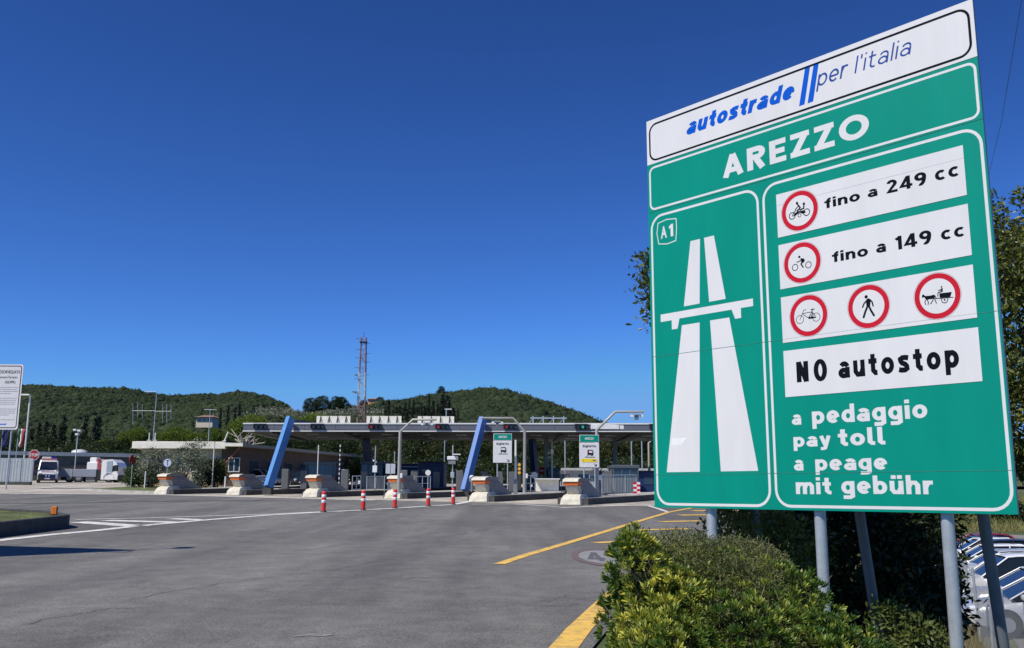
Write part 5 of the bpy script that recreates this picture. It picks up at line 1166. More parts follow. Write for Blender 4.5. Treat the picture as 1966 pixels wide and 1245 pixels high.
def truck():
    Y = 105; xl_, xr_ = P(108, 920, Y).x, P(227, 920, Y).x; g = Vector((xl_, Y, prof(Y)+.02)); L = xr_-xl_
    t = thing('flatbed_truck', g, 'white flatbed truck with grey side boards and a folded red crane', 'truck'); s = 1800/Y
    X = lambda u: (u-108)*L/119
    z = lambda v: P(150, v, Y).z-g.z
    MB().box((X(148), 1.2, (z(901)+z(916))/2), (X(183)-X(112), 2.4, z(901)-z(916)), M('grey_side_board', (.24, .27, .33), .5, vary=.08), bev=.03).build('side_board', t)
    MB().box((X(137), -.02, (z(901)+z(916))/2), (.08, .05, z(901)-z(916)), GALV).build('board_latch', t)
    MB().box((L*.45, 1.2, z(919)), (L*.85, 1.0, .3), VDARK).build('chassis', t)
    MB().box((X(172), .5, z(921)), (1.1, .6, .55), GREYMET, bev=.05).build('tank', t)
    # crane: column, base, folded red boom
    MB().box((X(172), 1.2, z(896)), (X(181)-X(160), 1.7, 1.0), VWHITE, bev=.08).build('crane_base', t); MB().box((X(171), 1.2, z(886)), (.8, 1.0, .9), VWHITE, bev=.08).build('crane_column', t)
    mb = MB(); RB = M('crane_red', (.55, .06, .06), .4)
    for dx, mm in ((0, RB), (.32, M('crane_pink_white', (.7, .45, .43), .4))): mb.cyl((X(182)+dx, .5+dx, z(881)), (X(187)+dx, .6+dx, z(902)), .14, mm, n=6)
    mb.build('crane_boom', t)
    MB().box((X(187), 1.2, z(912)), (X(194)-X(180), 2.2, z(902)-z(920)), VDARK).build('crane_frame', t)
    # cab facing right
    prof_c = [(X(193), z(921)), (X(193), z(888)), (X(196), z(883)), (X(213), z(882)), (X(221), z(888)), (X(225), z(896)), (X(226), z(921))]
    MB().prism(prof_c, (0, 0, 0), (1, 0, 0), UP, (0, 1, 0), 2.4, VWHITE).build('cab', t)
    MB().prism([(X(215), z(894)), (X(221.5), z(893)), (X(223.5), z(903)), (X(214), z(906))], (0, -.02, 0), (1, 0, 0), UP, (0, 1, 0), .04, WSCR).build('side_window', t)
    MB().prism([(X(203), z(913)), (X(203), z(886)), (X(214), z(885)), (X(214), z(908))], (0, -.03, 0), (1, 0, 0), UP, (0, 1, 0), .04, M('cab_grey', (.30, .36, .42), .4)).build('door', t)
    MB().box((X(224), -.18, z(899)), (.25, .25, .7), VDARK, bev=.05).build('mirror', t)
    MB().box((X(226.5), 1.2, z(919)), (.3, 2.4, .7), VDARK, bev=.06).build('bumper', t)
    for x in (X(208), X(150), X(132)): wheel(t, x, .22, .5, .35, ax='y'); wheel(t, x, 2.2, .5, .35, ax='y')
    mb = MB(); n = 10; vs = [(X(208)+.56*math.cos(math.pi*i/n), -.03, .5+.56*math.sin(math.pi*i/n)) for i in range(n+1)]+[(X(208)+.60*math.cos(math.pi*i/n), -.03, .5+.60*math.sin(math.pi*i/n)) for i in range(n+1)]
    mb.add(vs, [(i, i+1, n+2+i, n+1+i) for i in range(n)], VWHITE); o = mb.build('wheel_arch', t); o.modifiers.new('t', 'SOLIDIFY').thickness = .05
truck()
# ------------------------------------------------------------------ vegetation
def quads(c, d, wv, L, Wd, fold=0.0, shape='leaf'):
    "leaves: base c, direction d, side wv (unit arrays), length L, width Wd; two folded quads each"
    L = L[:, None]; Wd = Wd[:, None]; n = np.cross(d, wv)
    B = c; T = c+d*L; Mm = c+d*L*.55-n*Wd*fold; Lf = c+d*L*.58+wv*Wd*.5+n*Wd*.1; R = c+d*L*.58-wv*Wd*.5+n*Wd*.1
    V = np.stack([B, R, T, Mm, Lf], 1).reshape(-1, 3); k = np.arange(len(c))*5
    F = np.concatenate([np.stack([k, k+1, k+2, k+3], 1), np.stack([k, k+3, k+2, k+4], 1)])
    return V, F
def unit(a): return a/np.maximum(1e-9, np.linalg.norm(a, axis=1))[:, None]
def rnd(n, s=1): return RNG.normal(0, s, (n, 3))
def side(d):
    return unit(np.cross(d, rnd(len(d))))
def lump_pts(lumps, n, shell=.35, up=.0):
    "points near the surfaces of ellipsoid lumps (cx, cy, cz, rx, ry, rz)"
    Lp = np.array([(l+(l[3], l[3]) if len(l) == 4 else l) for l in lumps], float); w_ = (Lp[:, 3]*Lp[:, 4]+Lp[:, 4]*Lp[:, 5]+Lp[:, 3]*Lp[:, 5]); w_ /= w_.sum()
    idx = RNG.choice(len(Lp), n, p=w_); nn = unit(rnd(n)+np.array([0, 0, up])); r = 1-shell*RNG.random(n)**1.6+RNG.normal(0, .05, n)
    return Lp[idx, :3]+nn*Lp[idx, 3:]*r[:, None], nn, idx, Lp
def inside(p, Lp, idx, f=.72):
    m = np.zeros(len(p), bool)
    for k in range(len(Lp)):
        q = ((p-Lp[k, :3])/Lp[k, 3:]); m |= ((q**2).sum(1) < f*f) & (idx != k)
    return m
def cloud(name, lumps, n, size, mat, parent, shell=.35, up=.2, aspect=.5, outward=.6, var=.3, cull=True, off=None):
    p, nn, idx, Lp = lump_pts(lumps, n, shell, up)
    if cull: k = ~inside(p, Lp, idx); p, nn = p[k], nn[k]
    d = unit(nn*outward+rnd(len(p), .6)+np.array([0, 0, .1])); L = size*(1+RNG.normal(0, var, len(p))).clip(.4, 1.9)
    V, F = quads(p, d, side(d), L, L*aspect, .12)
    if off is not None: V = V-np.array(off)
    return npmesh(name, V, F, mat, parent)
def clusters(name, lumps, nclu, per, spread, size, mat, parent, shell=.3, up=.25, aspect=.5, cull=True, off=None):
    "leaf clusters on the lumps: reads as light and dark clumps with gaps"
    p, nn, idx, Lp = lump_pts(lumps, nclu, shell, up)
    if cull: k = ~inside(p, Lp, idx); p, nn = p[k], nn[k]
    m = len(p); P_ = np.repeat(p, per, 0)+rnd(m*per, spread)*np.array([1, 1, .6]); N_ = np.repeat(nn, per, 0)
    d = unit(N_*.45+rnd(m*per, .7)); L = size*(1+RNG.normal(0, .28, m*per)).clip(.4, 1.9)
    V, F = quads(P_, d, side(d), L, L*aspect, .12)
    if off is not None: V = V-np.array(off)
    return npmesh(name, V, F, mat, parent)
BARK = M('bark', (.12, .09, .065), .9, vary=.3, scale=9, bump=.5, bscale=30); PALEBARK = M('pale_bark', (.42, .38, .31), .85, vary=.2, scale=6, bump=.3, bscale=25)
L_DARK = LEAF('evergreen_leaves', [(.0, (.010, .020, .006)), (.5, (.028, .048, .012)), (1, (.06, .085, .022))], big=.5)
L_MIX = LEAF('mixed_leaves', [(.0, (.015, .024, .008)), (.45, (.04, .058, .015)), (.8, (.09, .10, .028)), (1, (.15, .13, .045))], big=.4)
L_PINE = LEAF('pine_needles', [(.0, (.04, .07, .008)), (.5, (.12, .18, .02)), (1, (.22, .28, .035))], big=.4, trans=.3)
L_CYP = LEAF('cypress_foliage', [(.0, (.006, .013, .007)), (1, (.018, .032, .014))], big=.5, trans=.1)
L_OLIVE = LEAF('olive_leaves', [(.0, (.06, .075, .04)), (.55, (.17, .19, .12)), (1, (.32, .34, .24))], big=.8, trans=.15)
L_FAR = LEAF('far_forest_foliage', [(.0, (.018, .034, .014)), (.5, (.034, .055, .022)), (.85, (.054, .078, .030)), (1, (.074, .088, .036))], .9, big=.014, trans=.3)
# ---- hills
SKY_ = [(-2600, 760), (-900, 742), (-300, 734), (0, 735), (60, 734), (150, 739), (230, 741), (262, 747), (310, 754), (360, 752), (400, 751), (450, 747), (480, 749), (510, 758), (540, 770), (558, 781), (575, 783), (600, 782), (640, 776), (690, 772), (720, 768), (745, 768), (770, 765), (800, 759), (840, 751), (870, 749), (900, 746), (930, 743), (965, 744), (1000, 753), (1040, 764), (1080, 777), (1120, 793), (1160, 811), (1200, 826), (1260, 840), (1400, 850), (1800, 845), (2200, 830), (3200, 800), (4600, 790)]
RDG = [(-2600, 1100), (500, 950), (545, 900), (575, 600), (720, 620), (860, 760), (1150, 640), (1400, 560), (4600, 700)]
def azdir(u): 
    d = ray(u, 940); d = Vector((d.x, d.y, 0)); return d/ d.y
def hz(u, t):
    "height and forward distance of the hill surface in column u at fraction t of the way up"
    v = float(np.interp(u, *zip(*SKY_))); R = float(np.interp(u, *zip(*RDG))); y0 = 190.0
    p = P(u, v+9, R); zr = p.z; y = y0+(R-y0)*t; z0 = prof(y0)-.5
    s = t**1.25; w_ = 4.0*math.sin(u*.021+t*9)*t*(1-t)*2+5*math.sin(u*.0093-t*6)*t*(1-t)
    return y, z0+(zr-z0)*s+w_
US = list(np.arange(-2600, -300, 80))+list(np.arange(-300, 1400, 12))+list(np.arange(1400, 4600, 80)); TS = list(np.linspace(0, 1, 34))+[1.06, 1.15]
def soilhill():
    m, nt, b = _nt('hill_grass_terraces'); N, L = nt.nodes, nt.links; tc = N.new('ShaderNodeTexCoord')
    n = N.new('ShaderNodeTexNoise'); n.inputs['Scale'].default_value = .03; n.inputs['Detail'].default_value = 10; n.inputs['Roughness'].default_value = .7; L.new(tc.outputs['Object'], n.inputs['Vector'])
    r = N.new('ShaderNodeValToRGB'); e = r.color_ramp.elements; e[0].position, e[1].position = .38, .64; e[0].color = (.07, .085, .04, 1); e[1].color = (.17, .17, .10, 1); L.new(n.outputs['Fac'], r.inputs[0]); L.new(r.outputs[0], b.inputs['Base Color']); b.inputs['Roughness'].default_value = .95; return m
rows = []
for u in US:
    d = azdir(u); col = []
    for t in TS:
        y, z = hz(u, min(t, 1)); 
        if t > 1: y = hz(u, 1)[0]*t; z = z-35*(t-1)/.15
        col.append((d.x*y, y, z-2.2*(1 if .02 < t < 1 else 0)))
    rows.append(col)
hills = sheet('hills', rows, M('woodland_floor', (.03, .045, .018), .95, vary=.3, scale=.05)); hills.data.materials.append(soilhill())
# forest on the hills: thousands of crowns that read as one wood
def ico(sub):
    import bmesh
    bm = bmesh.new(); bmesh.ops.create_icosphere(bm, subdivisions=sub, radius=1); V = np.array([v.co[:] for v in bm.verts]); F = np.array([[v.index for v in f.verts] for f in bm.faces]); bm.free(); return V, F
def open_land(u, t):
    "terraced olive land in the saddle"
    y, z = hz(u, t); v = 944-1800*(z-1.6)/y
    return (478 < u < 742 and (779 if 560 < u < 690 else 788) < v < 812) or (395 < u < 478 and 800 < v < 812)
nn_ = len(rows[0])
for i in range(len(rows)-1):
    for j in range(nn_-1):
        if TS[j] <= 1 and open_land(US[i]+6, (TS[j]+TS[min(j+1, len(TS)-1)])/2): hills.data.polygons[i*(nn_-1)+j].material_index = 1
IV, IF = ico(1); IV2, IF2 = ico(2)
Vs, Fs, o = [], [], 0; Q = []
for k in range(42000):
    u = RNG.uniform(-420, 1330) if k > 3000 else RNG.choice([RNG.uniform(-1500, -420), RNG.uniform(1330, 3200)]); t = RNG.random()**.62
    if 1230 < u < 1960 and k % 4: continue
    y, z = hz(u, t)
    if open_land(u, t): continue
    d = azdir(u); r = 1.1+RNG.gamma(3, .30)+.3*(y > 500); Q.append((d.x*y, y, z+r*.25, r, u, t))
for (x, y, z, r, u, t) in Q:
    sv, sf = (IV2, IF2) if y < 560 else (IV, IF)
    v = sv*(1+RNG.normal(0, .13, (len(sv), 1)))*np.array([r, r, r*RNG.uniform(.75, 1.15)])*.86+np.array([x, y, z]); Vs.append(v); Fs.append(sf+o); o += len(sv)
npmV = np.concatenate(Vs); npmF = np.concatenate(Fs)
ff = npmesh('hillside_forest', npmV, npmF, L_FAR, smooth=True); tag(ff, 'dark green broadleaf woods covering the hills behind the toll plaza', 'forest', kind='stuff')
# leafy tufts over the crowns
Qa = np.array([q[:4] for q in Q]); per = 15; c = np.repeat(Qa, per, 0); nn = unit(rnd(len(c))+np.array([0, -.35, .45])); pp = c[:, :3]+nn*c[:, 3:4]*np.array([1, 1, .9])*(.82+.22*RNG.random((len(c), 1)))
d_ = unit(nn*.8+rnd(len(c), .5)); L_ = c[:, 3]*RNG.uniform(.14, .30, len(c)); V, F = quads(pp, d_, side(d_), L_, L_*.85, .15)
o2 = npmesh('foliage_tufts', V, F, L_FAR, ff)
# terraces: small grey olives
Vs, Fs, o = [], [], 0; Ps = []
for k in range(4200):
    u = RNG.uniform(395, 742); t = RNG.uniform(.3, .99)
    if not open_land(u, t) or RNG.random() < .25: continue
    t = round(t*26)/26+RNG.normal(0, .004); y, z = hz(u, t); d = azdir(u); Ps.append((d.x*y, y, z-.6, RNG.uniform(1.3, 2.4)))
Pa = np.array(Ps); per = 50; c = np.repeat(Pa, per, 0); nn = unit(rnd(len(c))+np.array([0, 0, .3])); pp = c[:, :3]+nn*c[:, 3:4]*RNG.uniform(.5, 1.05, (len(c), 1)); d_ = unit(nn+rnd(len(c), .5)); L_ = c[:, 3]*RNG.uniform(.3, .6, len(c))
V, F = quads(pp, d_, side(d_), L_, L_*.8, .15); tag(npmesh('olive_grove', V, F, L_OLIVE), 'grey green olive grove on the terraces in the saddle between the hills', 'olive grove', kind='stuff')
# ---- tree makers
def limbs(t, base, crown, r, n, mat=BARK, seed=1, off=(0, 0, 0)):
    rs = np.random.default_rng(seed); base = Vector(base); mb = MB(); top = Vector(crown[0][:3]); zc = min(c[2] for c in crown)
    k = base.lerp(top, .45); mb.tube([base, base.lerp(k, .5)+Vector((rs.normal(0, r), rs.normal(0, r), 0)), k], [r, r*.8, r*.62], mat, 8)
    for c in crown[:n]:
        e = Vector(c[:3]); m_ = k.lerp(e, .5)+Vector((rs.normal(0, .2)*r*4, rs.normal(0, .2)*r*4, r)); mb.tube([k-Vector((0, 0, r*.5)), m_, e], [r*.5, r*.3, r*.1], mat, 6)
    mb.build('trunk', t, off)
def rand_lumps(rs, cx, cy, cz, rx, ry, rz, n, f=.42):
    out = []
    for k in range(n):
        d = rs.normal(0, 1, 3); d /= np.linalg.norm(d); q = rs.uniform(.45, .8); s = rs.uniform(.75, 1.25)*f
        out.append((cx+d[0]*rx*q, cy+d[1]*ry*q, cz+d[2]*rz*q, rx*s, ry*s, rz*s*1.05))
    return out
def bushy(name, seed, H, R, mat, nleaf, size, label, cat, grp, trunk=.25, flat=1.0, per=14):
    rs = np.random.default_rng(seed); t = thing(name, (0, 0, 0), label, cat, grp); cz = H*(.5+trunk*.5); rz = H*(1-trunk)/2*flat
    lp = rand_lumps(rs, 0, 0, cz, R, R, rz, 11)+[(0, 0, cz, R*.6, R*.6, rz*.7)]
    limbs(t, (0, 0, -.1), lp, max(.07, H*.022), 7, seed=seed); clusters('crown', lp, nleaf//per, per, size*1.3, size, mat, t); return t
protos = {}
L0_ = 'tree'
protos['a'] = bushy('broadleaf_tree', 1, 8, 3.4, L_MIX, 30000, .21, 'x', 'tree', 'trees behind the toll plaza', .12)
protos['b'] = bushy('broadleaf_tree', 2, 8, 3.6, L_DARK, 30000, .21, 'x', 'tree', 'trees behind the toll plaza', .1)
def pine_proto(seed, R, H, th):
    rs = np.random.default_rng(seed); t = thing('stone_pine', (0, 0, 0), 'x', 'tree', 'umbrella pines'); lp = []
    for k in range(16):
        a = rs.uniform(0, 6.28); q = math.sqrt(rs.random())*.78; lp.append((math.cos(a)*R*q, math.sin(a)*R*q, H-th*.5-th*.55*q*q, R*.30, R*.30, th*.36))
    limbs(t, (0, 0, -.1), lp, .28, 12, seed=seed); clusters('crown', lp, 2600, 14, .2, .22, L_PINE, t, shell=.5, up=.5, aspect=.4); return t
protos['p'] = pine_proto(5, 4.6, 8.5, 2.7)
def cyp_proto():
    t = thing('cypress', (0, 0, 0), 'x', 'tree', 'cypresses on the slopes'); rs = np.random.default_rng(3); lp = [(rs.normal(0, .08), rs.normal(0, .08), 1.0+k*1.05, .95*(1-.095*k)+.12, .95*(1-.095*k)+.12, 1.1) for k in range(9)]
    MB().tube([(0, 0, -.3), (0, 0, 5)], [.16, .08], BARK, 6).build('trunk', t); clusters('crown', lp, 330, 14, .16, .34, L_CYP, t, shell=.3, up=.8, aspect=.45); return t
protos['c'] = cyp_proto()
used_p = set()
def plant(kind, u, vtop, Y, label, H0, sxy=None, z0=None, rz=None, name=None):
    q = P(u, vtop, Y); z0 = (Z(q.x, q.y) if z0 is None else z0); s = (q.z-z0)/H0; sxy = s if sxy is None else sxy
    o = protos[kind]
    if kind in used_p: o = dup(o)
    used_p.add(kind); o.location = (q.x, q.y, z0-.05); o.scale = (sxy, sxy, s); o.rotation_euler = (0, 0, RNG.uniform(0, 6) if rz is None else rz); o['label'] = label
    return o
# umbrella pines left and centre
for u, v, Y, sx, lab in ((262, 818, 150, .60, 'umbrella pine with bright flat crown left of the tall dipole aerial'), (347, 818, 142, .80, 'wide umbrella pine between the two roof aerials'), (415, 820, 150, .52, 'umbrella pine right of the thin aerial with short crossbar'),
                         (482, 793, 158, .82, 'tallest umbrella pine, above the left end of the canopy'), (604, 791, 175, .9, 'umbrella pine seen over the canopy roof right of the first blue leg'), (205, 842, 165, .6, 'small umbrella pine left of the row above the warehouse')):
    plant('p', u, v, Y, lab, 8.5, sx)
# cypresses
cl = [(76, 815), (90, 812), (104, 818), (125, 801), (118, 823), (166, 800), (184, 806), (191, 803), (62, 826), (140, 832), (439, 781), (460, 779), (424, 786), (452, 786)]
w6 = ['first cypress right of the notice board', 'second cypress right of the notice board', 'third cypress right of the notice board', 'tall cypress left of the camera pole', 'short cypress just left of the camera pole', 'tall slim cypress right of the camera pole', 'cypress right of the tall slim one behind the warehouse', 'rightmost cypress behind the warehouse', 'cypress behind the white street lamp', 'low cypress behind the camera pole', 'cypress left of the pair above the tallest umbrella pine', 'cypress right of the pair above the tallest umbrella pine', 'cypress beside the right end of the villa', 'small cypress between the pair above the umbrella pine']
for k, (u, v) in enumerate(cl):
    Y = 205 if u < 300 else 330; t_ = (Y-190)/(float(np.interp(u, *zip(*RDG)))-190); zz = hz(u, t_)[1]-1
    plant('c', u, v, Y, w6[k], 10.3, (.95 if u < 300 else .8)*RNG.uniform(.85, 1.1), z0=min(zz, P(u, v, Y).z-6))
rs = np.random.default_rng(9); kk = 0
for k in range(34):
    u = 742+k*4.1+rs.normal(0, 2); Y = 470+rs.uniform(-60, 90); vt = float(np.interp(u, [740, 760, 800, 850, 885], [772, 770, 768, 752, 770]))+rs.uniform(0, 26)
    q = P(u, vt, Y); o = plant('c', u, vt, Y, 'slim dark cypress in the row climbing the middle hill', 10.3, rs.uniform(1.0, 1.4), z0=q.z-rs.uniform(15, 19)); o['group'] = 'cypress row on the middle hill'
# trees on the skyline of the saddle
for u, v, sx in ((600, 766, 1.2), (622, 762, 1.4), (643, 764, 1.2), (662, 765, 1.3), (735, 765, 1.1), (847, 744, .9), (700, 770, .8)):
    R = float(np.interp(u, *zip(*RDG)))*.97; q = P(u, v, R); plant('b', u, v, R, {600: 'round tree leftmost of the clump on the saddle skyline', 622: 'round tree second in the clump on the saddle skyline', 643: 'round tree third in the clump on the saddle skyline', 662: 'round tree rightmost of the clump on the saddle skyline', 735: 'tree beside the orange house on the hill', 847: 'pointed dark tree on the ridge of the middle hill', 700: 'tree behind the lattice mast on the skyline'}[u], 8, sx*1.35, z0=q.z-11)
# tree belt behind the plaza and the warehouse
belt = [(545, 838, 128), (578, 836, 136), (610, 838, 128), (640, 842, 124), (668, 845, 132), (740, 838, 122), (762, 842, 128), (792, 838, 120), (825, 836, 124), (858, 840, 118), (890, 838, 122), (925, 836, 118), (958, 838, 124), (990, 842, 120), (1022, 845, 126), (1050, 838, 140), (1085, 850, 132), (1120, 858, 136), (1165, 833, 124), (1190, 836, 128), (1215, 848, 138), (1245, 852, 130), (1275, 846, 126),
        (505, 846, 134), (30, 838, 150), (75, 846, 146), (108, 848, 150), (160, 846, 148), (200, 850, 146), (236, 848, 150), (130, 856, 140), (-20, 836, 150), (-70, 840, 152), (310, 850, 158), (375, 848, 160), (440, 846, 150)]
locs = ['between the first blue leg and the office', 'right of the first blue leg', 'behind the leftmost glazed booth', 'behind the banded pole', 'left of the lattice mast base', 'right of the rear blue leg', 'behind the bent mast on the fourth island', 'above the dark blue cabin', 'above the tall service cabin', 'behind the white camera boxes', 'behind the second blue leg', 'left of the single biglietto sign', 'behind the single biglietto sign', 'right of the single biglietto sign', 'left of the no entry sign', 'above the no entry sign', 'above the small dark booth', 'left of the yellow striped sign', 'just right of the yellow striped sign, yellowish', 'above the large glazed booth', 'right of the large glazed booth', 'beside the edge of the green board', 'partly hidden by the green board',
        'under the left end of the canopy', 'below the notice board', 'behind the white street lamp', 'behind the ambulance', 'behind the camera pole', 'behind the crane of the truck', 'left of the cream office roof', 'low behind the warehouse roof', 'left of the flags', 'at the far left edge', 'under the leftmost umbrella pine', 'under the wide umbrella pine', 'under the tallest umbrella pine']
for k, (u, v, Y) in enumerate(belt):
    kind = 'a' if k % 3 != 1 and 690 < u < 1280 else 'b'; sx = RNG.uniform(.95, 1.25)
    plant(kind, u, v, Y, ('green leafy tree ' if kind == 'a' else 'dark leafy tree ')+locs[k], 8, sx)
# low dark hedge mass along the back of the plaza
lp = []
for k in range(40):
    u = 520+k*19; y = 112+3*math.sin(k*1.7); q = P(u, 900, y); lp.append((q.x, q.y, prof(y)+1.2, 1.6, 1.4, 1.7+.5*math.sin(k*2.3)))
t = thing('back_hedge', (0, 112, prof(112)), 'long dark hedge along the back of the toll plaza', 'hedge'); clusters('foliage', lp, 3600, 12, .3, .3, L_DARK, t, off=t.location)
lp = [(P(u, 900, 138).x, 138+2*math.sin(u), prof(138)+1.6, 2.6, 2.0, 3.0+.8*math.sin(u*.05)) for u in range(-160, 520, 17)]
t = thing('back_hedge', (-60, 138, prof(138)), 'dark belt of shrubs behind the warehouse roof', 'hedge'); clusters('foliage', lp, 3400, 12, .4, .42, L_DARK, t, off=t.location)
# olives, hedges near the office
def shrub(name, u0, u1, v0, v1, Y, mat, lab, cat, n, per, size, dep=None, nl=8, trunk=True, grp=None, seed=1, stems=BARK):
    a, b = P(u0, v0, Y), P(u1, v0, Y); w_ = (b.x-a.x)/2; cx = (a.x+b.x)/2; z0 = prof(Y); zt_ = a.z; zb_ = max(z0+.05, P(u0, v1, Y).z); rs = np.random.default_rng(seed)
    t = thing(name, (cx, Y, z0+.1), lab, cat, grp); dep = dep or w_
    lp = rand_lumps(rs, 0, 0, (zt_+zb_)/2-z0, w_, dep, (zt_-zb_)/2, nl, .48); clusters('foliage', lp, n, per, size*1.2, size, mat, t)
    if trunk: limbs(t, (0, 0, -.1), lp, .11, 6, stems, seed)
    return t
shrub('olive_tree', 262, 332, 862, 932, 80, L_OLIVE, 'smaller grey green olive tree left of the round T sign', 'tree', 520, 12, .14, nl=9, grp='olive trees by the office', seed=4)
shrub('olive_tree', 325, 414, 838, 938, 78, L_OLIVE, 'larger grey green olive tree in front of the cream office', 'tree', 860, 12, .14, nl=12, grp='olive trees by the office', seed=5)
shrub('hedge', 229, 275, 902, 932, 82, LEAF('hedge_leaves', [(0, (.03, .055, .012)), (1, (.10, .15, .035))], big=1), 'clipped green hedge left of the smaller olive tree', 'hedge', 900, 10, .13, nl=9, trunk=False, seed=6)
shrub('hedge', 268, 310, 905, 934, 84, LEAF('hedge_leaves', []), 'green hedge half hidden behind the smaller olive tree', 'hedge', 700, 10, .13, nl=9, trunk=False, seed=7)
shrub('hedge', 383, 434, 888, 938, 81, L_DARK, 'tall dark hedge right of the larger olive tree', 'hedge', 1100, 10, .15, nl=10, trunk=False, seed=8)
shrub('climbing_shrub', 672, 694, 880, 925, 84, LEAF('yellowish_shrub', [(0, (.05, .07, .012)), (1, (.2, .22, .05))], big=1), 'yellow green shrub under the rear blue leg', 'shrub', 380, 10, .16, nl=6, trunk=False, seed=12)
# bare pale-limbed tree by the canopy end
a = P(468, 862, 100); t = thing('bare_tree', (a.x, 100, prof(100)), 'bare tree with pale crooked limbs under the left end of the canopy', 'tree'); mb = MB(); rs = np.random.default_rng(8); z1 = a.z-prof(100)
mb.tube([(0, 0, 0), (.1, 0, z1)], [.22, .16], PALEBARK, 8)
for k in range(9):
    an = rs.uniform(-1.25, 1.25); L_ = rs.uniform(1.4, 2.9); m_ = (math.sin(an)*L_*.5, rs.normal(0, .3), z1+math.cos(an)*L_*.45); e = (math.sin(an*1.15)*L_, rs.normal(0, .5), z1+math.cos(an*1.1)*L_*.8); mb.tube([(.1, 0, z1-.1), m_, e], [.11, .07, .035], PALEBARK, 6)
    for j in range(2): mb.tube([m_, (m_[0]+rs.normal(0, .5), m_[1]+rs.normal(0, .3), m_[2]+rs.uniform(.3, .9))], [.05, .02], PALEBARK, 5)
mb.build('trunk_and_limbs', t)
# houses on the hill
def villa(u, v0, v1, wpx, Y, wall, lab, roofc):
    a = P(u, v1, Y); w_ = wpx*Y/1800; h_ = (P(u, v0, Y).z-a.z); t = thing('hill_house', a, lab, 'house')
    MB().box((0, 0, h_*.35-1), (w_*.82, 8, h_*.7+2), wall).build('wall', t)
    mb = MB(); zz = h_*.66; mb.add([(-w_/2, -5, zz), (w_/2, -5, zz), (w_/2, 5, zz), (-w_/2, 5, zz), (-w_*.25, 0, h_), (w_*.25, 0, h_)], [(0, 1, 5, 4), (1, 2, 5), (2, 3, 4, 5), (3, 0, 4), (3, 2, 1, 0)], roofc); mb.build('roof', t)
    for i in range(3): MB().box((w_*(-.25+.25*i), -4.05, h_*.3), (w_*.1, .1, h_*.22), GLASS).build('window', t)
villa(399, 798, 812, 38, 340, CREAMW, 'pale villa with low tiled roof among the trees on the left hill', M('roof_tile', (.30, .17, .12), .85))
villa(716, 765, 774, 19, 600, M('orange_render', (.62, .30, .17), .85), 'small orange house on the hill right of the lattice mast', M('roof_tile', (0, 0, 0)))
# ------------------------------------------------------------------ foreground planting
def leafstrip(c, d, wv, L, Wd, curl=.12):
    "longer blade of three quad pairs with rounded tip"
    n = np.cross(d, wv); st = [(0, .10, 0), (.35, .62, -.02), (.72, 1.0, .02), (1, .30, .0)]; rowsv = []
    for s, w_, b_ in st:
        m = c+d*(L*s)[:, None]-n*(L*curl*s*s)[:, None]; h_ = (Wd*w_*.5)[:, None]
        rowsv += [m+wv*h_+n*(Wd*.10)[:, None], m, m-wv*h_+n*(Wd*.10)[:, None]]
    V = np.stack(rowsv, 1).reshape(-1, 3); k = np.arange(len(c))*12; F = []
    for i in range(3):
        for j in range(2): F.append(np.stack([k+3*i+j, k+3*i+j+1, k+3*i+3+j+1, k+3*i+3+j], 1))
    return V, np.concatenate(F)
def rosettes(name, lumps, n, per, L0, mat, parent, shell=.22, up=.35, off=(0, 0, 0), keep=None, wr=.34, tilt=.62):
    p, nn, idx, Lp = lump_pts(lumps, n, shell, up); k = ~inside(p, Lp, idx, .80)
    if keep is not None: k &= keep(p)
    p, nn = p[k], unit(nn[k]+rnd(k.sum(), .25)+np.array([0, 0, .45])); m = len(p); a = side(nn); b = np.cross(nn, a)
    ph = (np.arange(per)*2.399)[None, :]+RNG.random((m, 1))*6; el = np.linspace(.15, 1.35, per)[None, :]+RNG.normal(0, .12, (m, per))
    rad_ = np.cos(ph)[..., None]*a[:, None, :]+np.sin(ph)[..., None]*b[:, None, :]; d = unit((rad_*np.sin(el*tilt+.25)[..., None]+nn[:, None, :]*np.cos(el*tilt+.25)[..., None]).reshape(-1, 3))
    wv = unit(np.cross(d, np.repeat(nn, per, 0))+1e-5); L = (L0*(.62+.38*el.clip(0, 1.3)/1.3)*RNG.uniform(.75, 1.2, (m, 1))*RNG.uniform(.85, 1.15, (m, per))).reshape(-1)
    V, F = leafstrip(np.repeat(p, per, 0)+d*.006, d, wv, L, L*wr); o = npmesh(name, V-np.array(off), F, mat, parent, True); return o, p
L_PITT = LEAF('pittosporum_leaves', [(0, (.018, .045, .009)), (.42, (.045, .105, .016)), (.66, (.11, .17, .024)), (.84, (.29, .33, .05)), (1, (.58, .54, .08))], .36, .25, big=2.9)
L_WEED = LEAF('weed_foliage', [(0, (.06, .08, .025)), (.5, (.13, .15, .05)), (1, (.23, .23, .10))], .7, .3, big=2.0)
L_LAUREL = LEAF('laurel_leaves', [(0, (.035, .055, .012)), (.45, (.10, .13, .028)), (.8, (.20, .22, .05)), (1, (.34, .32, .10))], .4, .25, big=1.6)
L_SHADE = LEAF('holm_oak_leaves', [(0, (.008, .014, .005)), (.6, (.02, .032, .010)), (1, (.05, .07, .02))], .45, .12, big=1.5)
STEM = M('woody_stem', (.16, .13, .10), .85, vary=.3, scale=20)
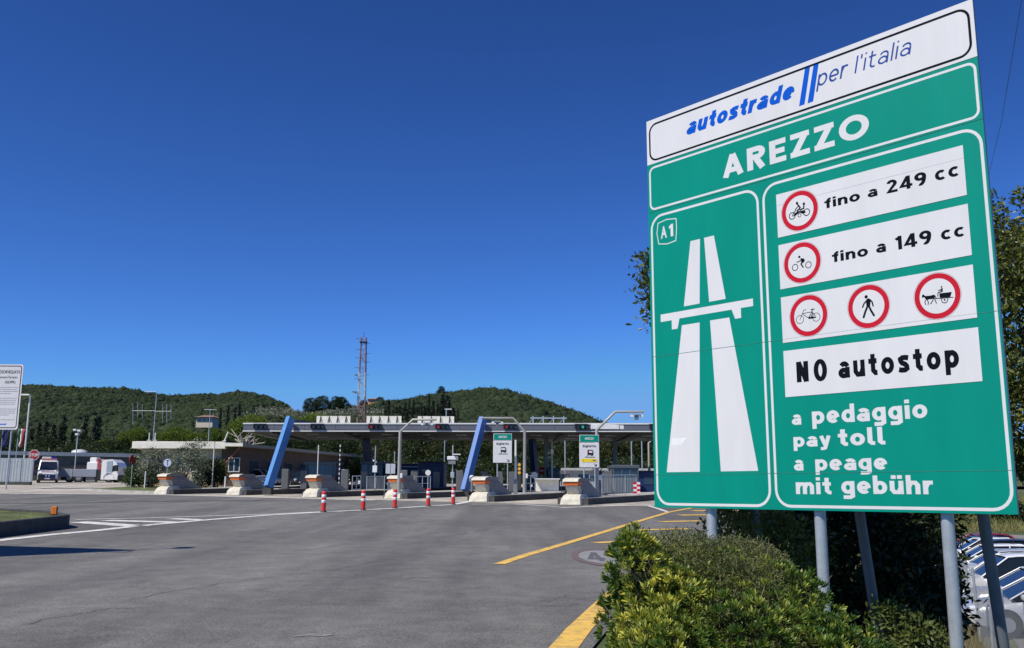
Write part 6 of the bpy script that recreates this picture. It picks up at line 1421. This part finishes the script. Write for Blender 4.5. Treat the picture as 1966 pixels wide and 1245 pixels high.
bl = [(.80, 6.05, 1.10, .19, .22, .24), (.76, 6.0, 1.28, .08, .09, .10), (.98, 6.1, .78, .40, .45, .38), (.90, 5.75, .50, .36, .45, .42), (1.02, 5.6, .22, .42, .5, .36), (1.30, 6.5, .88, .42, .5, .36), (1.40, 5.9, .62, .45, .5, .42), (1.35, 5.4, .30, .48, .5, .38), (1.72, 6.3, .74, .38, .45, .40), (1.85, 5.8, .52, .38, .45, .38), (1.80, 5.35, .2, .45, .5, .34), (1.98, 6.0, .36, .28, .45, .34), (1.96, 5.6, .10, .30, .45, .32), (1.55, 7.1, .84, .5, .5, .36), (1.15, 7.0, .70, .45, .5, .38)]
bl = [(x, y, z+0.0, a, b, c) for x, y, z, a, b, c in bl]
t = thing('pittosporum_bush', (1.4, 6.0, Z(1.4, 6.0)), 'big glossy yellow green bush in front of the motorway board posts', 'bush'); O7 = tuple(t.location)
fo, rp = rosettes('foliage', bl, 6800, 15, .050, L_PITT, t, off=O7, wr=.25, tilt=.55)
rosettes('inner_foliage', [(x, y, z, a*.78, b*.78, c*.78) for x, y, z, a, b, c in bl], 1500, 11, .055, L_PITT, t, shell=.4, off=O7, wr=.27)
mb = MB(); rs = np.random.default_rng(21)
for k in range(120):
    e = Vector(rp[rs.integers(len(rp))]); b = Vector((1.35+rs.normal(0, .35), 6.0+rs.normal(0, .35), Z(1.4, 6)-.02)); m_ = b.lerp(e, .6)+Vector((rs.normal(0, .07), rs.normal(0, .07), -.05)); mb.tube([b, m_, e], [.012, .008, .004], STEM, 5)
mb.build('stems', t, O7)
# weeds matted over the middle of the bush
wl = [(1.14, 6.40, 1.07, .38, .4, .28), (1.30, 6.15, .93, .32, .35, .28), (1.30, 5.8, .76, .28, .28, .24), (1.75, 6.35, .86, .25, .3, .22), (1.45, 5.45, .50, .25, .25, .18), (1.50, 6.25, .93, .34, .4, .26), (1.38, 6.0, .80, .36, .35, .26), (1.48, 5.75, .62, .32, .3, .24), (1.62, 6.9, 1.02, .40, .4, .26), (1.25, 7.0, 1.0, .40, .4, .22), (1.62, 5.2, .36, .22, .22, .2)]
t = thing('climbing_weed', (1.4, 6.3, .4), 'mat of fine olive green climbing weed over the middle of the big bush', 'weed'); O8 = tuple(t.location)
cloud('foliage', wl, 66000, .024, L_WEED, t, shell=.30, up=.35, aspect=.30, outward=.35, off=O8, cull=False)
mb = MB()
for k in range(110):
    l = wl[rs.integers(len(wl))]; a = Vector((l[0]+rs.normal(0, l[3]*.35), l[1]+rs.normal(0, .12), l[2]+l[5]*.6)); e = a+Vector((rs.normal(0, .05), rs.normal(0, .05), rs.uniform(.04, .14))); mb.tube([a-Vector((0, 0, .15)), a, e], [.002, .0018, .001], M('dry_stalk', (.30, .27, .15), .8), 4)
mb.build('stalks', t, O8)['kind'] = 'stuff'
# whitish broken post and low weeds at the left foot of the bush
g = Vector((.62, 5.35, Z(.62, 5.35))); t = thing('broken_post', g, 'short pale broken post leaning at the left foot of the big bush', 'post')
mb = MB(); mb.tube([(0, 0, -.05), (.02, .02, .25), (.035, .03, .40)], [.035, .034, .03], M('flaking_white_paint', (.50, .50, .48), .8, vary=.4, scale=30), 10); mb.build('shaft', t); MB().lathe([(.06, 0), (.055, .03), (.036, .035)], (0, 0, -.02), DKMET, 10).build('collar', t)
def grass(name, pts, h_, mat, lab, bl_=9, spread=.05, wr=.035):
    pts = np.array(pts); c = np.repeat(pts, bl_, 0)+np.stack([RNG.normal(0, spread, len(pts)*bl_), RNG.normal(0, spread, len(pts)*bl_), np.zeros(len(pts)*bl_)], 1)
    d = unit(rnd(len(c), .38)+np.array([0, 0, 1.0])); L = h_*RNG.uniform(.4, 1.25, len(c)); V, F = leafstrip(c, d, side(d), L, L*0+wr*h_*.6, .25); o = npmesh(name, V, F, mat); return tag(o, lab, kind='stuff')
GR1 = LEAF('green_grass_blades', [(0, (.04, .07, .014)), (.6, (.10, .14, .03)), (1, (.22, .21, .08))], .7, .3, big=.8)
GR2 = LEAF('dry_grass_blades', [(0, (.12, .10, .045)), (.6, (.26, .21, .11)), (1, (.40, .33, .20))], .8, .3, big=.8)
P1 = []
for k in range(5200):
    y = RNG.uniform(2.5, 34)**1.0; s = RNG.uniform(.75, 5.6); x = xedge(y)+s+RNG.normal(0, .06)
    if s < 1.0 and RNG.random() < .5: continue
    P1.append((x, y, Z(x, y)-.01))
grass('grass', P1, .20, GR1, 'rough green grass along the road verge and bank', 12, .09)
P2 = []
for k in range(2600):
    y = RNG.uniform(8, 30); s = RNG.uniform(3.0, 6.0); x = xedge(y)+s
    P2.append((x, y, Z(x, y)-.02))
grass('dry_grass', P2, .42, GR2, 'tall dry straw coloured grass on the bank beside the fence', 9, .12, .02)
P3 = [(x, y, prof(y)+.38) for x, y in zip(RNG.uniform(-30, -14.8, 2600), RNG.uniform(22, 34, 2600)) if x < float(np.interp(y, [6, 31.3, 32, 34.3, 36.4], [-14.85, -14.85, -15.2, -17, -20.6]))]
grass('island_grass', P3, .10, GR1, 'short grass on the kerbed island at left', 12, .14, .05)
# ---- shrubs and trees behind the board
def wild(name, lumps, base, nclu, per, spread, size, mat, lab, cat, trunk=.05, nl=8, grp=None, shell=.35, aspect=.42, seed=3, bark=BARK, kf=.35):
    b = Vector((base[0], base[1], Z(*base))); t = thing(name, b, lab, cat, grp); clusters('crown', lumps, nclu, per, spread, size, mat, t, shell=shell, up=.2, aspect=aspect, off=tuple(b))
    rs = np.random.default_rng(seed); mb = MB(); k = Vector((base[0], base[1], b.z+kf*(lumps[0][2]-b.z))); mb.tube([b-Vector((0, 0, .15)), b.lerp(k, .5)+Vector((.05, 0, 0)), k], [trunk, trunk*.85, trunk*.7], bark, 9)
    for l in lumps[:nl]:
        e = Vector(l[:3]); m_ = k.lerp(e, .5)+Vector((rs.normal(0, .12), rs.normal(0, .12), .05)); mb.tube([k-Vector((0, 0, .1)), m_, e], [trunk*.55, trunk*.38, trunk*.15], bark, 6)
        for j in range(4): q = e+Vector((rs.normal(0, l[3]*.6), rs.normal(0, l[3]*.6), rs.normal(0, l[3]*.6))); mb.tube([e.lerp(m_, .3), q], [trunk*.16, trunk*.06], bark, 5)
    mb.build('trunk', t, b); return t
wild('laurel_tree', [(3.3, 12.6, 3.6, 1.0, .9, 1.0), (2.22, 12.0, 4.2, .46, .5, .42), (2.12, 12.1, 3.9, .30, .4, .30), (2.9, 12.3, 2.6, .8, .8, .8), (3.9, 12.8, 2.8, .8, .8, .8), (3.2, 12.6, 4.6, .6, .6, .5), (1.90, 12.0, 4.5, .18, .22, .22)], (3.2, 12.8), 2600, 13, .09, .078, L_LAUREL, 'laurel tree peeping out left of the green board', 'tree', .12, seed=31)
wild('laurel_tree', [(6.3, 11.4, 3.5, 1.2, 1.0, .9), (5.95, 11.0, 4.15, .55, .5, .6), (6.6, 11.2, 4.3, .6, .6, .6), (6.2, 11.2, 2.5, .8, .8, .55), (7.3, 11.6, 3.2, .9, .9, 1.0), (5.5, 11.4, 2.9, .7, .7, .8), (5.78, 11.0, 4.85, .16, .16, .30), (6.45, 11.0, 5.0, .22, .2, .3), (7.1, 11.5, 4.2, .7, .7, .6), (6.6, 11.3, 2.0, .6, .6, .35)], (5.1, 12.6), 4200, 13, .09, .078, L_LAUREL, 'tall laurel tree rising right of the green board', 'tree', .09, nl=10, seed=32, kf=.72)
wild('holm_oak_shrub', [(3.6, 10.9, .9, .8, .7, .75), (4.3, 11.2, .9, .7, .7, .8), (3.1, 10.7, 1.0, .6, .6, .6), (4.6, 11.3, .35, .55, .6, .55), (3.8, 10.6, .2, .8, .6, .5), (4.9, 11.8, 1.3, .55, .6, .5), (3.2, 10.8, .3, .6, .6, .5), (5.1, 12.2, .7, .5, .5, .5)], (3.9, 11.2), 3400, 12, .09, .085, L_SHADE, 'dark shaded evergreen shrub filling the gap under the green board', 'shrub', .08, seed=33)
wild('privet_shrub', [(2.15, 9.3, 1.05, .33, .35, .42), (2.55, 9.5, 1.0, .38, .35, .42), (2.35, 9.4, .6, .45, .4, .4), (2.85, 9.8, .9, .35, .35, .5), (1.95, 9.2, .7, .3, .3, .4)], (2.4, 9.5), 900, 12, .06, .06, L_LAUREL, 'small leaved green shrub between the two left posts under the board', 'shrub', .035, seed=34)
wild('bramble', [(3.38, 8.0, .28, .20, .24, .34), (3.30, 8.0, .0, .22, .24, .3), (3.50, 7.9, -.15, .24, .24, .3), (3.22, 8.3, .50, .13, .2, .2)], (3.36, 8.05), 400, 11, .04, .05, LEAF('bramble_leaves', [(0, (.035, .055, .012)), (.6, (.09, .125, .025)), (1, (.20, .21, .06))], .5, .25, big=2), 'leafy green bramble left of the right hand post', 'shrub', .02, seed=35)
pts = []
for k in range(200): x, y = RNG.normal(2.85, .13), RNG.normal(8.0, .18); pts.append((x, y, Z(x, y)))
grass('dead_grass_clump', pts, .48, LEAF('dead_grass_blades', [(0, (.16, .12, .08)), (1, (.38, .30, .22))], .8, .3), 'pinkish dead grass beside the bramble under the board', 10, .08, .018)
lp = [(6.2+i*.9, 19+i*1.6, Z(6.2+i*.9, 19+i*1.6)+.5, .8, .8, .7) for i in range(5)]
# ---- chain link fence at the foot of the bank
t = None; pf = [(xedge(y)+6.1, y) for y in np.arange(11, 47, 2.6)]; fz = [Z(x, y) for x, y in pf]; fb = Vector((pf[0][0], pf[0][1], fz[0]))
t = thing('chain_link_fence', fb, 'grey chain link fence with thin posts in front of the parked cars', 'fence')
for i, ((x, y), z) in enumerate(zip(pf, fz)): lean = .07*math.sin(i*2.1); mb = MB(); mb.cyl((x, y, z-.1), (x+lean, y, z+1.75), .03, GALV, n=7); mb.build('post', t, fb)
mb = MB(); WIRE = M('galvanised_wire', (.42, .44, .45), .45, metal=.3)
for i in range(len(pf)-1):
    (x0, y0), (x1, y1) = pf[i], pf[i+1]; z0, z1 = fz[i], fz[i+1]; a, b = Vector((x0, y0, z0+.03)), Vector((x1, y1, z1+.03)); ex = b-a; Lx = ex.length; ex.normalize(); n = int(Lx/.085); hh = 1.6
    for hgt in (.05, .85, 1.62): mb.cyl(a+UP*hgt, b+UP*hgt, .0035, WIRE, n=3, caps=False)
    for k in range(-int(hh/.085), n+1):
        for sgn in (1, -1):
            s0, s1 = k*.085, k*.085+hh; lo, hi = max(0, s0), min(Lx, s1)
            if hi <= lo: continue
            h0, h1 = (lo-s0), (hi-s0)
            if sgn < 0: h0, h1 = hh-h0, hh-h1
            mb.cyl(a+ex*lo+UP*h0, a+ex*hi+UP*h1, .0016, WIRE, n=3, caps=False)
mb.build('wire_mesh', t, fb)
# ------------------------------------------------------------------ car park and cars
sheet('car_park', [[(xedge(y)+s, y, Z(xedge(y)+s, y)+.03) for s in (6.9, 7.6, 9, 11, 15, 22, 32, 48)] for y in np.arange(14, 58, 2.0)], YARD)
sheet('access_road', [[(xedge(y)+s, y, Z(xedge(y)+s, y)+.03) for s in (7, 12, 22, 40, 80)] for y in (70, 72, 74, 76, 78)], YARD)
def carpaint(n, c): return M(n, c, .32, metal=.25 if sum(c) < 1.8 else 0, vary=.03, coat=.6)
CGLASS = M('car_window_glass', (.012, .018, .022), .1, vary=.1, spec=.35); CPLA = M('car_black_plastic', (.02, .02, .022), .55)
def car(pt, hb=1.45, L=4.2, W=1.76, wagon=False):
    "nose towards +x; returns root empty"
    t = thing('parked_car', (0, 0, 0), 'x', 'car', 'cars parked in the row beyond the fence')
    f = hb/1.45; x = lambda a: a*L/4.2-L/2
    # lower body: stations along x with (half width at sill, half width at shoulder, sill z, shoulder z, centre top z)
    st = [(0, .62, .66, .42, .72, .76), (.08, .76, .80, .30, .80, .86), (.5, .86, .86, .26, .90, .95), (1.2, .88, .87, .25, .93, .98), (2.4, .88, .87, .25, .90, .96), (2.95, .88, .87, .25, .88, .96), (3.3, .87, .85, .25, .84, .90), (3.9, .82, .80, .27, .74, .80), (4.12, .70, .70, .32, .62, .68), (4.2, .55, .58, .38, .52, .56)]
    R_ = []
    for a, w0, w1, z0, z1, z2 in st:
        k = W/1.76; z1 *= f**.6; z2 *= f**.6; R_.append([(x(a), -w0*k, z0), (x(a), -w1*k*1.0, (z0+z1)*.52), (x(a), -w1*k*.98, z1-.05), (x(a), -w1*k*.86, z1+.01), (x(a), -w1*k*.4, z2), (x(a), w1*k*.4, z2), (x(a), w1*k*.86, z1+.01), (x(a), w1*k*.98, z1-.05), (x(a), w1*k, (z0+z1)*.52), (x(a), w0*k, z0)])
    n = 10; vs = [p for r in R_ for p in r]; mb = MB(); mb.add(vs, [(i*n+j, (i+1)*n+j, (i+1)*n+j+1, i*n+j+1) for i in range(len(R_)-1) for j in range(n-1)], pt, True); mb.add(R_[0], [list(range(n))], pt); mb.add(R_[-1], [list(range(n))[::-1]], pt)
    # arches as dark discs recessed in the sides
    body = mb.build('body', t)
    xr0, xr1 = (.12 if wagon else .35), 1.0
    gl = [(x(xr0+.05), .74, .93*f**.6), (x(xr0+.45), .66, hb-.10), (x(2.3), .66, hb-.06), (x(2.45), .66, hb-.09), (x(3.22), .76, .92*f**.6)]
    mb = MB(); k = W/1.76; vs = []
    for a, w_, z in gl: vs += [(a, -w_*k, z), (a, w_*k, z)]
    lo = [(a, -.80*k, .88*f**.6) for a, _, _ in gl]+[(a, .80*k, .88*f**.6) for a, _, _ in gl]
    o = len(vs); vs2 = vs+lo
    fs = [(2*i, 2*i+1, 2*i+3, 2*i+2) for i in (0, 3)]+[(2*i, 2*i+2, o+i+1, o+i) for i in range(4)]+[(2*i+1, o+5+i, o+5+i+1, 2*i+3) for i in range(4)]
    mb.add(vs2, fs, CGLASS); mb.build('window', t)
    # roof and pillars
    mb = MB(); rf = [(x(xr0+.40), .665, hb-.105), (x(xr0+.9), .66, hb-.02), (x(1.6), .66, hb), (x(2.2), .66, hb-.03), (x(2.5), .66, hb-.085)]
    vs = []
    for a, w_, z in rf: vs += [(a, -w_*k-.01, z-.04), (a, -w_*k*.8, z+.01), (a, w_*k*.8, z+.01), (a, w_*k+.01, z-.04)]
    mb.add(vs, [(4*i+j, 4*(i+1)+j, 4*(i+1)+j+1, 4*i+j+1) for i in range(4) for j in range(3)], pt, True); mb.build('roof', t)
    for s_ in (-1, 1):
        mb = MB(); w_ = lambda q: s_*q*k
        for p0, p1, r in (((x(3.26), w_(.785), .91*f**.6), (x(2.47), w_(.68), hb-.09), .026), ((x(1.62), w_(.81), .9*f**.6), (x(1.70), w_(.68), hb-.06), .028), ((x(xr0+.02), w_(.77), .9*f**.6), (x(xr0+.42), w_(.67), hb-.11), .075 if not wagon else .06)): mb.cyl(p0, p1, r, pt, n=6)
        mb.tube([(x(2.47), w_(.68), hb-.085), (x(2.2), w_(.675), hb-.05), (x(1.6), w_(.675), hb-.03), (x(.9), w_(.675), hb-.045), (x(xr0+.42), w_(.68), hb-.11)], .028, pt, 6); mb.build('pillar', t)
        MB().box((x(2.98), w_(.97), .99*f**.6), (.14, .2, .15), pt, bev=.04).build('mirror', t)
        MB().box((x(4.02), w_(.56), .66*f**.5), (.3, .26, .14), LAMPG, bev=.05).build('headlight', t)
        MB().box((x(.06), w_(.66), .78*f**.5), (.12, .22, .2), M('tail_lamp_red', (.35, .015, .015), .25), bev=.04).build('tail_light', t)
        for wx in (x(.82), x(3.38)):
            o_ = wheel(t, wx, w_(.80), .315, .22, ax='y'); MB().cyl((wx, w_(.70), .33), (wx, w_(.882), .33), .365, CPLA, n=22).build('wheel_arch', t)
        for wx in (x(1.55),): MB().box((wx, w_(.885), .80*f**.6), (.18, .02, .035), CPLA).build('door_handle', t)
    MB().box((x(4.17), 0, .42), (.1, 1.1, .2), CPLA, bev=.04).build('grille', t); MB().box((x(4.225), 0, .44), (.02, .5, .11), WTRIM).build('number_plate', t)
    MB().box((0, 0, .27), (L*.9, W*.86, .12), CPLA).build('underbody', t)
    return t
PW, PSV, PBK, PNV, PGR = carpaint('car_white', (.80, .80, .79)), carpaint('car_silver', (.50, .51, .53)), carpaint('car_black', (.02, .022, .028)), carpaint('car_navy', (.02, .035, .09)), carpaint('car_grey', (.16, .17, .18))
PRD = carpaint('car_red', (.30, .02, .03))
cs = [(PSV, 1.46, 4.3, False, 'silver car nearest in the row, seen through the fence'), (PSV, 1.47, 4.3, False, 'silver grey saloon second nearest in the row beyond the fence'), (PW, 1.66, 4.3, True, 'white tall car with dark side windows, third nearest in the row'),
      (PW, 1.50, 4.4, True, 'white estate car behind the tall white one'), (PSV, 1.47, 4.3, False, 'silver car between two white cars in the middle of the row'), (PW, 1.50, 4.4, False, 'white car with pale roof, sixth in the row'), (PBK, 1.56, 4.4, True, 'black car with long roof near the far end of the row'), (PW, 1.5, 4.3, False, 'white car third from the far end of the row'), (PBK, 1.46, 4.2, False, 'black car second from the far end of the row'), (PRD, 1.46, 4.1, False, 'dark red car at the far end of the row')]
HD = math.atan2(.22, -.97)
for k, (pt, hb, L_, wg, lab) in enumerate(cs):
    Yk = 24.7+2.95*k; Xn = 11.75+.42*(Yk-24.7)+.25*math.sin(k*2.3); t = car(pt, hb, L_, 1.78, wg); cx = Xn+.97*L_/2; cy = Yk-.22*L_/2+.6; t.location = (cx, cy, Z(cx, cy)+.03); t.rotation_euler = (0, 0, HD+.03*math.sin(k*3.1)); t['label'] = lab
for (u, Y, src, rzz, lab) in ((572, 90, 'black', -1.2, 'dark car half hidden beyond the lanes right of the first blue leg'), (590, 99, 'white', -1.4, 'white car beyond the lanes left of the glazed toll booth'), (664, 92, 'white', -.3, 'white car glimpsed between the third crash nose and the railing'), (808, 98, 'white', .2, 'white van-like car glimpsed behind the fourth crash nose railing'), (495, 90, 'white', -.2, 'white car glimpsed behind the white rail near the first blue leg')):
    o = [c for c in C.objects if c.name.startswith('parked_car') and src in c['label'].split()[:2]][0]; q = P(u, 930, Y); n_ = dup(o, (q.x, q.y, prof(q.y)+.03), rzz, lab); n_['group'] = 'cars beyond the toll lanes'
pm = []
for k in range(7000):
    y = RNG.uniform(80, 150); x = RNG.uniform(30, 95); pm.append((x, y, Z(x, y)))
grass('meadow', pm, .8, LEAF('meadow_blades', [(0, (.07, .09, .02)), (.6, (.17, .18, .05)), (1, (.32, .28, .12))], .8, .3, big=.09), 'rough yellow green meadow beyond the car park', 7, .5, .12)
for (x, y, r, lab) in ((51, 97, 1.5, 'dark round bush in the meadow beyond the parked cars'), (60, 120, 2.6, 'larger bush at the far side of the meadow')):
    z = Z(x, y); t = thing('meadow_bush', (x, y, z), lab, 'bush'); clusters('crown', [(0, 0, r*.6, r, r, r*.8), (r*.7, .3, r*.4, r*.7, r*.7, r*.5), (-r*.8, 0, r*.4, r*.6, r*.6, r*.5)], 420, 12, .2, .25, L_DARK, t); MB().tube([(0, 0, -.2), (.1, 0, r*.6)], [.12, .05], BARK, 6).build('trunk', t)
# overhead cable at the right
a, b = P(1958, 20, 34), P(1900, 330, 60); m_ = a.lerp(b, .5)-Vector((0, 0, .5)); t = thing('overhead_cable', a, 'thin dark overhead cable crossing the sky right of the board', 'cable'); MB().tube([P(1975, -90, 28), a, m_, b, P(1885, 420, 80)], .012, BLACK, 5).build('wire', t, a)
